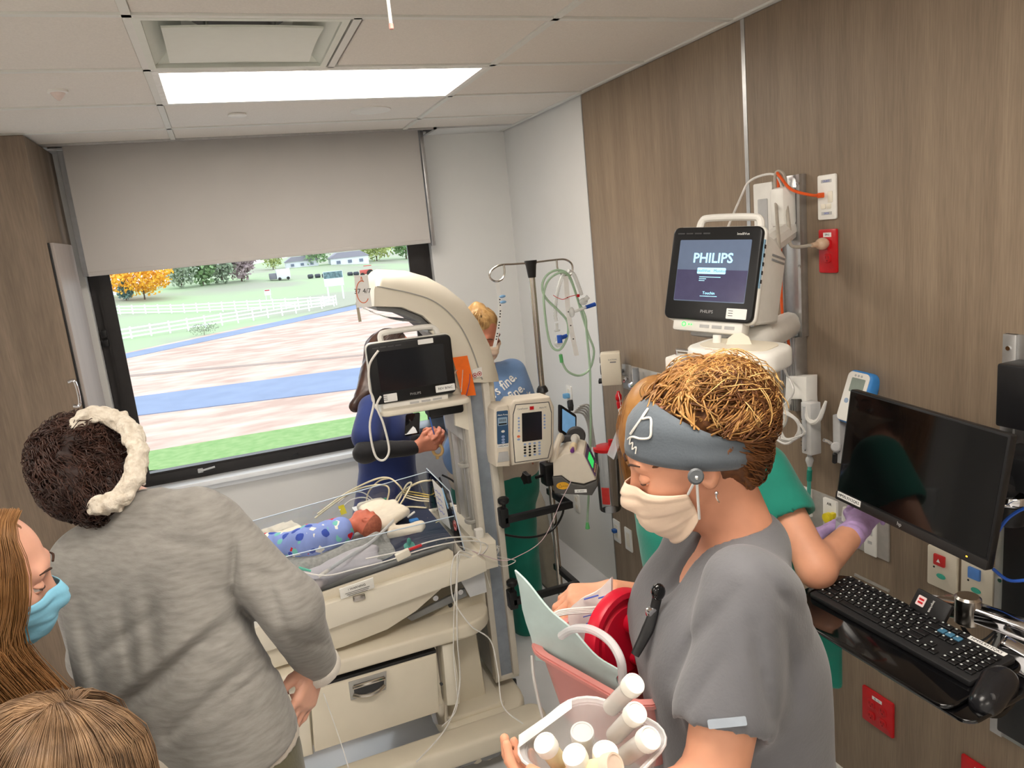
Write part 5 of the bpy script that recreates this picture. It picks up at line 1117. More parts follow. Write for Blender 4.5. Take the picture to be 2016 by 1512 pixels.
# flowmeter
fm = thing('flowmeter', 'clear block flowmeter with black knob and teal oxygen hose', 'flowmeter', tuple(PX(1597, 895, XR-.06)))
fc = PX(1597, 842, XR-.07); ft, fb_ = PX(1597, 792, XR-.07), PX(1597, 893, XR-.07); hh = ft[2]-fb_[2]
obj('block', box(fc, (.045, .045, hh), .004), milky('frosted_acrylic', (226, 226, 224), .85, .2), fm)
obj('scale_tube', cyl(fb_+V(-.024, .005, .02), ft+V(-.024, .005, -.01), .008, n=12), milky('scale_clear', (210, 212, 214), .8, .1), fm)
obj('scale_marks', join(*[box(V(fc[0]-.0235, fc[1]+.018-.002*(i % 2), fb_[2]+.03+.013*i), (.001, .01+.004*(i % 2), .002)) for i in range(8)]), INK, fm)
kn = PX(1578, 884, XR-.10); obj('knob', lathe([(.011, 0), (.013, .003), (.013, .018), (.010, .022), (0, .022)], 14, frame_z(kn+V(.03, -.004, 0), kn-(kn+V(.03, -.004, 0)))), BLACKP, fm)
obj('fitting', lathe([(.008, 0), (.010, .008), (.014, .022), (.012, .03), (.008, .035), (.008, .05)], 14, frame_z(PX(1594, 918, XR-.07), ZZ)), milky('clear_nut', (216, 220, 220), .8, .1), fm)
obj('hose', tube([PX(1594, 918, XR-.07), PX(1593, 945, XR-.07), PX(1592, 975, XR-.06), PX(1586, 1000, XR-.045), PX(1578, 1018, XR-.03)], .007, 8), mat('teal_hose', (80, 176, 160), .4), fm)
obj('hose_cuff', cyl(PX(1594, 925, XR-.07), PX(1593, 946, XR-.07), .009, n=10), mat('dark_teal', (20, 130, 110), .4), fm)
# blue-edged handheld device on a wall clip, grey pole clamp below
bd = thing('bilirubin_meter', 'white and blue handheld meter with grey screen leaning on the wall', 'meter', tuple(PX(1690, 830, XR-.05)))
b4 = [PX(1682, 735, XR-.06), PX(1722, 742, XR-.06), PX(1690, 838, XR-.06), PX(1636, 815, XR-.06)]
exb = nrm(V(0, -1, -.05)); ezb = nrm(V(.35, -.35, 1)); ezb = nrm(ezb-exb*(ezb@exb)); Mbd = frame(PX(1680, 782, XR-.055), exb, ezb, nrm(np.cross(exb, ezb)))
BLU = mat('device_blue', (64, 140, 214), .4)
obj('shell', prism(rrect(.095, .17, .02, 5), -.05, .0, Mbd, .012, 3), BLU, bd)
obj('front', prism(rrect(.084, .158, .016, 5), -.001, .003, Mbd, .002), WHITEPL, bd)
obj('screen', prism(rrect(.052, .045, .003, 2), .002, .004, on(Mbd, .004, .038)), mat('lcd_grey', (146, 158, 150), .2), bd)
for i in range(3): obj('indicator', prism(circ(.004, 8), .002, .0035, on(Mbd, -.012+.012*i, .068)), LGREY, bd)
obj('button', prism(circ(.008, 14), .002, .0045, on(Mbd, -.02, -.015)), mat('button_grey_blue', (150, 170, 196), .5), bd)
cl = thing('rail_clamp', 'grey equipment clamp with black lever on the wall rail', 'clamp', tuple(PX(1652, 900, XR-.06)))
cq = PX(1653, 870, XR-.06)
obj('plate', box2((XR-.07, cq[1]-.012, cq[2]-.07), (XR-.04, cq[1]+.02, cq[2]+.09), .004), LGREY, cl)
obj('knob', cyl(PX(1645, 880, XR-.085), PX(1650, 880, XR-.05), .016, n=16, bev=.004), LGREY, cl)
obj('lever', cyl(PX(1644, 892, XR-.085), PX(1643, 912, XR-.085), .008, n=10, bev=.003), BLACKP, cl)
obj('rod', tube([PX(1622, 866, XR-.075), PX(1632, 870, XR-.075), PX(1643, 878, XR-.08)], .006, 8), CHROME, cl)
obj('mount', box2((XR-.045, cq[1]-.01, cq[2]-.06), (XR, cq[1]+.02, cq[2]+.06), .003), MGREY, cl)
# steel service panels with gas outlets
SVC = mat('service_panel_grey', (176, 172, 166), .4, metal=.25)
def svc(p0, p1, label, group='grey service panels'):
    y0, z0 = wy(*p0); y1, z1 = wy(*p1); t = thing('service_panel', label, 'service panel', (XR, (y0+y1)/2, min(z0, z1)), group)
    obj('backplate', box2((XR-.006, min(y0, y1), min(z0, z1)), (XR+.001, max(y0, y1), max(z0, z1)), .001), SVC, t); return t, y0, z0, y1, z1
t1, *_ = svc((1566, 950), (1752, 1106), 'grey service panel with green and yellow gas outlets')
for (px, py, cm, word, cmn) in ((1590, 985, (20, 120, 80), 'OXYGEN', 'oxygen_green'), (1640, 1010, (226, 206, 40), 'AIR', 'air_yellow')):
    y, z = wy(px, py); o_ = obj('gas_outlet', prism(rrect(.062, .105, .004, 2), .004, .016, MWALL(y, z), .003), WHITEPL, t1)
    obj('valve', join(lathe([(.018, .014), (.018, .032), (.012, .034), (0, .034)], 16, MWALL(y, z-.012)), xf(box((.022, .0, .022), (.016, .026, .02), .003), MWALL(y, z))), mat(cmn, cm, .4), o_)
    obj('lettering', text(word, .014, on(MWALL(y, z), 0, .036, .0163)), mat('oxygen_green', (20, 120, 80)) if word == 'OXYGEN' else INK, o_)
y, z = wy(1718, 1058); ou = obj('white_outlet', prism(rrect(.05, .12, .004, 2), .005, .012, MWALL(y, z), .003), WHITEPL, t1)
obj('slot', xf(box((0, .02, .0125), (.02, .02, .002), .002), MWALL(y, z)), LGREY, ou); obj('slot', xf(box((0, -.015, .0125), (.016, .01, .002), .002), MWALL(y, z)), LGREY, ou)
t2, *_ = svc((1684, 1128), (1752, 1166), 'low grey service panel behind the keyboard')
t3, *_ = svc((1226, 716), (1316, 790), 'grey service panel with vacuum fittings by the white wall')
for (px, py) in ((1240, 740), (1256, 752)):
    y, z = wy(px, py); o_ = obj('gas_outlet', prism(rrect(.06, .12, .004, 2), .004, .016, MWALL(y, z), .003), LGREY, t3); obj('valve', lathe([(.02, .014), (.02, .04), (.012, .05), (0, .05)], 14, MWALL(y, z-.01)), CHROME, o_)
y, z = wy(1270, 745); obj('clear_vial', cyl((XR-.05, y, z-.02), (XR-.05, y, z+.06), .015, n=12), milky('grey_clear', (150, 154, 160)), t3)
# vacuum regulator
vr = thing('vacuum_regulator', 'cream vacuum regulator with round gauge and black knobs', 'regulator', tuple(PX(1205, 765, XR-.08)))
vq = [PX(1178, 693, 1.70), PX(1218, 690, 1.74), PX(1227, 760, 1.74), PX(1184, 766, 1.70)]
cv = sum(vq)/4; exv = nrm(V(.3, -.95, 0)); Mv = frame(cv, exv, ZZ, np.cross(exv, ZZ))
wv = .085; hv = .165
Mv = frame(PX(1203, 728, 1.72), nrm((.86, -.5, 0)), ZZ, np.cross(nrm((.86, -.5, 0)), ZZ))
obj('case', xf(box((0, 0, -.04), (.10, .165, .08), .008), Mv), CREAM, vr)
Mvf = Mv@frame((-.05, 0, -.04), (0, 0, 1), (0, 1, 0), (-1, 0, 0))     # left side carries the gauges
for yy, rr in ((.045, .016), (-.005, .025)):
    g_ = obj('gauge', lathe([(rr, 0), (rr, .004), (rr*.85, .005), (rr*.85, .002), (0, .002)], 20, on(Mvf, 0, yy)), DGREY, vr)
    obj('dial', prism(circ(rr*.82, 20), .002, .003, on(Mvf, 0, yy)), WHITEPL, g_); obj('needle', xf(box((.004, .004, .0035), (.002, rr, .001)), on(Mvf, 0, yy)), RED, g_)
for zz in (-.02, .018): c = (Mvf@np.array([zz, -.062, 0, 1]))[:3]; obj('knob', cyl(c, c-Mv[:3, 0]*.018, .010, n=12, bev=.002), BLACKP, vr)
obj('lettering', join(text('SUCTION', .010, on(Mv, .01, .05, .0005)), xf(box((.012, .038, .0005), (.03, .005, .0005)), Mv)), mat('grey_ink', (110, 110, 116)), vr)
obj('wall_stub', cyl(Mv[:3, 3]+V(.02, .05, -.03), V(XR, Mv[1, 3]+.06, Mv[2, 3]-.03), .012), CHROME, vr)
sl = thing('suction_line', 'red suction connector with clear tube below the regulator', 'tubing', tuple(PX(1222, 870, 1.72)))
obj('red_connector', lathe([(.007, 0), (.009, -.01), (.016, -.02), (.016, -.04), (.010, -.05), (.014, -.06), (.009, -.09)], 14, frame_z(PX(1217, 770, 1.72), ZZ)), RED, sl)
obj('white_end', cyl(PX(1219, 798, 1.72), PX(1222, 818, 1.72), .008, n=10), WHITEPL, sl)
obj('tube', tube([PX(1222, 818, 1.72), PX(1224, 850, 1.72), PX(1218, 885, 1.71), PX(1212, 905, 1.70)], .006, 8), TUBECL, sl)
sc_ = thing('suction_canister', 'clear suction canister with red lid and red printed label', 'canister', tuple(PX(1200, 1005, 1.70)))
c0, c1 = PX(1202, 1003, 1.68), PX(1196, 885, 1.68)
obj('jar', lathe([(.052, 0), (.056, .006), (.062, c1[2]-c0[2])], 24, frame(c0, (1, 0, 0), (0, 1, 0), ZZ)), CLEARP, sc_)
obj('lid', join(lathe([(.066, -.005), (.066, .01), (.05, .018), (0, .02)], 24, frame((c0[0], c0[1], c1[2]), (1, 0, 0), (0, 1, 0), ZZ)), cyl((c0[0]+.02, c0[1]-.02, c1[2]), (c0[0]+.02, c0[1]-.02, c1[2]+.05), .014, n=12)), RED, sc_)
lab = np.array([[(c0[0]+.0605*math.cos(a), c0[1]+.0605*math.sin(a), c0[2]+.05+.09*v) for a in np.linspace(3.55, 4.25, 6)] for v in (0, 1)]); obj('label', sheet(lab, .001), mat('red_label', (216, 60, 56), .5), sc_)
obj('wall_bracket', box2((c0[0]+.04, c0[1]-.02, c1[2]-.06), (XR, c0[1]+.02, c1[2]-.03), .003), MGREY, sc_)
sl2 = thing('clear_pouch', 'clear plastic pouch hanging beside the syringe pump', 'pouch', tuple(P(1222, 875, 2.95)))
pq = [P(1215, 845, 2.95), P(1230, 850, 2.95), P(1208, 905, 2.93), P(1195, 895, 2.93)]
obj('string', tube([(pq[0]+pq[1])/2, P(1222, 800, 3.0), PX(1217, 772, 1.72)], .001, 5), PAPER, sl2); obj('film', sheet(np.array([[pq[0], pq[1]], [pq[3], pq[2]]]), .002), milky('film', (226, 228, 234), .55, .15), sl2)
# outlets on the white wall and the panel corner
for (px, py, lb, blue) in ((1122, 778, 'white outlet with pale blue plug on the white wall', 1), (1137, 990, 'white outlet low on the white wall behind the pole', 0)):
    q = PX(px, py, XR+.018); t = thing('wall_outlet', lb, 'outlet', (XR+.018, q[1], q[2]-.06), 'white wall outlets')
    Mq = frame((XR+.018, q[1], q[2]), (0, -1, 0), ZZ, (-1, 0, 0)); obj('cover', prism(rrect(.075, .12, .006, 4), 0, .007, Mq, .003), WHITEPL, t)
    obj('socket', join(*[prism(rrect(.03, .03, .01, 4), .006, .009, on(Mq, 0, s_*.025)) for s_ in (-1, 1)]), CREAM2, t)
    if blue: obj('plug', join(xf(box((0, 0, .025), (.03, .03, .04), .006), Mq)), mat('plug_blue', (110, 170, 214), .4), t)
for (px, py, lb, blue) in ((1216, 1045, 'white plate with blue clip low beside the white wall', 1), (1239, 1062, 'plain white switch plate low on the wood panel', 0)):
    y, z = wy(px, py); t = plate('wall_plate', lb, 'wall plate', y, z, .075, .13, WHITEPL, 'white plates low on the panel')
    obj('insert', prism(rrect(.035, .08, .004, 2), .007, .010, MWALL(y, z), .001), CREAM2, t)
    if blue: obj('blue_clip', xf(box((0, .005, .02), (.03, .02, .025), .004), MWALL(y, z)), mat('clip_dark_blue', (40, 90, 160), .4), t)
# nurse call plates
for (px, py, lb, cm, cn) in ((1860, 1119, 'cream call plate with red emergency button', (206, 50, 50), 'button_red'), (1929, 1146, 'cream call plate with blue hooded button', (90, 140, 214), 'button_blue')):
    y, z = wy(px, py); t = plate('call_plate', lb, 'call plate', y, z, .095, .125, CREAM, 'nurse call plates', .014)
    Mq = MWALL(y, z); b_ = obj('button', prism(rrect(.036, .034, .003, 2), .013, .022, on(Mq, -.004, .028), .003), mat(cn, cm, .4), t)
    obj('green_button', prism(circ(.015, 18, ry=.008), .013, .017, on(Mq, .0, -.022), .002), mat('button_green', (70, 190, 165), .4), t)
    obj('indicator', prism(circ(.003, 8), .013, .015, on(Mq, -.024, .0)), BLACKP, t)
    if cn == 'button_red': obj('symbol', xf(prism([(-.006, -.005), (.006, -.005), (0, .006)], .022, .0226), on(Mq, -.004, .028)), PAPER, t)
for (px, py, lb) in ((1731, 1399, 'red four-way outlet plate below the keyboard tray'), (1935, 1545, 'red outlet plate low on the wall beside the computer rail')):
    y, z = wy(px, py); t = plate('red_outlet', lb, 'outlet', y, z, .128, .130, RED, 'red emergency outlets', .01)
    for dy in (-.024, .024): duplex(t, y+dy, z-.008, RED, DRED, 2, .01)
    obj('label', xf(box((.0, .043, .0105), (.04, .012, .0006)), MWALL(y, z)), PAPER, t); obj('lettering', text('EL-15', .010, on(MWALL(y, z), 0, .043, .011)), MATS['grey_ink'], t)
# computer rail, arms, display, keyboard
cr_ = thing('computer_rail', 'tall aluminium wall track with black cable cover for the computer', 'mounting rail', (XR, 1.24, .9))
obj('track', join(box2((XR-.016, 1.26, .55), (XR, 1.295, 1.69), .002), box2((XR-.016, 1.13, .55), (XR, 1.16, 1.69), .002), box2((XR-.008, 1.13, .55), (XR, 1.295, 1.69))), ALU, cr_)
for z in (1.655, 1.42, 1.02): obj('screw', cyl((XR-.02, 1.278, z), (XR-.014, 1.278, z), .006, n=10), CHROME, cr_)
obj('cable_cover', box2((XR-.06, 1.15, .6), (XR-.01, 1.245, 1.30), .006), BLACKP, cr_)
obj('pc_case', box2((XR-.09, 1.13, 1.47), (XR-.012, 1.255, 1.63), .006), BLACKP, cr_)
ca = thing('display_mount', 'black and chrome wall arm carrying the computer display', 'mount arm', (XR-.1, 1.18, 1.3))
obj('carriage', join(box2((XR-.14, 1.12, 1.33), (XR-.02, 1.24, 1.42), .012), lathe([(.035, 0), (.04, .01), (.04, .05), (.03, .06)], 20, frame((XR-.12, 1.19, 1.24), (1, 0, 0), (0, 1, 0), ZZ))), BLACKP, ca)
obj('chrome_collar', lathe([(.043, 0), (.045, .004), (.045, .018), (.043, .022)], 24, frame((XR-.12, 1.19, 1.295), (1, 0, 0), (0, 1, 0), ZZ)), CHROME, ca)
hpq = [P(1663, 765, 2.06), P(1975, 852, 1.62), P(1957, 1132, 1.66), P(1656, 985, 2.08)]
o = sum(hpq)/4; ex = nrm(hpq[1]-hpq[0]+hpq[2]-hpq[3]); ez = nrm(hpq[0]+hpq[1]-hpq[2]-hpq[3]); ez = nrm(ez-ex*(ez@ex)); en = np.cross(ex, ez); Wd = np.linalg.norm(hpq[1]-hpq[0]+hpq[2]-hpq[3])/2; Hd = np.linalg.norm(hpq[0]+hpq[1]-hpq[2]-hpq[3])/2
MD = frame(o, ex, ez, en)
hm = thing('computer_display', 'black flat computer display with blank screen on the wall arm', 'display', tuple(o-ez*Hd/2))
obj('housing', join(prism(rrect(Wd, Hd, .006, 3), -.022, .0, MD, .003), prism(rrect(Wd*.6, Hd*.7, .02, 3), -.05, -.02, MD, .01)), BLACKP, hm)
scn = obj('screen', prism(rrect(Wd-.012, Hd-.036, .002, 2), -.0005, .001, on(MD, 0, .012)), BLACKG, hm)
obj('chin', prism(rrect(Wd, .024, .004, 2), -.001, .003, on(MD, 0, -Hd/2+.013), .001), mat('display_chin', (40, 38, 38), .45), hm)
lab = obj('asset_tag', prism(rrect(.085, .017, .001, 2), .003, .0036, on(MD, -Wd/2+.05, -Hd/2+.018)), PAPER, hm); obj('lettering', text('HMXL9312QKS', .0115, on(MD, -Wd/2+.05, -Hd/2+.018, .0038)), INK, hm)
obj('logo', text('hp', .014, on(MD, -.01, -Hd/2+.014, .0032), .0004), LGREY, hm)
obj('power_light', xf(box((Wd/2-.05, -Hd/2+.014, .0035), (.004, .003, .001)), MD), mat('amber_led', (255, 190, 60), .4, emit=1.5, ecol=(255, 180, 50)), hm)
obj('arm_link', tube([(XR-.12, 1.19, 1.33), (XR-.16, 1.20, 1.36), (MD@np.array([.05, 0, -.06, 1]))[:3], (MD@np.array([0, 0, -.045, 1]))[:3]], .03, 10), BLACKP, ca)
tag(obj('blue_cable', tube([P(1964, 1048, 1.75), P(1985, 1020, 1.75), P(2020, 1000, 1.72), P(2060, 1000, 1.7)], .004, 8), mat('network_blue', (40, 90, 190), .4)), 'bright blue network cable rising behind the display', 'cable')
tag(obj('blue_cable', tube([P(1955, 1120, 1.78), P(1985, 1142, 1.75), P(2020, 1142, 1.72), P(2060, 1135, 1.7)], .004, 8), MATS['network_blue']), 'bright blue network cable drooping under the display corner', 'cable')
# keyboard arm, tray, keyboard
KZ = 1.045
kl, kr = P(1612, 1163, 1.95), P(1965, 1345, 1.50)
ka = thing('keyboard_mount', 'polished chrome folding arm holding the keyboard tray', 'mount arm', (1.6, 1.15, 1.0))
a0, a1, a2 = P(1855, 1190, 1.80), P(1905, 1200, 1.72), P(2075, 1260, 1.62)
def bar(a, b, w_, h_): d = nrm(b-a); s_ = nrm(np.cross(ZZ, d)); return xf(box((0, 0, 0), (np.linalg.norm(b-a), w_, h_), .008, 3), frame((a+b)/2, d, s_, np.cross(d, s_)))
obj('upper_link', bar(a1, a2, .045, .04), CHROME, ka)
obj('joint', join(bar(a0, a1, .05, .045), cyl(a1+V(0, 0, -.035), a1+V(0, 0, .035), .028, n=20, bev=.005)), STEEL, ka)
obj('lower_link', bar(P(1965, 1270, 1.62), P(2070, 1330, 1.56), .04, .05), CHROME, ka)
obj('wall_hub', bar(a2, V(XR, a2[1]+.02, a2[2]), .06, .09), BLACKP, ka)
obj('clear_knob', sphere(P(1840, 1185, 1.80), (.03, .03, .012)), milky('clear_cover_knob', (220, 224, 228), .5, .05), ka)
for i in range(3): tag(obj('arm_cable', tube([P(1890, 1225, 1.74), P(1900+8*i, 1245+6*i, 1.72), P(1930+8*i, 1262+8*i, 1.70), P(1962, 1240+6*i, 1.68)], .0025, 6), BLACKP), 'thin black cable looping under the chrome arm', 'cable', 'thin cables under the chrome arm')
# keyboard frame: long axis from kl to kr
exk = nrm(V(.02, -1, 0)); exk = nrm((kr-kl)*V(1, 1, 0)); tilt = nrm(V(-exk[1], exk[0], 0)); tilt = tilt if tilt[0] > 0 else -tilt
ezk = nrm(ZZ-.10*tilt); eyk = nrm(np.cross(ezk, exk)); eyk = eyk if eyk[0] > 0 else -eyk; ezk = np.cross(exk, eyk)
if ezk[2] < 0: ezk = -ezk
kc_ = (P(1612, 1163, 1.95)+P(1968, 1300, 1.50)+P(1905, 1335, 1.50)+P(1690, 1145, 1.95))/4
MK = frame(kc_, exk, eyk, ezk)
tr_ = thing('keyboard_tray', 'glossy black keyboard tray held out from the wall', 'tray', tuple(kc_-ZZ*.03))
obj('board', prism(rrect(.50, .235, .03, 6), -.022, -.012, on(MK, -.012, -.038), .004, 3), BLACKG, tr_)
obj('mouse_shelf', prism(rrect(.24, .20, .03, 6), -.034, -.025, on(MK, .16, -.045), .003, 3), BLACKG, tr_)
obj('underside', xf(box((.05, .05, -.04), (.18, .1, .03), .008), MK), BLACKP, tr_)
tg1 = thing('keyboard', 'black full-size computer keyboard on the glossy tray', 'keyboard', tuple(kc_-ezk*.012))
obj('case', prism(rrect(.445, .135, .006, 3), -.012, .002, MK, .003), mat('keyboard_case', (34, 34, 36), .5), tg1)
KEYM = mat('key_black', (24, 24, 26), .45); LEG = mat('key_legend', (214, 220, 220), .5); KBL = mat('key_blue', (70, 120, 150), .5)
def key_mesh(w_, m_): return mesh_of('key', xf(prism(rrect(w_, .0155, .002, 2), 0, .005, None, .0015, 1), frame((0, 0, 0), exk, eyk, ezk)), m_)
_km = {}
def key(x, y, w_=.0160, m_=None, leg=True):
    m_ = m_ or KEYM; kk_ = (round(w_, 4), m_.name)
    if kk_ not in _km: _km[kk_] = key_mesh(w_, m_)
    o_ = inst('key', _km[kk_], (MK@np.array([x, y, .002, 1]))[:3], tg1)
    if leg: LEGS.append(xf(box((-w_*.2, .003, .0053), (.004, .004, .0003)), on(MK, x, y, .002)))
LEGS = []
U = .019
for r_, row in enumerate(((1, 1, 1, 1, 1, 1, 1, 1, 1, 1, 1, 1, 1, 2), (1.5, 1, 1, 1, 1, 1, 1, 1, 1, 1, 1, 1, 1, 1.5), (1.75, 1, 1, 1, 1, 1, 1, 1, 1, 1, 1, 1, 2.25), (2.25, 1, 1, 1, 1, 1, 1, 1, 1, 1, 1, 2.75), (1.25, 1.25, 1.25, 6.25, 1.25, 1.25, 1.25, 1.25))):
    x = -.213
    for wu in row: key(x+wu*U/2, .033-.0185*r_, wu*U-.003, leg=wu < 3); x += wu*U
for i in range(13): key(-.213+.01+i*.0218+(.006 if i > 0 else 0), .0545, .0155)
for j in range(2):
    for i in range(3): key(.079+.019*i, .033-.0185*j, .016, KBL if j == 0 else None)
for i in range(3): key(.079+.019*i, .0545, .016)
key(.098, -.0225); [key(.079+.019*i, -.041) for i in range(3)]
for j in range(5):
    for i in range(4): key(.146+.019*i, .033-.0185*j)
obj('key_legends', join(*LEGS), LEG, tg1)['kind'] = 'stuff'
sl_ = obj('white_label', prism(rrect(.085, .013, .001, 2), .0025, .0032, on(MK, .165, .0575)), PAPER, tg1); obj('lettering', text('HMXL9312QKS', .0105, on(MK, .165, .0575, .0034)), INK, tg1)
brd = thing('badge_reader', 'small black badge reader with red and white sticker behind the keyboard', 'badge reader', tuple(P(1840, 1230, 1.72)))
q4 = [P(1806, 1166, 1.76), P(1862, 1196, 1.70), P(1862, 1220, 1.69), P(1800, 1192, 1.76)]
exr = nrm(q4[1]-q4[0]); ezr = nrm(ZZ*.8+V(.5, .1, 0)); ezr = nrm(ezr-exr*(ezr@exr)); Mr = frame(sum(q4)/4, exr, ezr, nrm(np.cross(exr, ezr)))
obj('case', prism(rrect(.085, .05, .004, 3), -.012, .003, Mr, .003), BLACKP, brd)
stc = obj('sticker', prism(rrect(.020, .024, .002, 2), .003, .0036, on(Mr, -.022, 0)), mat('sticker_white_pink', (236, 214, 214)), brd); obj('emblem', join(xf(box((0, .004, .004), (.012, .005, .0005)), on(Mr, -.022, 0)), xf(box((0, -.004, .004), (.012, .005, .0005)), on(Mr, -.022, 0))), RED, brd)
obj('lettering', text('imprivata', .008, on(Mr, .004, 0, .0036)@frame((0, 0, 0), (0, -1, 0), (1, 0, 0), ZZ)), PAPER, brd)
ms = thing('computer_mouse', 'black computer mouse hanging in its holder at the tray end', 'mouse', tuple(P(1945, 1400, 1.5)))
def f(s):
    a, b = P(1962, 1345, 1.50), P(1935, 1385, 1.47); s.cap(a, b, .030, .026, .02); s.cap(a+V(.02, 0, 0), b+V(.02, 0, 0), .026, .022, .02)
obj('shell', soft(f, None, .004), mat('mouse_black', (30, 30, 33), .25), ms, smooth=180)
obj('wheel', cyl(P(1950, 1372, 1.455), P(1956, 1372, 1.455), .007, n=12), DGREY, ms)
obj('holder', tube([P(1985, 1330, 1.52), P(1990, 1365, 1.50), P(1960, 1400, 1.48), P(1925, 1395, 1.48)], .006, 8, flat=.014), BLACKG, ms)
# ================================================================== PEOPLE
SKIN = mat('skin_warm', (226, 160, 128), .5, var=.05, vscale=18, sss=.08, bump=.05, bscale=260)
SKIN2 = mat('skin_rosy', (228, 172, 148), .5, var=.06, vscale=18, sss=.08, bump=.05, bscale=260)
SKIN3 = mat('skin_ruddy', (206, 132, 106), .5, var=.06, vscale=18, sss=.08, bump=.05, bscale=260)
EYEW = mat('eye_white', (236, 232, 228), .2); IRIS = mat('iris_brown', (70, 52, 44), .2); LASH = mat('lash_brown', (70, 48, 38), .8)
def cloth(name, col, var=.06, bump=.35, bscale=120, vscale=12, sheen=.2, **k): return mat(name, col, .85, var=var, vscale=vscale, bump=bump, bscale=bscale, sheen=sheen, **k)
def axes(F, U):
    F = nrm(F); U = np.asarray(U, float); U = nrm(U-F*(U@F)); R = np.cross(F, U); return F, U, R      # R = the person's own right
def add_head(s, c, F, U, sc=1.0, ears=True, t=0, neck=None):
    F, U, R = axes(F, U); A = np.array([F, R, U]); q = lambda f, r, u: c+(F*f+R*r+U*u)*sc
    E = lambda p, r, k=.02, op='u': s.ell(q(*p), np.array(r)*sc+(t if op == 'u' else 0), A, k*sc, op)
    E((-.008, 0, .022), (.098, .076, .098)); E((.022, 0, -.035), (.072, .060, .085)); E((.052, 0, -.090), (.034, .034, .026), .03)
    for g in (-1, 1):
        E((.056, .036*g, -.028), (.032, .026, .028), .03)
        if not t: E((.101, .032*g, .002), (.017, .016, .011), .012, 's')
    s.cap(q(.082, -.034, .028), q(.082, .034, .028), .012*sc+t, None, .02*sc)
    s.cap(q(.090, 0, .008), q(.108, 0, -.030), .009*sc+t, .013*sc+t, .014*sc)
    for g in (-1, 1): s.cap(q(.100, 0, -.034), q(.094, .012*g, -.036), .009*sc+t, .007*sc+t, .01*sc)
    if not t:
        s.cap(q(.088, -.020, -.064), q(.088, .020, -.064), .008*sc, None, .010*sc); s.cap(q(.086, -.018, -.074), q(.086, .018, -.074), .009*sc, None, .010*sc)
    if ears:
        for g in (-1, 1):
            e = nrm(R*g-F*.35); Ae = np.array([nrm(F+R*g*.35), e, U]); s.ell(q(-.008, .077*g, -.008), np.array([.019, .008, .031])*sc, Ae, .012*sc)
            s.ell(q(-.004, .084*g, -.004), np.array([.010, .006, .018])*sc, Ae, .006*sc, 's')
    return q
def eyes(t, c, F, U, sc=1, look=None, closed=False, m=None):
    F, U, R = axes(F, U); q = lambda f, r, u: c+(F*f+R*r+U*u)*sc
    def capm(o, ax, r, ang): return lathe([(r*math.sin(a), r*math.cos(a)) for a in np.linspace(ang, 0.001, 8)], 18, frame_z(o, ax))
    for g in (-1, 1):
        o = q(.0815, .032*g, .002); d = nrm(F+(look if look is not None else -.2*U)+R*g*.12)
        e = obj('eye', sphere(o, .0122*sc), EYEW, t, 180); obj('iris', lathe([(.0058*sc, 0), (.004*sc, .0012*sc), (0, .0014*sc)], 14, frame_z(o+d*.0117*sc, d)), IRIS, e)
        lid = obj('eyelid', join(capm(o, nrm(U+F*.25), .0136*sc, 1.78 if closed else 1.38), capm(o, nrm(-U+F*.2), .0134*sc, 1.12)), m or SKIN2, t, 180)
        ax = nrm(U+F*.25); b1 = nrm(F-ax*(F@ax)); b2 = np.cross(ax, b1); an = 1.78 if closed else 1.38
        obj('lashes', tube([o+(ax*math.cos(an)+(b1*math.cos(v)+b2*math.sin(v))*math.sin(an))*.0140*sc for v in np.linspace(-1.0, 1.0, 7)], .0011*sc, 5), LASH, lid)
        obj('eyebrow', tube([q(.1005, .014*g, .028), q(.0985, .03*g, .034), q(.0865, .047*g, .031)], [.0022*sc, .0022*sc, .0010*sc], 6), LASH, t)
def loft(s, secs, n=5, t=0, k=.03):
    """secs: (centre, half-width vector, radius); one smooth tapering trunk"""
    sl = []
    for (a, wa, ra), (b, wb, rb) in zip(secs, secs[1:]):
        for u in np.linspace(0, 1, 9, endpoint=False): v = u*u*(3-2*u)*.5+u*.5; sl.append((a+(b-a)*u, wa+(wb-wa)*v, ra+(rb-ra)*v+t))
    a, wa, ra = secs[-1]; sl.append((a, wa, ra+t))
    def fn(Q):
        f = None
        for c, w_, r in sl:
            d = Q-c; L = max(w_@w_, 1e-9); u = np.clip((d@w_)/L, -1, 1); e = np.sqrt(((d-u[..., None]*w_)**2).sum(-1))-r
            f = e if f is None else np.minimum(f, e)
        return f
    lo = np.min([np.minimum(c-w_, c+w_)-r for c, w_, r in sl], 0); hi = np.max([np.maximum(c-w_, c+w_)+r for c, w_, r in sl], 0)
    s.p.append((fn, lo, hi, k, 'u'))
def creases(base, lines, dmax=None):
    """grooves (amp>0) and ridges (amp<0) following lines laid over the cloth surface facing the room"""
    L = [(np.array(a[:2], float), np.array(b[:2], float), w_, am) for a, b, w_, am in lines]
    def fn(Q):
        o = base(Q); v = Q-CAM; dz = v@FW; x = 1008+F_PX*(v@RT)/dz; y = 756-F_PX*(v@UP)/dz; P2 = np.stack([x, y], -1); near = np.ones_like(dz) if dmax is None else np.clip((dmax-dz)/.03, 0, 1)
        for a, b, w_, am in L:
            ab = b-a; t = np.clip(((P2-a)@ab)/(ab@ab), 0, 1); d = np.sqrt(((P2-a-t[..., None]*ab)**2).sum(-1)); o = o+am*near*np.exp(-(d/w_)**2)*np.sin(np.pi*np.clip(t, .06, .94))**.5
        return o
    return fn
FING = ((.030, .082, (.042, .026, .021), .0088), (.010, .088, (.046, .030, .022), .0090), (-.010, .085, (.043, .028, .021), .0086), (-.028, .077, (.034, .021, .018), .0076))
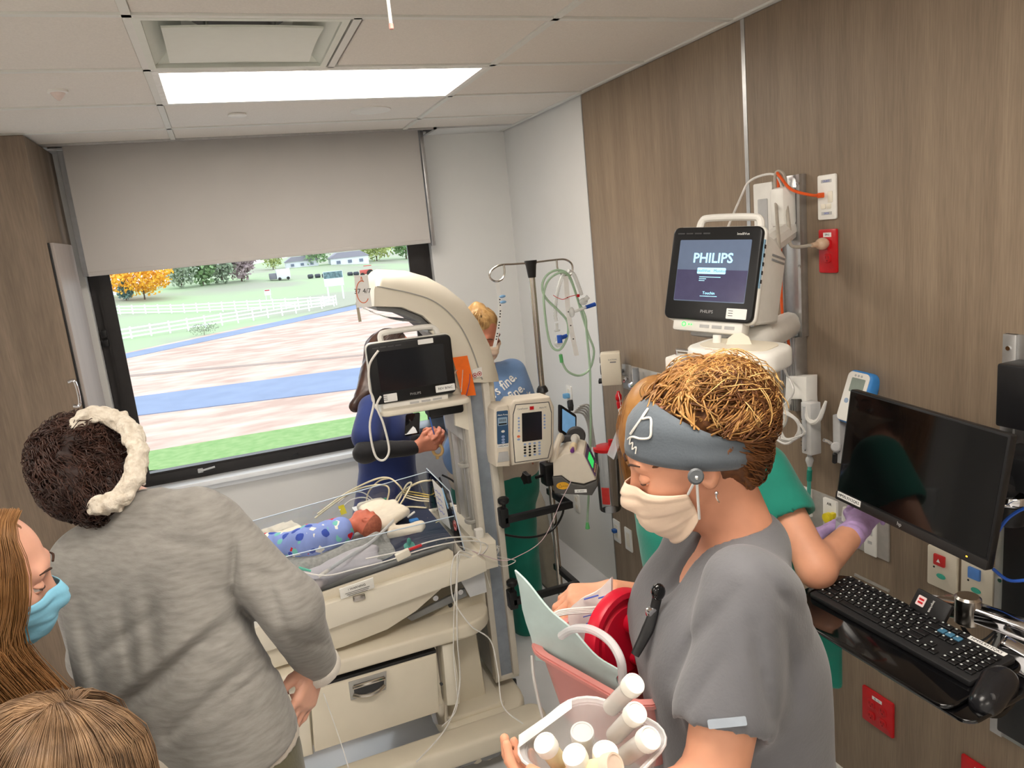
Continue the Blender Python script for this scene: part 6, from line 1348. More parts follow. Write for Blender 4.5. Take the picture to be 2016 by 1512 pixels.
def add_hand(s, W, D, N, S, curl=(.3, .4, .3), thumb=.5, sc=1.0, t=0, spread=.06, curls=None, tip_out=None):
    """W wrist, D towards the fingers, N out of the palm, S towards the thumb"""
    D = nrm(D); N = nrm(N-D*(np.asarray(N)@D)); S = np.asarray(S, float); S = nrm(S-D*(S@D)-N*(S@N))
    for i, (o_, l, seg, r) in enumerate(FING):
        k0 = W+(D*l+S*o_)*sc; s.cap(W+(D*.005+S*o_*.55)*sc, k0, .0135*sc+t, .0115*sc+t, .014*sc)
        cu = curls[i] if curls else curl; a = 0; p = k0; d0 = nrm(D+S*spread*(1.5-i))
        for j in range(3):
            a += cu[j]; d = d0*math.cos(a)+N*math.sin(a); e = p+d*seg[j]*sc; s.cap(p, e, (r-.0006*j)*sc+t, (r-.0006*(j+1))*sc+t, .004*sc); p = e
    b = W+(D*.018+S*.020+N*.006)*sc; d1 = nrm(D*.75+S*.75+N*.25); e1 = b+d1*.042*sc; s.cap(b, e1, .015*sc+t, .0125*sc+t, .014*sc)
    d2 = nrm(D*.9+S*(.5-thumb*.6)+N*thumb); e2 = e1+d2*.032*sc; s.cap(e1, e2, .0115*sc+t, .010*sc+t, .006*sc)
    d3 = nrm(D+S*(.2-thumb*.6)+N*thumb*1.3); s.cap(e2, e2+d3*.025*sc, .0098*sc+t, .008*sc+t, .005*sc)
def rootfind(s, C, dirs, off, r0=.02, r1=.2):
    rs = np.linspace(r0, r1, 91); Q = C[..., None, :]+dirs[..., None, :]*rs[:, None]; f = s.ev(Q)-off
    ins = f < 0; idx = ins.shape[-1]-1-np.argmax(ins[..., ::-1], -1); return np.where(ins.any(-1), rs[np.minimum(idx+1, len(rs)-1)], r0)
def wrap(s, c, A, d0, th, hs, off, fn=None, rmin=None, th_=.0015, m=9):
    """patch draped over an implicit shape: th angles about axis A from d0, hs(angle)->(lo,hi)"""
    A = nrm(A); d0 = nrm(d0-A*(d0@A)); d1 = np.cross(A, d0)
    H = np.array([[hs(a)[0]+(hs(a)[1]-hs(a)[0])*v for v in np.linspace(0, 1, m)] for a in th])
    C = c+H[..., None]*A; dr = (np.cos(th)[:, None]*d0+np.sin(th)[:, None]*d1)[:, None, :]*np.ones((1, m, 1))
    r = rootfind(s, C, dr, off)
    if rmin is not None: r = np.maximum(r, rmin)
    if fn is not None: r = r+np.array([[fn(a, v) for v in np.linspace(0, 1, m)] for a in th])
    for _ in range(2): r[1:-1] = (r[:-2]+2*r[1:-1]+r[2:])/4
    G = C+dr*r[..., None]; return sheet(G, th_), G
def pieces(s, specs):
    """one body mesh sampled at different finenesses: (cell, centre, half) boxes"""
    out = []
    for h, c, hf in specs:
        if c is None: out.append(s.mesh(h))
        else: out.append(s.mesh(h, np.asarray(c)-hf, np.asarray(c)+hf))
    return join(*out)
def legs(s, pel, R, zf=.09, t=0, sp=.09, r=(.085, .055, .042), kneef=None, feet=None):
    for g in (-1, 1):
        h = pel+R*sp*g-ZZ*.02; a = V(h[0], h[1], zf) if feet is None else feet[(g+1)//2]; k = (h+a)/2+ZZ*.02+(kneef if kneef is not None else 0)
        s.cap(h, k, r[0]+t, r[1]+t, .05); s.cap(k, a, r[1]+t*1.2, r[2]+t*1.4, .03)
def shoes(t, pel, R, F, m, sp=.09, feet=None):
    for g in (-1, 1):
        a = pel+R*sp*g if feet is None else feet[(g+1)//2]; a = V(a[0], a[1], 0); s = SDF(); s.cap(a-F*.05+ZZ*.045, a+F*.13+ZZ*.035, .042, .036, .02); s.cap(a+ZZ*.05, a+ZZ*.1, .045, .05, .02); s.plane(a+ZZ*.002, -ZZ)
        obj('shoe', s.mesh(.009), m, t, 180)
def person(label, loc): return thing('person', label, 'person', (loc[0], loc[1], 0))
def surf_locks(sdf, c, n, seed, target, L, amp, fr, keep, lift=.003, N=18, rand=.35):
    """locks that run over an implicit shape towards a target, waving as they go"""
    r = np.random.default_rng(seed); d = r.normal(size=(n*6, 3)); d /= np.linalg.norm(d, axis=1)[:, None]; d = d[keep(d)][:n]; n = len(d)
    p = c+d*rootfind(sdf, np.tile(c, (n, 1)), d, lift, .02, .26)[:, None]; out = [p]; st = L/N*r.uniform(.7, 1.2, (n, 1)); Kc = r.normal(size=(3, 3))*3.2; d00 = d.copy(); jit = (np.sin(d00@Kc+seed)*.9+r.normal(size=(n, 3))*.28)*rand; php = 5*np.sin(d00@(Kc[0]*1.3))+5*np.cos(d00@(Kc[1]*1.2))
    for i in range(N-1):
        v = target-p; v = v/np.linalg.norm(v, axis=1)[:, None]+jit; v -= d*(v*d).sum(1)[:, None]; v /= np.linalg.norm(v, axis=1)[:, None]+1e-9
        p = p+v*st; d = p-c; d /= np.linalg.norm(d, axis=1)[:, None]; p = c+d*rootfind(sdf, np.tile(c, (n, 1)), d, lift, .02, .26)[:, None]; out.append(p)
    S = np.stack(out, 1); t = np.linspace(0, 1, N)[None, :, None]; D_ = S-c; D_ /= np.linalg.norm(D_, axis=2)[..., None]; T_ = np.gradient(S, axis=1); B_ = np.cross(D_, T_); B_ /= np.linalg.norm(B_, axis=2)[..., None]+1e-9
    ph = php[:, None, None]+r.normal(size=(n, 1, 1))*.5; f_ = fr*(1+.12*r.normal(size=(n, 1, 1))); return S+B_*amp*np.sin(t*f_+ph)+D_*amp*.7*np.cos(t*f_+ph)
def hair_guides(c, F, U, phis, L, top=.0, side=.090, drop=None, part=0, sc=1, curve=0.0):
    F, U, R = axes(F, U); g = []
    for ph in phis:
        d = F*math.cos(ph)+R*math.sin(ph); st = c+U*.118*sc+F*(-.01+.045*math.cos(ph))*sc+R*part*sc
        p = [st, c+U*.100*sc+d*.052*sc, c+U*.052*sc+d*side*.93*sc, c-U*.005*sc+d*(side+.006)*sc, c-U*.07*sc+d*(side+.004)*sc]
        z0 = p[-1]; dn = -ZZ if drop is None else nrm(drop)
        for q in np.linspace(.25, 1, 5): p.append(z0+dn*L*q+d*(-.012*q+curve*math.sin(q*5))+F*.0)
        g.append(np.array(p))
    return g

# ------------------------------------------------------------------ 1. nurse in grey scrubs with headband (profile, facing the bed side)
GR = cloth('charcoal_scrub_cloth', (104, 104, 108), .05, .3, 160)
Fh = nrm(-RH*.955-ZZ*.30); Uh = nrm(ZZ*.955-RH*.30)
c1 = P(1356, 896, 1.25)
N1 = P(1445, 1058, 1.27)
G1 = person('person in charcoal scrubs and grey headband carrying a pink basin and clear tub', N1)
s = SDF(); q1 = add_head(s, c1, Fh, Uh)
s.cap(c1-Uh*.06-Fh*.035, N1+RH*.01+ZZ*.0, .052, .062, .03)
secs1 = [(N1-ZZ*.045, AH*.125, .050), (N1-ZZ*.11-RH*.02, AH*.11, .085), (N1-ZZ*.20-RH*.035, AH*.085, .118), (N1-ZZ*.36-RH*.02, AH*.07, .108), (N1-ZZ*.54-RH*.005, AH*.085, .125)]
loft(s, secs1)
sL, eL, wL = P(1470, 1168, 1.10), P(1400, 1560, 1.03), P(1195, 1592, 1.03)
sR, eR, wR = N1+AH*.165-ZZ*.05, P(1372, 1205, 1.64), P(1205, 1168, 1.55)
for a, b, e in ((sL, eL, wL), (sR, eR, wR)): s.cap(a, b, .055, .043, .03); s.cap(b, e, .043, .029, .02)
D1 = P(1085, 1180, 1.53)-wR
hand_R1 = dict(W=wR, D=D1, N=-ZZ*.75+AH*.15+RH*.1, S=-AH)
add_hand(s, **hand_R1, curl=(.75, .65, .45), thumb=.35)
DL = P(1090, 1560, 1.06)-wL
add_hand(s, W=wL, D=DL, N=ZZ*.8+AH*.6, S=AH*-.3+ZZ*.2-RH*.1, curl=(.25, .5, .4), thumb=.2)
pel1 = secs1[-1][0]; legs(s, pel1, -AH)
obj('body', pieces(s, [(.013, N1-ZZ*.75, V(.5, .5, .72)), (.0045, c1-ZZ*.03, V(.16, .16, .17)), (.0045, (sL+eL)/2, V(.22, .2, .26)), (.0036, (wL+P(1085, 1555, 1.06))/2, V(.11, .11, .09)), (.0036, (wR+eR)/2-RH*.08, V(.23, .2, .13))]), SKIN, G1, 180)
eyes(G1, c1, Fh, Uh, closed=True, m=SKIN)
# scrub top
s = SDF(); sec = [(a, w_*1.08, r+(.018 if i > 1 else .012)) for i, (a, w_, r) in enumerate(secs1)]
sec[2] = (sec[2][0], sec[2][1], .145); sec[3] = (sec[3][0], sec[3][1], .142); sec[4] = (sec[4][0]-ZZ*.08, sec[4][1]*1.1, .155)
loft(s, sec, 6, 0, .05)
s.cap(N1-ZZ*.02+RH*.02, N1-ZZ*.09-RH*.0, .075, .09, .04)
for a, b in ((sL, eL), (sR, eR)): m_ = a+(b-a)*.62; s.cap(a+ZZ*.008, m_, .066, .072, .045)
mL = sL+(eL-sL)*.70; s.plane(mL, nrm(eL-sL)) if False else None
# v-neck and neck opening
s.cap(N1+ZZ*.05-RH*.015, N1+ZZ*.0-RH*.0, .062, .060, .015, 's'); s.cap(N1-ZZ*.005-RH*.07, N1-ZZ*.085-RH*.135, .034, .010, .01, 's')
# flat sleeve ends
for a, b in ((sL, eL), (sR, eR)): m_ = a+(b-a)*.59; d = nrm(b-a); s.cap(m_+d*.072, m_+d*.13, .076, .08, .006, 's'); s.cap(m_+d*.05, m_+d*.10, .058, .06, .004, 's')
s.disp = creases(folds(.004, 30, 21, (1, 1, .55)), [((1400, 1200), (1330, 1330), 16, .008), ((1480, 1230), (1520, 1420), 14, .010), ((1450, 1160), (1380, 1260), 14, .006), ((1300, 1230), (1270, 1330), 12, .006), ((1540, 1180), (1570, 1400), 14, .007), ((1420, 1300), (1340, 1420), 12, .006), ((1350, 1120), (1300, 1200), 10, .005), ((1500, 1120), (1560, 1200), 12, .006)], 1.32)
obj('scrub_top', s.mesh(.0065), GR, G1, 180)
# trim on the sleeve, neck facing, trousers
mm = sL+(eL-sL)*.60; dL = nrm(eL-sL); off = -nrm(mm-CAM-dL*((mm-CAM)@dL))
lab_ = mm+dL*.012+off*.0715+RH*.005
obj('sleeve_label', xf(prism(rrect(.052, .012, .002, 2), -.004, .0015), frame(lab_, RH, np.cross(off, RH), off)), mat('label_grey_shiny', (150, 160, 172), .3), G1)
s = SDF(); loft(s, [(pel1+ZZ*.05, AH*.1, .135), (pel1-ZZ*.06, AH*.1, .14)]); legs(s, pel1, -AH, t=.022)
s.disp = folds(.005, 26, 22); obj('trousers', s.mesh(.014), GR, G1, 180)
shoes(G1, pel1, -AH, -RH, DGREY)
# hair under the band, curls and bun
HB = mat('hair_brown_base', (118, 74, 40), .55, vscale=70, col2=(70, 40, 22), stretch=(1, 1, 1)); HG = mat('hair_golden', (206, 156, 92), .4, vscale=25, col2=(150, 102, 54))
HD = mat('hair_mid_brown', (130, 82, 42), .42, vscale=25, col2=(88, 52, 28))
hs = SDF(); A_ = np.array([Fh, np.cross(Fh, Uh), Uh])
hs.ell(c1-Fh*.018+Uh*.022, (.100, .082, .098), A_, .02); hs.ell(c1-Fh*.075-Uh*.02, (.045, .06, .065), A_, .03)
bun = P(1418, 800, 1.25); hs.ell(bun, (.088, .080, .075), None, .03); hs.ell(P(1368, 800, 1.25), (.055, .06, .05), None, .04); hs.ell(P(1448, 860, 1.25), (.05, .06, .075), None, .03)
hb0 = SDF(); hb0.p = list(hs.p)
hs.cap(c1+Fh*.10-Uh*.02, c1+Fh*.06-Uh*.06, .07, .06, .01, 's'); hs.cap(c1+Fh*.05-Uh*.032-A_[1]*.1, c1+Fh*.05-Uh*.032+A_[1]*.1, .062, None, .01, 's')
hs.disp = folds(.006, 120, 31)
obj('hair', hs.mesh(.005), HB, G1, 180)
def curls(seed, n, centre, rad, L, amp, fr, jit=.25, up=.2, N=18):
    r = np.random.default_rng(seed); d = r.normal(size=(n, 3)); d /= np.linalg.norm(d, axis=1)[:, None]; p0 = centre+d*rad
    tg = np.cross(d, nrm(AH+RH*.2+ZZ*.15)); tg = tg+r.normal(size=(n, 3))*jit; tg -= d*(tg*d).sum(1)[:, None]; tg /= np.linalg.norm(tg, axis=1)[:, None]
    t = np.linspace(0, 1, N)[None, :, None]; Lr = L*r.uniform(.5, 1.2, (n, 1, 1)); R0 = np.linalg.norm(rad*np.ones(3))/1.732
    a = t*Lr/R0; b = np.cross(d, tg)
    S = centre+((d[:, None]*np.cos(a)+tg[:, None]*np.sin(a))*(np.asarray(rad)*np.ones(3))*(1.0+up*.18*r.uniform(-.3, 1, (n, 1, 1))*np.sin(t*3.1)))
    ph = r.uniform(0, 6.28, (n, 1, 1)); S = S+b[:, None]*amp*np.sin(t*fr*r.uniform(.7, 1.3, (n, 1, 1))+ph)+d[:, None]*amp*np.cos(t*fr+ph)*.8
    return S
cb_ = c1+Uh*.012; Ab0 = nrm(Uh*.93-Fh*.36); db0 = nrm(Fh*.93+Uh*.36)
def above(S):
    v = S-cb_; h = v@Ab0; f = (v@db0)/(np.linalg.norm(v, axis=2)+1e-9); return S[(h > .052+.034*f).all(1)]
oc = c1+Uh*.04-Fh*.03; allk = lambda d: d@Uh > -.3
obj('golden_lit_locks', strand_mesh(above(surf_locks(hb0, oc, 1000, 31, bun+RH*.02+ZZ*.02, .15, .010, 7.5, (lambda d: (d@Uh > -.3) & (d@RH < .45)), .004, 20, .7)), .0019, .3), HG, G1, 180)  # golden hair, kept towards the left to paint the lit side of the bun
obj('golden_strands', strand_mesh(above(surf_locks(hb0, oc, 110, 32, bun+RH*.02, .17, .018, 8, allk, .010, 22, .9)), .0010), mat('hair_pale_gold', (226, 186, 120), .4, vscale=25, col2=(190, 144, 84)), G1, 180)
obj('bun_locks', strand_mesh(np.concatenate([curls(41, 90, bun-RH*.01, V(.086, .082, .076), .22, .007, 7, .4), curls(42, 60, bun+RH*.02, V(.07, .07, .06), .2, .007, 7, .5)]), .0020, .25), HG, G1, 180)
obj('brown_shade_locks', strand_mesh(above(np.concatenate([surf_locks(hb0, oc, 1100, 33, bun+RH*.04-ZZ*.05, .14, .009, 7, (lambda d: (d@Uh > -.3) & (d@RH > -.25)), .0045, 18, .6), curls(6, 120, bun, V(.088, .084, .078), .18, .008, 8, .5, .4)])), .0019, .3), HD, G1, 180)  # brown hair, kept towards the right so colour carries the bun's shaded side
obj('nape_hair', strand_mesh(surf_locks(hb0, oc, 260, 34, P(1440, 850, 1.25), .06, .003, 5, lambda d: (d@Fh < -.25) & (d@Uh < .1), .002, 14, .4), .0014, .3), HD, G1, 180)
# headband with stitched emblem
HBAND = cloth('headband_grey', (92, 100, 108), .05, .3, 240)
full = SDF(); full.ell(c1-Fh*.012+Uh*.020, (.102, .082, .100), A_, .02)
Ab = nrm(Uh*.93-Fh*.36); db = nrm(Fh*.93+Uh*.36)
th = np.linspace(-math.pi, math.pi, 73)
def hb_h(a): return (-.004-.012*(1-math.cos(a))/2, .060+.030*math.cos(a)-.010*(1-math.cos(a))/2)
bnd, GB = wrap(full, c1+Uh*.012, Ab, db, th, hb_h, .007, lambda a, v: .0018*math.sin(v*9+math.cos(a)*2)+.003*math.sin(v*3.14), .06, .003)
hb = obj('headband', bnd, HBAND, G1, 180)
# side facing the viewer: angle whose direction is closest to the camera, towards the brow
def gpt(a, v):
    i = int(np.clip((a+math.pi)/(2*math.pi)*72, 0, 72)); j = v*8; j0 = int(min(j, 7)); return GB[i, j0]*(1-(j-j0))+GB[i, j0+1]*(j-j0)
sgn = 1 if (gpt(.9, .5)-CAM)@FW < (gpt(-.9, .5)-CAM)@FW else -1
def em(a, v): p = gpt(sgn*a, v); return p+nrm(p-c1)*.004
WH = mat('white_stitch', (232, 228, 220), .6)
obj('emblem', join(tube([em(a, v) for a, v in ((.30, .42), (.42, .55), (.50, .80), (.44, .9), (.52, .74), (.62, .80), (.74, .66), (.72, .50), (.56, .42), (.40, .40), (.30, .36))], .0020, 6, 5), tube([em(a, v) for a, v in ((.22, .30), (.27, .36), (.30, .24), (.36, .30), (.38, .18), (.44, .25), (.47, .13))], .0012, 5, 4)), WH, hb)
bt_ = gpt(sgn*1.72, .12); bt_ = P(1370, 938, (bt_-CAM)@FW-.012)
obj('ear_button', lathe([(.012, -.004), (.013, 0), (.010, .003), (0, .003)], 16, frame_z(bt_, -FW)), mat('button_grey', (90, 94, 98), .4), hb)
# mask
MASKP = cloth('mask_peach', (240, 214, 190), .03, .15, 200, sheen=.1)
full2 = SDF(); add_head(full2, c1, Fh, Uh, ears=False)
def masker(t, c, F, U, m, sdf, tilt=0, lo=-.132, hi=-.002, wid=1.15, pleat=.0030):
    F, U, R = axes(F, U); d0 = nrm(F); th = np.linspace(-wid, wid, 41)
    hsf = lambda a: (lo+.050*(abs(a)/wid)**2.0, hi-.030*(abs(a)/wid)**1.2)
    g, G = wrap(sdf, c, U, d0, th, hsf, .006, lambda a, v: pleat*(1-2*((v*3.4) % 1.0))*(1-(abs(a)/wid)**3)+.016*math.exp(-(a/.45)**2)*math.sin(v*2.6+.4), .074, .0016, 28)
    obj('face_mask', g, m, t, 180); return G
GMk = masker(G1, c1, Fh, Uh, MASKP, full2)
side = 0 if (GMk[0, 13]-CAM)@FW < (GMk[-1, 13]-CAM)@FW else -1
for k_ in (27, 0): obj('mask_loop', tube([GMk[side, k_], (GMk[side, k_]*.45+bt_*.55)-nrm(bt_-c1)*-.004, bt_+(-FW)*.004], .0022, 6), PAPER, G1)
ear_p = q1(-.01, -.078 if sgn else .078, -.05)
R1 = np.cross(nrm(Fh), nrm(Uh)); Rv = R1 if ((c1+R1*.08)-CAM)@FW < ((c1-R1*.08)-CAM)@FW else -R1
er = c1+Rv*.082-Fh*.008-Uh*.045
obj('earring', join(sphere(er, .0035), tube([er, er-ZZ*.008, er-ZZ*.016+RH*.004], .0014, 6)), CHROME, G1)
# badge reel and pen cluster at the chest
bd_ = P(1296, 1165, 1.235); br_ = thing('badge_reel', 'black badge reel and clip on the charcoal scrub neckline', 'badge', tuple(bd_-ZZ*.1))
obj('reel', sphere(bd_, (.013, .010, .015)), BLACKG, br_); obj('strap', tube([bd_, bd_-ZZ*.03-RH*.008, P(1275, 1240, 1.23), P(1250, 1290, 1.225)], [.008, .008, .010, .007], 8, flat=.005), BLACKP, br_); obj('clip', box(bd_-ZZ*.035-RH*.012, (.022, .014, .016), .004), CHROME, br_)

# ------------------------------------------------------------------ 2. person in grey marl jacket, from behind
JK = mat('grey_marl_jersey', (150, 147, 142), .9, vscale=26, col2=(128, 125, 121), stretch=(1, 1, 5), detail=6, bump=.25, bscale=200, sheen=.2)
c2 = P(182, 915, 1.66); F2, U2, R2 = axes(AH*.80+RH*.55-ZZ*.35, ZZ*.92-RH*.25+AH*.25)
N2 = P(288, 1022, 1.62); shL2, shR2 = P(165, 1112, 1.64), P(418, 1052, 1.54)
RB2 = nrm(shR2-shL2)
J2 = person('person in grey marl jacket with dark curly hair and white fuzzy headband seen from behind', P(430, 1480, 1.5))
s = SDF(); add_head(s, c2, F2, U2); s.cap(c2-U2*.06-F2*.03, N2, .054, .062, .03)
secs2 = [(P(290, 1068, 1.60), RB2*.115, .058), (P(300, 1130, 1.585), RB2*.100, .085), (P(325, 1250, 1.56), RB2*.090, .095), (P(365, 1390, 1.53), RB2*.080, .105), (P(400, 1490, 1.52), RB2*.085, .108)]
loft(s, secs2, t=-.014)
eR2, wR2 = P(565, 1198, 1.52), P(624, 1306, 1.64); eL2, wL2 = P(190, 1290, 1.84), P(300, 1280, 1.98)
s.cap(shR2, eR2, .052, .042, .03); s.cap(eR2, wR2, .042, .028, .02); s.cap(shL2, eL2, .052, .042, .03); s.cap(eL2, wL2, .042, .028, .02)
add_hand(s, wR2, P(600, 1380, 1.60)-wR2, -RH*.9+AH*.3, -AH*.6+RH*.5, curl=(.28, .35, .25), thumb=.35, sc=1.0, spread=.09)
add_hand(s, wL2, AH*.8-ZZ*.3, -ZZ, RH, curl=(.3, .3, .3))
pel2 = secs2[-1][0]; RBh = nrm(RB2*V(1, 1, 0)); legs(s, pel2, RBh)
obj('body', pieces(s, [(.014, pel2-ZZ*.1, V(.5, .7, 1.05)), (.005, c2, V(.14, .14, .17)), (.0036, wR2-ZZ*.06, V(.09, .09, .13))]), SKIN2, J2, 180)
# jacket
s = SDF(); sec = [(a, w_*1.12, r+.016) for a, w_, r in secs2]; sec[2] = (sec[2][0], sec[2][1], .112); sec[3] = (sec[3][0], sec[3][1], .122); sec[4] = (sec[4][0]-ZZ*.005, sec[4][1], .122)
loft(s, sec, 6, 0, .05)
s.cap(N2+ZZ*.02-AH*.012, N2-ZZ*.05, .068, .088, .04); s.cap(P(270, 1000, 1.60), P(380, 1010, 1.57), .03, .05, .04)
s.cap(shR2, eR2, .070, .063, .035); s.cap(eR2, eR2+(wR2-eR2)*.93, .064, .047, .03); s.cap(shL2, eL2, .07, .06, .05); s.cap(eL2, wL2, .06, .05, .03)
# folds: soft ridges and creases sweeping over the back and under the arm
s.cap(c2-U2*.07-F2*.03, N2+ZZ*.03, .054, .054, .01, 's')
s.plane(P(440, 1492, 1.5), nrm(-ZZ*.9+RH*.22)*1.0, .01)
s.disp = creases(folds(.0042, 22, 5, (1, 1, .8)), [((215, 1410), (470, 1210), 16, 0.0210), ((240, 1370), (440, 1200), 14, -0.0090), ((330, 1450), (500, 1300), 13, 0.0165), ((235, 1180), (262, 1330), 14, 0.0105), ((290, 1160), (300, 1300), 16, 0.0105), ((400, 1420), (535, 1310), 10, 0.0135), ((462, 1060), (458, 1170), 9, 0.0210), ((455, 1170), (545, 1300), 14, 0.0240), ((150, 1180), (200, 1380), 14, 0.0120), ((180, 1300), (330, 1190), 14, 0.0090), ((300, 1060), (420, 1080), 12, 0.0060), ((520, 1130), (560, 1240), 12, 0.0105), ((560, 1250), (640, 1270), 9, 0.0105), ((470, 1120), (560, 1140), 12, 0.0075)], 1.62)
obj('jacket', s.mesh(.0068), JK, J2, 180)
hemp = [(560, 1405), (535, 1440), (490, 1475), (430, 1505), (380, 1525)]
dj = nrm(wR2-eR2); cz = eR2+(wR2-eR2)*.93
obj('cuff', join(lathe([(.046, 0), (.049, .006), (.048, .024), (.044, .026)], 20, frame_z(cz+dj*.012, dj))), mat('rib_white', (214, 208, 198), .9, bump=.5, bscale=300), J2)
colr = [N2+V(*x) for x in ((0, 0, 0),)]
s = SDF(); loft(s, [(pel2+ZZ*.02, RBh*.085, .112), (pel2-ZZ*.1, RBh*.09, .118)]); legs(s, pel2, RBh, t=.025); s.disp = folds(.005, 26, 23)
obj('trousers', s.mesh(.011), cloth('olive_trousers', (96, 92, 70), .06), J2, 180); shoes(J2, pel2, RBh, AH, BLACKP)
s = SDF(); loft(s, [(pel2+ZZ*.03, RBh*.085, .117), (pel2-ZZ*.03, RBh*.085, .121)]); s.plane(P(440, 1506, 1.5), nrm(-ZZ*.9+RH*.22)); s.disp = folds(.004, 26, 5)
obj('undershirt', s.mesh(.01), cloth('undershirt_cream', (208, 198, 184)), J2, 180)
# collar band
obj('collar', tube([N2+RB2*(.072*math.cos(a))+np.cross(ZZ, RB2)*(.062*math.sin(a))+ZZ*(.006*math.sin(a)-.012) for a in np.linspace(0, 6.28, 17)[:-1]], .012, 8, closed=True), JK, J2)
# hair
HDK = mat('hair_dark_curl', (78, 50, 40), .42, vscale=40, col2=(46, 28, 24)); HDK2 = mat('hair_dark_base', (52, 33, 28), .6, vscale=60, col2=(34, 21, 19))
hs2 = SDF(); A2 = np.array([F2, np.cross(F2, U2), U2]); hs2.ell(c2-F2*.02+U2*.012, (.100, .088, .096), A2, .03); hs2.ell(P(168, 952, 1.61), (.078, .075, .066), None, .03); hs2.ell(P(158, 915, 1.63), (.062, .065, .062), None, .03); hs2.ell(P(205, 990, 1.585), (.05, .05, .04), None, .03)
band_sdf = SDF(); band_sdf.p = list(hs2.p)
hs2.cap(c2+F2*.12-U2*.03, c2+F2*.07-U2*.09, .085, .07, .01, 's'); hs2.disp = folds(.009, 85, 41)
obj('hair', hs2.mesh(.0055), HDK2, J2, 180)
kf = lambda d: (d@F2 < .55)
obj('curl_locks', strand_mesh(surf_locks(band_sdf, P(165, 925, 1.63), 1100, 51, P(130, 1040, 1.58), .10, .0075, 13, kf, .003, 18, .9), .0018, .3), HDK, J2, 180)
obj('curls', strand_mesh(surf_locks(band_sdf, P(165, 925, 1.63), 350, 52, P(130, 1040, 1.58), .11, .011, 14, kf, .008, 18, 1.0), .0010), HDK, J2, 180)
# fuzzy headband: ring over the crown, down behind the ear
FZ = mat('fuzzy_white', (232, 224, 210), .95, vscale=90, col2=(206, 194, 176), bump=1, bscale=90, bdist=.006)
rb = [P(*p) for p in ((152, 838, 1.60), (172, 820, 1.62), (205, 818, 1.64), (238, 830, 1.63), (262, 858, 1.60), (272, 895, 1.575), (265, 935, 1.555), (248, 968, 1.54), (222, 990, 1.53), (190, 997, 1.53))]
s = SDF(); pr_ = _resamp(catmull(rb, 6), 26)
for a, b in zip(pr_, pr_[1:]): s.cap(a, b, .0165, None, .012)
s.disp = folds(.004, 190, 55)
obj('fuzzy_headband', s.mesh(.004), FZ, J2, 180)
e2 = P(281, 930, 1.60); 
s = SDF(); s.ell(P(276, 905, 1.605), (.012, .02, .034), np.array([RH, AH, ZZ]), .01); s.ell(P(279, 928, 1.6), (.008, .012, .012), None, .01); obj('ear', s.mesh(.003), SKIN2, J2, 180)
obj('earring', join(*[sphere(P(283, 938+7*i, 1.598), .0045) for i in range(3)]), mat('pearl', (244, 240, 232), .25), J2)

# ------------------------------------------------------------------ 3. person with long light brown hair and blue mask
c3 = P(-36, 1140, 1.27); F3, U3, R3 = axes(RH*.86+AH*.42-ZZ*.30, ZZ*.95+RH*.25)
N3 = c3-ZZ*.165-F3*.05*V(1, 1, 0)-RH*.04
M3 = person('person with long light-brown hair wearing a blue face mask', N3)
NVT = cloth('dark_navy_top', (44, 46, 58), .06)
s = SDF(); add_head(s, c3, F3, U3); s.cap(c3-U3*.06-F3*.03, N3, .050, .058, .03)
Rb = nrm(R3*V(1, 1, 0)); secs3 = [(N3-ZZ*.05, Rb*.11, .05), (N3-ZZ*.2, Rb*.09, .10), (N3-ZZ*.38, Rb*.075, .09), (N3-ZZ*.54, Rb*.09, .115)]; loft(s, secs3)
pel3 = secs3[-1][0]; legs(s, pel3, Rb); Fb3 = nrm(F3*V(1, 1, 0))
for g in (-1, 1): a = N3+Rb*.16*g-ZZ*.05; b = a-ZZ*.27-Fb3*.02; e = b+Fb3*.18-ZZ*.10; s.cap(a, b, .048, .038, .03); s.cap(b, e, .038, .027, .02); add_hand(s, e, Fb3*.6-ZZ*.8, -Rb*g, Fb3, curl=(.3, .3, .3))
obj('body', pieces(s, [(.014, N3-ZZ*.7, V(.4, .4, .75)), (.0042, c3, V(.14, .14, .16))]), SKIN2, M3, 180); eyes(M3, c3, F3, U3, look=-.25*ZZ)
s = SDF(); loft(s, [(a, w_*1.1, r+.02) for a, w_, r in secs3], 6, 0, .04)
for g in (-1, 1): a = N3+Rb*.16*g-ZZ*.05; b = a-ZZ*.27-Fb3*.02; e = b+Fb3*.18-ZZ*.10; s.cap(a, b, .06, .05, .04); s.cap(b, b+(e-b)*.9, .05, .04, .03)
s.disp = folds(.004, 30, 7); obj('top', s.mesh(.011), NVT, M3, 180)
s = SDF(); loft(s, [(pel3+ZZ*.03, Rb*.09, .125), (pel3-ZZ*.05, Rb*.09, .13)]); legs(s, pel3, Rb, t=.02); obj('trousers', s.mesh(.014), cloth('dark_trousers', (50, 50, 56)), M3, 180); shoes(M3, pel3, Rb, Fb3, BLACKP)
f3 = SDF(); add_head(f3, c3, F3, U3, ears=False); BLM = cloth('mask_blue', (138, 206, 236), .04, .12, 200, sheen=.1)
G3 = masker(M3, c3, F3, U3, BLM, f3, lo=-.136, hi=-.003, wid=1.3, pleat=.0026)
for sd, g in ((0, 1), (-1, 1)):
    e_ = c3+nrm(G3[sd, 13]-c3-F3*((G3[sd, 13]-c3)@F3))*.083-F3*.02; obj('mask_loop', tube([G3[sd, 27], e_+U3*.01, e_-U3*.03, G3[sd, 1]], .0018, 6), PAPER, M3)
HL = mat('hair_light_brown', (176, 130, 84), .38, vscale=18, col2=(130, 90, 52)); HL2 = mat('hair_light_base', (140, 92, 48), .5, vscale=60, col2=(104, 64, 32), stretch=(1, 1, .3))
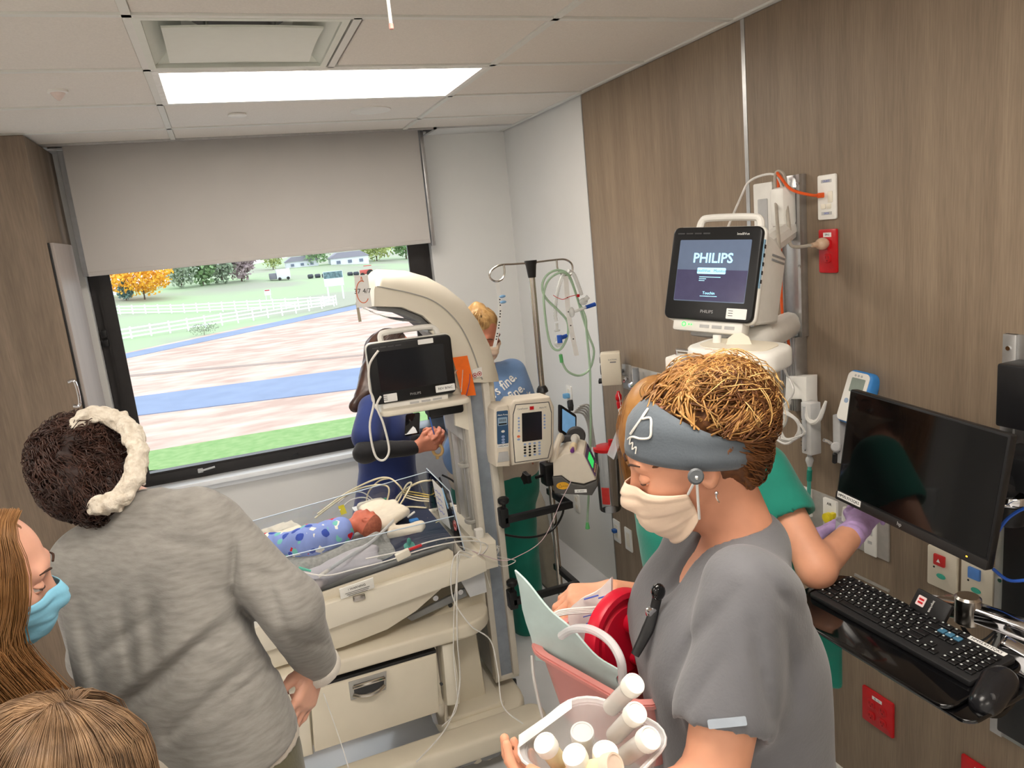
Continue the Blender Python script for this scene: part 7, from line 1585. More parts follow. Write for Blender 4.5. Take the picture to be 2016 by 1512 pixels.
hs3 = SDF(); A3 = np.array([F3, np.cross(F3, U3), U3]); hs3.ell(c3-F3*.022+U3*.028, (.098, .086, .100), A3, .02); hs3.ell(c3-F3*.055-U3*.05, (.062, .082, .10), A3, .04)
Sd3 = R3 if ((c3+R3*.1)-CAM)@FW < ((c3-R3*.1)-CAM)@FW else -R3
for pts in (((-.03, .055, -.08), (-.02, .070, -.26)), ((-.06, .03, -.1), (-.03, .05, -.30))):
    (f0, r0_, u0_), (f1, r1_, u1_) = pts; s0 = c3+F3*f0+Sd3*r0_+ZZ*u0_; s1 = c3+F3*f1+Sd3*r1_+ZZ*u1_; hs3.cap(s0, s1, .05, .035, .04)
hs3.cap(c3+F3*.12+U3*.0, c3+F3*.09-U3*.10, .070, .068, .012, 's'); hs3.disp = folds(.003, 150, 61, (1, 1, .1))
obj('hair', hs3.mesh(.005), HL2, M3, 180)
gd = []
for i, ph in enumerate(np.linspace(.80, math.pi, 10)):
    d = F3*math.cos(ph)+Sd3*math.sin(ph); st = c3+U3*.126+F3*(.060*math.cos(ph)-.0)
    k_ = i/9
    gd.append([st, c3+U3*.105+d*.055, c3+U3*.05+d*.093, c3-U3*.01+d*.104, c3-U3*.08+d*.105, c3-ZZ*.16+d*.10+F3*.01, c3-ZZ*.23+d*.09+F3*(.05*(1-k_)), c3-ZZ*.29+d*.085+F3*(.09*(1-k_)), c3-ZZ*.33+d*.07+F3*(.10*(1-k_))])
obj('long_hair', strand_mesh(guided(gd, 2600, .006, .004, 7, 18, 5), .00075), HL, M3, 180)

# ------------------------------------------------------------------ 4. person whose crown shows at the bottom
c4 = P(96, 1578, .955); F4, U4, R4 = axes(AH*.7+RH*.6-ZZ*.25, ZZ)
N4 = c4-ZZ*.17-F4*.03
H4 = person('person with streaked dark-blond hair, only the crown in view', N4)
s = SDF(); add_head(s, c4, F4, U4); s.cap(c4-U4*.06-F4*.03, N4, .05, .058, .03); Rb = nrm(R4*V(1, 1, 0)); secs4 = [(N4-ZZ*.05, Rb*.11, .05), (N4-ZZ*.2, Rb*.09, .10), (N4-ZZ*.36, Rb*.075, .09), (N4-ZZ*.52, Rb*.09, .115)]; loft(s, secs4)
pel4 = secs4[-1][0]; legs(s, pel4, Rb); Fb4 = nrm(F4*V(1, 1, 0))
for g in (-1, 1): a = N4+Rb*.155*g-ZZ*.05; b = a-ZZ*.26; e = b+Fb4*.16-ZZ*.08; s.cap(a, b, .047, .037, .03); s.cap(b, e, .037, .026, .02); add_hand(s, e, Fb4*.6-ZZ*.8, -Rb*g, Fb4, curl=(.3, .3, .3))
obj('body', pieces(s, [(.014, N4-ZZ*.7, V(.4, .4, .75)), (.006, c4, V(.14, .14, .16))]), SKIN2, H4, 180); eyes(H4, c4, F4, U4)
s = SDF(); loft(s, [(a, w_*1.1, r+.02) for a, w_, r in secs4], 6, 0, .04)
for g in (-1, 1): a = N4+Rb*.155*g-ZZ*.05; b = a-ZZ*.26; e = b+Fb4*.16-ZZ*.08; s.cap(a, b, .058, .05, .04); s.cap(b, b+(e-b)*.9, .048, .04, .03)
obj('top', s.mesh(.012), cloth('dark_grey_top', (62, 62, 66)), H4, 180)
s = SDF(); loft(s, [(pel4+ZZ*.03, Rb*.09, .125), (pel4-ZZ*.05, Rb*.09, .13)]); legs(s, pel4, Rb, t=.02); obj('trousers', s.mesh(.014), cloth('dark_trousers', (50, 50, 56)), H4, 180); shoes(H4, pel4, Rb, Fb4, BLACKP)
HS = mat('hair_streaked', (176, 142, 108), .38, vscale=30, col2=(104, 78, 56)); HS2 = mat('hair_streak_base', (128, 98, 74), .5, vscale=60, col2=(92, 68, 50))
s = SDF(); A4 = np.array([F4, np.cross(F4, U4), U4]); s.ell(c4-F4*.02+U4*.026, (.108, .094, .100), A4, .02); s.ell(c4-F4*.05-U4*.06, (.058, .085, .11), A4, .04); s.cap(c4+F4*.11, c4+F4*.08-U4*.1, .07, .07, .012, 's'); obj('hair', s.mesh(.006), HS2, H4, 180)
gd = []
for ph in np.linspace(.35, 2*math.pi-.35, 21):
    d = F4*math.cos(ph)+R4*math.sin(ph); gd.append([c4+U4*.128+F4*.02*math.cos(ph)+R4*.015, c4+U4*.120+d*.05, c4+U4*.08+d*.102, c4+d*.122, c4-U4*.08+d*.126, c4-U4*.16+d*.115, c4-U4*.24+d*.095])
obj('long_hair', strand_mesh(guided(gd, 4200, .005, .004, 6, 14, 9), .0007), HS, H4, 180)
# ------------------------------------------------------------------ 5. person in navy scrubs over black sleeves, behind the bed
NAV = cloth('navy_scrub', (34, 52, 112), .06); BLK = cloth('black_sleeve', (24, 24, 28), .06)
c5 = PY(772, 698, 3.58); F5, U5, R5 = axes(RH*.92-AH*.1-ZZ*.35, ZZ)
N5 = PY(742, 776, 3.58); Fb5 = nrm(RH*.97-AH*.05); Rb5 = np.cross(Fb5, ZZ)
T5 = person('person in navy scrubs with black sleeves and dark brown hair behind the bed', N5)
s = SDF(); add_head(s, c5, F5, U5); s.cap(c5-U5*.06-F5*.03, N5, .05, .058, .03)
sec5 = [(N5-ZZ*.045, AH*.115, .052), (N5-ZZ*.18+RH*.02, AH*.09, .115), (N5-ZZ*.36+RH*.01, AH*.08, .11), (N5-ZZ*.54-RH*.01, AH*.095, .125)]; loft(s, sec5)
shR5 = N5-AH*.175-ZZ*.05; eR5 = PY(718, 890, 3.28); wR5 = PY(822, 880, 3.27); shL5 = N5+AH*.16-ZZ*.05; eL5 = shL5-ZZ*.27+RH*.02; wL5 = PY(838, 868, 3.36)
s.cap(shR5, eR5, .050, .040, .03); s.cap(eR5, wR5, .040, .028, .02); s.cap(shL5, eL5, .05, .04, .03); s.cap(eL5, wL5, .04, .028, .02)
add_hand(s, wR5, RH*.9+ZZ*.15, AH*.8+ZZ*.2, ZZ*.8, curl=(.7, .7, .5), thumb=.6); add_hand(s, wL5, RH*.5-AH*.3+ZZ*.25, -AH, ZZ, curl=(.8, .7, .5), thumb=.5)
pel5 = sec5[-1][0]; legs(s, pel5, Rb5)
obj('body', pieces(s, [(.014, N5-ZZ*.65, V(.5, .5, .85)), (.006, c5, V(.14, .14, .16)), (.0042, (wR5+wL5)/2+RH*.05, V(.14, .14, .12))]), SKIN3, T5, 180); eyes(T5, c5, F5, U5)
s = SDF(); sec = [(a, w_*1.08, r+.02) for a, w_, r in sec5]; sec[3] = (sec[3][0]-ZZ*.14-RH*.02, sec[3][1]*1.2, .17); loft(s, sec, 6, 0, .04)
for a, b in ((shR5, eR5), (shL5, eL5)): s.cap(a+ZZ*.01, a+(b-a)*.62, .066, .072, .04)
s.cap(N5+ZZ*.05, N5-ZZ*.0, .058, .058, .012, 's'); s.disp = folds(.005, 26, 71); obj('scrub_top', s.mesh(.011), NAV, T5, 180)
s = SDF()
for a, b, e in ((shR5, eR5, wR5), (shL5, eL5, wL5)): s.cap(a+(b-a)*.3, b, .054, .048, .02); s.cap(b, b+(e-b)*.93, .048, .034, .02)
s.disp = folds(.003, 50, 72); obj('sleeves', s.mesh(.009), BLK, T5, 180)
s = SDF(); loft(s, [(pel5+ZZ*.03, AH*.09, .135), (pel5-ZZ*.05, AH*.09, .14)]); legs(s, pel5, Rb5, t=.025); obj('trousers', s.mesh(.016), NAV, T5, 180); shoes(T5, pel5, Rb5, Fb5, BLACKP)
HBR = mat('hair_dark_brown', (74, 50, 40), .4, vscale=18, col2=(46, 30, 25))
s = SDF(); A5 = np.array([F5, np.cross(F5, U5), U5]); s.ell(c5-F5*.02+U5*.026, (.104, .09, .100), A5, .02); s.cap(c5-F5*.07, PY(722, 775, 3.50), .065, .05, .04); s.cap(PY(722, 775, 3.50), PY(700, 800, 3.46), .045, .03, .03); s.cap(c5+F5*.12-U5*.03, c5+F5*.08-U5*.1, .085, .07, .01, 's'); s.disp = folds(.003, 110, 73, (1, 1, .2))
obj('hair', s.mesh(.007), HBR, T5, 180)
gd = []
for ph in np.linspace(1.3, 2*math.pi-1.3, 11):
    d = F5*math.cos(ph)+R5*math.sin(ph); gd.append([c5+U5*.126+F5*.02, c5+U5*.10+d*.055, c5+U5*.04+d*.1, c5-U5*.03+d*.108, c5-ZZ*.12+d*.10-F5*.02, c5-ZZ*.2+d*.085-F5*.05, c5-ZZ*.27+d*.08-F5*.07])
obj('long_hair', strand_mesh(guided(gd, 900, .008, .006, 7, 14, 15), .0011), HBR, T5, 180)
ln = thing('measuring_tag', 'blue band with beige ring held by the person in navy', 'tag', tuple(PY(858, 905, 3.25)))
obj('band', tube([PY(846, 822, 3.36), PY(852, 845, 3.25), PY(858, 870, 3.25)], .009, 8, flat=.003), mat('band_blue', (50, 90, 170), .5), ln)
rc_ = PY(862, 886, 3.25); obj('ring', tube([rc_+RH*.022*math.cos(a)+ZZ*.026*math.sin(a) for a in np.linspace(0, 6.28, 15)[:-1]], .007, 8, closed=True), mat('ring_beige', (226, 190, 130), .6), ln)
obj('tab', box(rc_-ZZ*.034-RH*.006, (.016, .008, .02), .004), MATS['ring_beige'], ln)
tag(obj('phone', xf(prism(rrect(.07, .14, .01, 4), -.005, .005, None, .002), frame(PY(812, 835, 3.36), nrm(RH*.95+AH*.3), nrm(ZZ*.5+AH*.85), nrm(np.cross(RH, ZZ*.5+AH*.85)))), BLACKG), 'dark phone held low by the person in navy', 'phone')

# ------------------------------------------------------------------ 6. person in light blue printed T-shirt behind the column
TSH = cloth('light_blue_tshirt', (112, 146, 194), .06); TEALC = cloth('teal_scrub', (20, 128, 110), .06)
c6 = PY(945, 655, 3.36); F6, U6, R6 = axes(RH*.62-AH*.62-ZZ*.50, ZZ*.9+RH*.12-AH*.3)
N6 = PY(952, 724, 3.38); Fb6 = nrm(RH*.5-AH*.85); Rb6 = np.cross(Fb6, ZZ)
T6 = person('person in light blue printed T-shirt and teal trousers behind the warmer column', N6)
s = SDF(); add_head(s, c6, F6, U6); s.cap(c6-U6*.06-F6*.03, N6, .05, .058, .03)
sec6 = [(N6-ZZ*.05, Rb6*.12, .052), (N6-ZZ*.18+Fb6*.01, Rb6*.09, .105), (N6-ZZ*.36, Rb6*.08, .10), (N6-ZZ*.56, Rb6*.095, .12)]; loft(s, sec6)
arms6 = []
for g in (-1, 1):
    a = N6+Rb6*.165*g-ZZ*.055; b = a-ZZ*.26+Fb6*.06+Rb6*.03*g; e = b+Fb6*.22-ZZ*.02-Rb6*g*.10; arms6.append((a, b, e)); s.cap(a, b, .048, .04, .03); s.cap(b, e, .04, .028, .02); add_hand(s, e, Fb6*.8-Rb6*g*.3, -ZZ, -Rb6*g, curl=(.4, .4, .3))
feet6 = [V(1.30, 3.40, .09), V(1.10, 3.12, .09)]; pel6 = sec6[-1][0]; hip6 = pel6
legs(s, pel6, -Rb6 if False else Rb6, feet=[pel6*V(1, 1, 0)-Rb6*.11+ZZ*.09, pel6*V(1, 1, 0)+Rb6*.11+ZZ*.09])
obj('body', pieces(s, [(.013, N6-ZZ*.6, V(.5, .5, .95)), (.005, c6, V(.14, .14, .16))]), SKIN3, T6, 180); eyes(T6, c6, F6, U6, closed=True, m=SKIN3)
s = SDF(); sec = [(a, w_*1.1, r+.02) for a, w_, r in sec6]; sec[3] = (sec[3][0]+ZZ*.15, sec[3][1]*1.1, .140); loft(s, sec, 6, 0, .04)
for a, b, e in arms6: s.cap(a+ZZ*.005, a+(b-a)*.72, .062, .068, .04)
s.cap(N6+ZZ*.05, N6-ZZ*.0, .058, .058, .012, 's'); s.disp = folds(.005, 28, 81); ts = s
obj('tshirt', s.mesh(.0085), TSH, T6, 180)
fr6 = N6-ZZ*.12+Fb6*.14-Rb6*.02
def onchest(u, v):
    p0 = N6-ZZ*.14+(-Rb6)*u+ZZ*v; r_ = rootfind(ts, np.array([p0]), np.array([Fb6]), .002, .0, .3)[0]; return p0+Fb6*r_
tx = join(text("It's fine.", .062, np.eye(4), .001, bold=.015), xf(text("I'm fine.", .062, np.eye(4), .001, bold=.015), frame((0, -.062, 0), (1, 0, 0), (0, 1, 0), ZZ)), xf(text("Everything's", .05, np.eye(4), .001, bold=.015), frame((.0, -.12, 0), (1, 0, 0), (0, 1, 0), ZZ)))
ca_, sa_ = math.cos(.42), math.sin(.42); vv = tx[0]; uu = .03+vv[:, 0]*ca_-vv[:, 1]*sa_; wv_ = .055+vv[:, 0]*sa_+vv[:, 1]*ca_
P0 = N6-ZZ*.14+np.outer(uu, -Rb6)+np.outer(wv_, ZZ); rr_ = rootfind(ts, P0, np.tile(Fb6, (len(P0), 1)), .0015, .0, .3); obj('lettering', (P0+rr_[:, None]*Fb6+np.outer(vv[:, 2], Fb6), tx[1]), PAPER, T6, 0)
f6 = SDF(); add_head(f6, c6, F6, U6, ears=False); masker(T6, c6, F6, U6, MASKP, f6)
s = SDF(); A6 = np.array([F6, np.cross(F6, U6), U6]); s.ell(c6-F6*.02+U6*.03, (.102, .086, .098), A6, .02); s.ell(c6-F6*.05+U6*.115, (.03, .03, .03), A6, .02); s.cap(c6+F6*.12-U6*.02, c6+F6*.09-U6*.1, .075, .07, .01, 's'); s.disp = folds(.003, 120, 83)
BLO = mat('hair_blond', (206, 168, 112), .4, vscale=40, col2=(160, 120, 72)); obj('hair', s.mesh(.005), BLO, T6, 180)
gd = [[c6+F6*.085*math.cos(a)*.9+R6*.08*math.sin(a)+U6*.045, c6+F6*.05*math.cos(a)+R6*.06*math.sin(a)+U6*.105, c6-F6*.03+U6*.128, c6-F6*.05+U6*.13] for a in np.linspace(0, 6.28, 14)]
obj('swept_hair', strand_mesh(guided(gd, 700, .003, .002, 5, 10, 16, .4), .001), BLO, T6, 180)
s = SDF(); loft(s, [(pel6+ZZ*.05, Rb6*.095, .13), (pel6-ZZ*.05, Rb6*.1, .138)]); legs(s, pel6, Rb6, t=.034, feet=[pel6*V(1, 1, 0)-Rb6*.11+ZZ*.04, pel6*V(1, 1, 0)+Rb6*.11+ZZ*.04]); s.disp = folds(.005, 28, 84); obj('trousers', s.mesh(.011), TEALC, T6, 180)
s = SDF(); loft(s, [(pel6+ZZ*.16, Rb6*.09, .130), (pel6+ZZ*.04, Rb6*.1, .142)]); s.disp = folds(.004, 28, 85); obj('undershirt', s.mesh(.012), cloth('undershirt_cream', (208, 198, 184)), T6, 180)
shoes(T6, pel6, Rb6, Fb6, mat('brown_shoe', (70, 44, 34), .5), feet=[pel6-Rb6*.11, pel6+Rb6*.11])

# ------------------------------------------------------------------ 7. person in teal scrubs and purple gloves at the service panel
c7 = P(1304, 824, 2.16); F7, U7, R7 = axes(AH*.55+RH*.8-ZZ*.25, ZZ)
shL7, shR7 = P(1300, 985, 2.22), P(1500, 925, 2.08); RB7 = nrm((shR7-shL7)*V(1, 1, 0)); Fb7 = np.cross(ZZ, RB7); N7 = (shL7+shR7)/2+ZZ*.05
T7 = person('person in teal scrubs and purple gloves working at the service panel', N7)
s = SDF(); add_head(s, c7, F7, U7); s.cap(c7-U7*.06-F7*.03, N7, .05, .058, .03)
hip7 = P(1440, 1270, 2.10); hip7 = V(hip7[0], hip7[1], N7[2]-.56)
sec7 = [(N7-ZZ*.05, RB7*.11, .055), (N7-ZZ*.18+(hip7-N7)*V(.25, .25, 0), RB7*.095, .105), (N7-ZZ*.37+(hip7-N7)*V(.6, .6, 0), RB7*.085, .10), (hip7, RB7*.095, .12)]; loft(s, sec7)
eR7, wR7 = P(1608, 1118, 1.93), P(1688, 1040, 2.10); eL7, wL7 = P(1440, 1110, 2.42), P(1600, 1062, 2.34)
s.cap(shR7, eR7, .055, .045, .03); s.cap(eR7, wR7, .046, .032, .025); s.cap(eR7+V(0, 0, -.004), eR7, .043, .043, .02); s.cap(shL7, eL7, .05, .04, .03); s.cap(eL7, wL7, .04, .03, .02)
legs(s, hip7, RB7)
obj('body', pieces(s, [(.014, hip7-ZZ*.25, V(.5, .5, 1.0)), (.006, c7, V(.14, .14, .16)), (.0055, (shR7+wR7)/2-ZZ*.04, V(.24, .24, .24))]), SKIN, T7, 180); eyes(T7, c7, F7, U7)
s = SDF(); sec = [(a, w_*1.1, r+.02) for a, w_, r in sec7]; sec[3] = (sec[3][0]-ZZ*.10, sec[3][1]*1.15, .145); loft(s, sec, 6, 0, .04)
for a, b in ((shR7, eR7), (shL7, eL7)): s.cap(a+ZZ*.006, a+(b-a)*.42, .066, .074, .045)
d7 = nrm(eR7-shR7); m7 = shR7+(eR7-shR7)*.44; s.cap(m7+d7*.062, m7+d7*.12, .078, .08, .006, 's'); s.cap(m7+d7*.035, m7+d7*.09, .058, .06, .004, 's')
s.cap(N7+ZZ*.05, N7, .058, .058, .012, 's'); s.disp = folds(.0055, 28, 91)
obj('scrub_top', s.mesh(.0085), TEALC, T7, 180)
s = SDF(); loft(s, [(hip7+ZZ*.03, RB7*.095, .13), (hip7-ZZ*.05, RB7*.1, .137)]); legs(s, hip7, RB7, t=.032); s.disp = folds(.006, 26, 92); obj('trousers', s.mesh(.011), TEALC, T7, 180)
pk7 = P(1618, 1300, 1.98); s = SDF(); s.rbox(pk7, (.015, .05, .075), .012, A=[nrm(np.cross(ZZ, RB7)), RB7, ZZ], k=.01); s.rbox(P(1610, 1245, 1.97), (.02, .045, .05), .015, A=[nrm(np.cross(ZZ, RB7)), RB7, ZZ], k=.02); obj('pocket', s.mesh(.006), TEALC, T7, 180)
shoes(T7, hip7, RB7, Fb7, DGREY)
s = SDF(); A7 = np.array([F7, np.cross(F7, U7), U7]); s.ell(c7-F7*.02+U7*.028, (.104, .09, .100), A7, .02); s.ell(c7-F7*.06-U7*.05, (.06, .085, .10), A7, .04); s.cap(c7-F7*.05-U7*.05, c7-F7*.05-ZZ*.22, .07, .05, .04); s.cap(c7+F7*.12-U7*.02, c7+F7*.09-U7*.1, .08, .07, .01, 's')
HST = mat('hair_straw_brown', (196, 142, 82), .4, vscale=18, col2=(150, 100, 52)); obj('hair', s.mesh(.006), HST, T7, 180)
gd = []
for ph in np.linspace(1.2, 2*math.pi-1.2, 13):
    d = F7*math.cos(ph)+R7*math.sin(ph); gd.append([c7+U7*.128+F7*.02, c7+U7*.105+d*.055, c7+U7*.045+d*.1, c7-U7*.03+d*.112, c7-ZZ*.13+d*.112, c7-ZZ*.21+d*.10, c7-ZZ*.28+d*.088])
obj('long_hair', strand_mesh(guided(gd, 1600, .006, .003, 6, 14, 17), .0009), HST, T7, 180)
f7 = SDF(); add_head(f7, c7, F7, U7, ears=False); masker(T7, c7, F7, U7, MASKP, f7)
GLV = mat('lilac_glove', (186, 156, 206), .4, var=.06, vscale=60, bump=.4, bscale=140)
s = SDF(); s.cap(wR7-(wR7-eR7)*.22, wR7, .0375, .0345, .01); add_hand(s, wR7, RH*.72+ZZ*.42+AH*.5, -ZZ*.6+AH*.5+RH*.3, AH-RH*.3, curl=(.7, .8, .5), thumb=.5, t=.0012); s.disp = folds(.0012, 160, 93); obj('glove', s.mesh(.0042), GLV, T7, 180)
s = SDF(); s.cap(wL7-(wL7-eL7)*.3, wL7, .038, .034, .01); add_hand(s, wL7, RH*.85+ZZ*.25+AH*.2, -AH*.6-ZZ*.4, ZZ, curl=(.5, .6, .4), thumb=.5, t=.0012); s.disp = folds(.0012, 160, 94); obj('glove', s.mesh(.0042), GLV, T7, 180)
kw = P(1668, 1045, 2.24); ct = thing('collection_cup', 'clear plastic cup held in purple gloves', 'cup', tuple(kw-ZZ*.07))
obj('cup', lathe([(.026, -.06), (.030, -.058), (.036, .03), (.038, .032), (.034, .03), (.028, -.055), (0, -.056)], 24, frame_z(kw, nrm(ZZ+RH*.15))), milky('cup_clear', (222, 222, 226), .55, .1), ct)
obj('neck', lathe([(.020, .03), (.022, .05), (.022, .07)], 20, frame_z(kw, nrm(ZZ+RH*.15))), WHITEPL, ct)
gc = P(1685, 1090, 2.16)

# ------------------------------------------------------------------ 8. baby in printed swaddle
def print_mat(name):
    m = mat(name, (136, 156, 218), .9, var=.05, vscale=20, bump=.2, bscale=120); nt = m.node_tree; N = nt.nodes; L = nt.links; b = N['Principled BSDF']
    src = b.inputs['Base Color'].links[0].from_socket; mp = [n for n in N if n.type == 'MAPPING'][0]
    nz = N.new('ShaderNodeTexNoise'); nz.inputs['Scale'].default_value = 30; L.new(mp.outputs[0], nz.inputs['Vector']); vm = N.new('ShaderNodeMixRGB'); vm.inputs[0].default_value = .02; L.new(mp.outputs[0], vm.inputs[1]); L.new(nz.outputs['Color'], vm.inputs[2])
    for sc_, off, th_, col in ((21, 0, .52, (214, 30, 52)), (24, 3.1, .46, (240, 236, 228)), (25, 7.7, .36, (120, 196, 190)), (22, 11.3, .38, (60, 84, 176))):
        mm = N.new('ShaderNodeMapping'); mm.inputs['Location'].default_value = (off, off*.7, off*.3); L.new(vm.outputs[0], mm.inputs[0])
        vo = N.new('ShaderNodeTexVoronoi'); vo.inputs['Scale'].default_value = sc_; vo.distance = 'MANHATTAN' if off < 4 else 'EUCLIDEAN'; L.new(mm.outputs[0], vo.inputs['Vector'])
        ls = N.new('ShaderNodeMath'); ls.operation = 'LESS_THAN'; ls.inputs[1].default_value = th_; L.new(vo.outputs['Distance'], ls.inputs[0])
        sp_ = N.new('ShaderNodeSeparateColor'); L.new(vo.outputs['Color'], sp_.inputs[0]); g2 = N.new('ShaderNodeMath'); g2.operation = 'GREATER_THAN'; g2.inputs[1].default_value = .5; L.new(sp_.outputs[0], g2.inputs[0])
        ml = N.new('ShaderNodeMath'); ml.operation = 'MULTIPLY'; L.new(ls.outputs[0], ml.inputs[0]); L.new(g2.outputs[0], ml.inputs[1])
        mx = N.new('ShaderNodeMix'); mx.data_type = 'RGBA'; L.new(ml.outputs[0], mx.inputs[0]); L.new(src, mx.inputs[6]); mx.inputs[7].default_value = (*lin(col), 1); src = mx.outputs[2]
    L.new(src, b.inputs['Base Color']); return m
PRN = print_mat('blue_printed_flannel')
cb8 = D(722, 1030, .12); bf = D(528, 1078, .10); bm_ = D(640, 1058, .115)
BB8 = tag(bpy.data.objects.new('baby', None), 'newborn baby swaddled in a blue printed blanket on the warmer', 'baby'); COL.objects.link(BB8); BB8.location = tuple(bm_-ZZ*.06); ROOT['baby'] = bm_-ZZ*.06
ax8 = nrm(cb8-bm_); F8, U8, R8 = axes(nrm(ZZ*.55+AH*.6+ax8*.2), ax8)
BSK = mat('newborn_skin', (206, 112, 88), .5, var=.1, vscale=30, sss=.1)
s = SDF(); add_head(s, cb8, F8, U8, .52); s.cap(cb8-U8*.03, bm_+ax8*.06, .02, .045, .02); s.cap(bm_+ax8*.05, bm_-ax8*.06, .05, .045, .03); s.cap(bm_-ax8*.06, bf+ax8*.04, .04, .025, .03)
obj('body', s.mesh(.0032), BSK, BB8, 180)
s = SDF(); s.cap(bm_+ax8*.055, bm_-ax8*.07, .062, .060, .05); s.cap(bm_-ax8*.06, bf, .060, .048, .05); s.ell(bf-ZZ*.005, (.055, .05, .05), None, .03); s.cap(bf, bf-ax8*.05-ZZ*.02, .045, .035, .03); s.disp = creases(folds(.004, 55, 101), [((590, 1030), (600, 1100), 5, .006), ((535, 1060), (545, 1110), 5, .006), ((650, 1030), (640, 1100), 5, .004)])
obj('swaddle', s.mesh(.0045), PRN, BB8, 180)
s = SDF(); s.ell(cb8+U8*.018-F8*.008, (.052, .044, .045), np.array([F8, np.cross(F8, U8), U8]), .01); s.plane(cb8+U8*.012, -(U8*.9-F8*.35)); obj('hair_cap', s.mesh(.003), mat('newborn_hair', (168, 96, 72), .8, vscale=90, col2=(140, 76, 58)), BB8, 180)

# ================================================================== THINGS IN THE NURSE'S HANDS
# pink basin
PK = mat('pink_basin', (206, 134, 128), .4, var=.04, vscale=6)
b0, b1, b2 = P(1048, 1258, 1.40), P(1232, 1372, 1.22), P(1205, 1195, 1.62)
exb = nrm((b1-b0)*V(1, 1, 0)); eyb = nrm(np.cross(ZZ, exb)); bc_ = (P(1060, 1265, 1.42)+P(1225, 1365, 1.24))/2+eyb*.10-ZZ*.01+exb*.02+ZZ*.008
MBs = frame(bc_, exb, eyb, ZZ)
bs = thing('wash_basin', 'dusty pink plastic wash basin holding packaged supplies', 'basin', tuple(bc_-ZZ*.12))
def ringloop(w_, d_, r, z): return [(x, y, z) for x, y in rrect(w_, d_, r, 5)]
lv = [(.245, .16, .04, -.150), (.30, .22, .06, -.004), (.325, .245, .065, 0), (.325, .245, .065, -.006), (.318, .238, .06, -.008), (.318, .238, .06, 0.002), (.292, .212, .055, .001), (.238, .153, .035, -.144)]
vs, fs, nn = [], [], 24
for l in lv: vs += ringloop(*l)
for j in range(len(lv)-1):
    for i in range(nn): fs.append([j*nn+i, j*nn+(i+1) % nn, (j+1)*nn+(i+1) % nn, (j+1)*nn+i])
fs += [list(range(nn))[::-1], [(len(lv)-1)*nn+i for i in range(nn)]]
obj('shell', xf((np.array(vs), fs), MBs), PK, bs, 50)
def bl_(x, y, z): return (MBs@np.array([x, y, z, 1]))[:3]
gpad = np.array([[bl_(-.145+.19*u+.004*math.sin(9*v), -.095+.03*u-.03*v*(1-u), -.04+(.155*(1-u)**1.2+.045)*v+.004*math.sin(14*u)) for v in np.linspace(0, 1, 8)] for u in np.linspace(0, 1, 22)])
tag(obj('blue_pad', sheet(gpad, .004), mat('pale_blue_pad', (190, 210, 208), .9, var=.05, vscale=20, bump=.3, bscale=60)), 'pale blue absorbent pad standing along the basin wall', 'pad')
rlc = P(1232, 1258, 1.41); rn = nrm(-RH*.86-AH*.42+ZZ*.22)
rld = thing('suction_liner', 'round bright red canister lid standing in the pink basin', 'canister lid', tuple(rlc-ZZ*.09)); MR = frame_z(rlc, -nrm(FW*.55-RH*.80), ZZ); CR = mat('crimson_lid', (206, 18, 48), .35, var=.04)
zl = nrm(RH*.62-AH*.78+ZZ*.08); MR = frame_z(rlc, zl, ZZ)
obj('disc', lathe([(.088, -.02), (.094, -.018), (.094, .0), (.090, .006), (.080, .007), (.076, .001), (.066, .001), (.062, .005), (0, .005)], 40, MR), CR, rld)
obj('port', lathe([(.019, .004), (.019, .024), (.016, .026), (.014, .022), (0, .022)], 20, MR@frame((.030, -.012, 0), (1, 0, 0), (0, 1, 0), ZZ)), CR, rld)
obj('port', lathe([(.012, .004), (.012, .018), (0, .019)], 16, MR@frame((-.04, -.01, 0), (1, 0, 0), (0, 1, 0), ZZ)), CR, rld)
tag(obj('clear_hose', tube([P(1105, 1252, 1.34), P(1130, 1238, 1.30), P(1165, 1240, 1.26), P(1200, 1262, 1.22), P(1222, 1300, 1.20), P(1226, 1345, 1.22)], .0075, 10), milky('hose_clear', (226, 224, 226), .6, .1)), 'bent clear hose arching over the red lid', 'tubing')
ss = [P(1118, 1225, 1.43), P(1122, 1160, 1.46), P(1212, 1135, 1.42), P(1200, 1250, 1.36)]
gpk = np.array([[(P(1120+85*u, 1320-120*v-62*u*v+4*math.sin(7*u+3*v), 1.49-.03*u+.008*math.sin(6*u)*math.sin(5*v))) for v in np.linspace(0, 1, 9)] for u in np.linspace(0, 1, 9)])
pk_ = thing('sterile_pack', 'white sterile paper pouch with blue print in the pink basin', 'pouch', tuple(gpk[4, 0])); obj('pouch', sheet(gpk, .006), mat('pouch_paper', (226, 216, 212), .5, var=.05, vscale=30, bump=.4, bscale=40), pk_)
gp2 = lambda u, v: gpk[int(u*8), int(v*8)]*1.0-FW*.005
obj('print', join(*[tube([P(1148+6*i, 1215+13*i+0*j, 1.462)+RH*.0, P(1180+4*i, 1206+13*i, 1.452)], .0010, 4) for i in range(6) for j in (0,)], tube([P(1150, 1180, 1.465), P(1178, 1172, 1.455)], .0016, 4), tube([P(1178, 1178, 1.455), P(1198, 1172, 1.45)], .0016, 4)), BLUEINK, pk_)
for i in range(4): tag(obj('white_tube', tube([P(1074, 1222+3*i, 1.45), P(1100, 1203+3*i, 1.445), P(1150, 1197+3*i, 1.445), P(1200, 1194+4*i, 1.445), P(1240, 1190+4*i, 1.46), P(1262, 1188+3*i, 1.47)], .0022, 6), WHL), 'thin white tube from the bundle lying across the pink basin', 'tubing', 'white tubes across the basin')
tag(obj('clear_tube', tube([P(1047, 1290, 1.40), P(1050, 1330, 1.39), P(1060, 1380, 1.38), P(1070, 1420, 1.37)], .003, 6), milky('tube_grey', (190, 188, 184), .8)), 'grey tube dangling outside the pink basin', 'tubing')
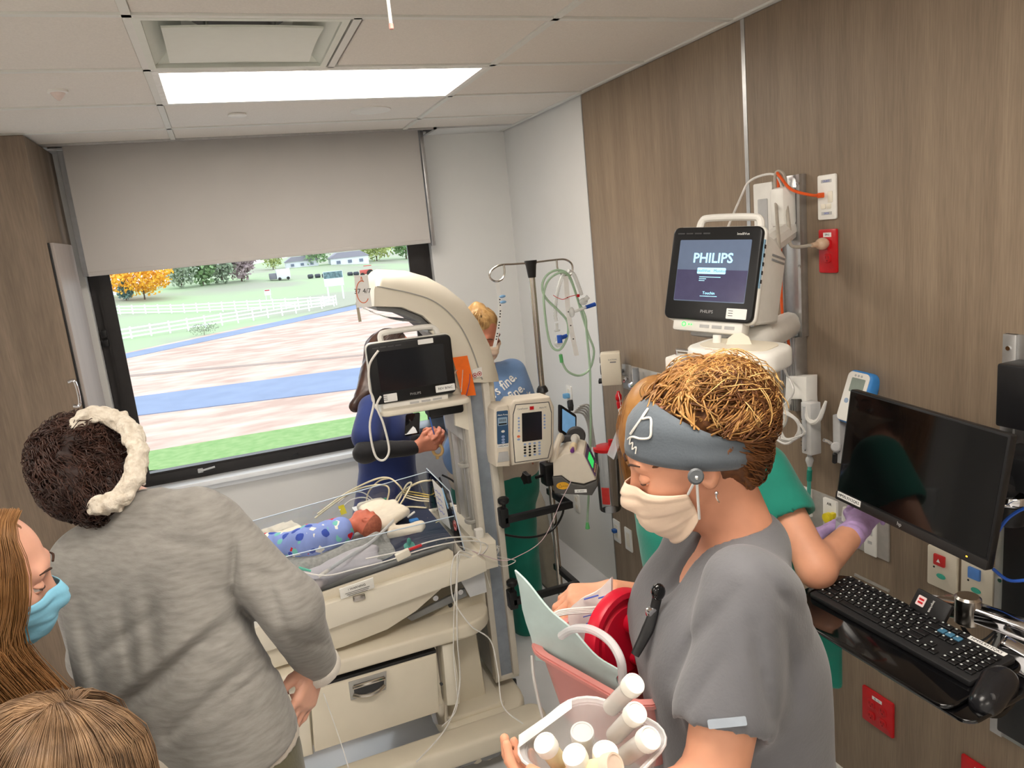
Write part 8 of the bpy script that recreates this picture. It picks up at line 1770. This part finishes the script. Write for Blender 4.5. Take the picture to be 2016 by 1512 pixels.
bp_ = P(1150, 1285, 1.44); tag(obj('blue_package', box(bp_, (.03, .03, .03), .006), milky('blue_pack', (130, 150, 226), .8)), 'small blue package deep in the pink basin', 'package')
# clear tub with bottles
tcx = P(1158, 1470, 1.045); ext = nrm(RH*.80-AH*.60); eyt = np.cross(ZZ, ext); MT = frame(tcx-ZZ*.01, ext, eyt, ZZ)
ext = nrm((P(1205, 1372, 1.15)-P(1135, 1368, 1.17))*V(1, 1, 0))
tq = [P(1003, 1487, 1.06), P(1135, 1376, 1.17), P(1215, 1385, 1.15), P(1310, 1470, 1.02)]
ext = nrm((tq[1]-tq[0])*V(1, 1, 0)); eyt = np.cross(ZZ, ext)
ctr = P(1165, 1462, 1.07); MT = frame(V(ctr[0], ctr[1], tq[0][2]), ext, eyt, ZZ)
tbx = thing('clear_tub', 'clear plastic tub of bottles held before the charcoal scrubs', 'tub', tuple(MT[:3, 3]-ZZ*.09))
lv = [(.13, .13, .03, -.085), (.165, .165, .045, -.002), (.182, .182, .05, .001), (.182, .182, .05, -.003), (.160, .160, .043, -.005), (.124, .124, .028, -.081)]
vs, fs = [], []
for l in lv: vs += ringloop(*l)
for j in range(len(lv)-1):
    for i in range(nn): fs.append([j*nn+i, j*nn+(i+1) % nn, (j+1)*nn+(i+1) % nn, (j+1)*nn+i])
fs += [list(range(nn))[::-1], [(len(lv)-1)*nn+i for i in range(nn)]]
obj('shell', xf((np.array(vs), fs), MT), milky('tub_clear', (226, 224, 224), .34, .12), tbx, 50)
obj('rim_bead', xf(tube(ringloop(.180, .180, .05, 0), .0022, 6, closed=True, smooth=False), MT), milky('tub_rim', (240, 240, 240), .7, .1), tbx)
lbp = np.array([[P(1022+103*u, 1447-72*u+v*(24-4*u), 1.075+.085*u-.010*v) for v in np.linspace(0, 1, 4)] for u in np.linspace(0, 1, 6)]); obj('white_label', sheet(lbp, .002), PAPER, tbx)
CAPW = mat('bottle_cap_white', (240, 236, 228), .45, var=.03); MILKB = milky('bottle_milk', (236, 222, 180), .95); BCL = milky('bottle_clear', (224, 220, 214), .7, .15)
def bottle(px, py, d, axis, r, L, body, label, cap=CAPW):
    c = P(px, py, d); ax = nrm(axis); Mz = frame_z(c, ax); t = thing('milk_bottle', label, 'bottle', tuple(c-ax*L), 'milk bottles in the clear tub')
    obj('cap', lathe([(r*.98, -.016), (r, -.014), (r, -.002), (r*.95, 0), (r*.80, 0), (r*.78, -.001), (0, -.001)], 24, Mz), cap, t)
    obj('bottle', lathe([(0, -L), (r*.78, -L), (r*.82, -L+.004), (r*.82, -.026), (r*.72, -.02), (r*.72, -.012)], 20, Mz), body, t)
upv = -UP*0+ZZ
bottle(1250, 1345, 1.09, ZZ*.75+RH*.45-FW*.55, .0165, .085, BCL, 'narrow vial standing highest against the charcoal scrubs')
bottle(1254, 1402, 1.06, ZZ*.75+RH*.40-FW*.55, .0165, .085, BCL, 'narrow vial directly below the highest vial')
bottle(1281, 1452, 1.03, ZZ*.7+RH*.45-FW*.6, .017, .08, BCL, 'narrow vial nearest the bare forearm')
bottle(1071, 1462, 1.04, ZZ*.85-RH*.35-FW*.35, .0165, .07, MILKB, 'yellow milk bottle tilted under the white label')
bottle(1130, 1485, 1.02, ZZ*.9-RH*.25-FW*.35, .0175, .07, MILKB, 'milk bottle with ridged white cap in the middle of the tub')
bottle(1192, 1478, 1.03, ZZ*.92-FW*.25+RH*.05, .0185, .075, MILKB, 'wide-capped milk bottle behind the lying bottle')
bottle(1146, 1440, 1.09, ZZ*.9-FW*.3, .018, .07, BCL, 'bottle with clear lid at the back of the tub', milky('cap_clear', (226, 226, 226), .7, .1))
bottle(1212, 1508, .995, ZZ*.35+RH*.6-FW*.45, .018, .085, MILKB, 'lying milk bottle with peach cap beside the forearm', mat('bottle_cap_peach', (232, 208, 188), .45))
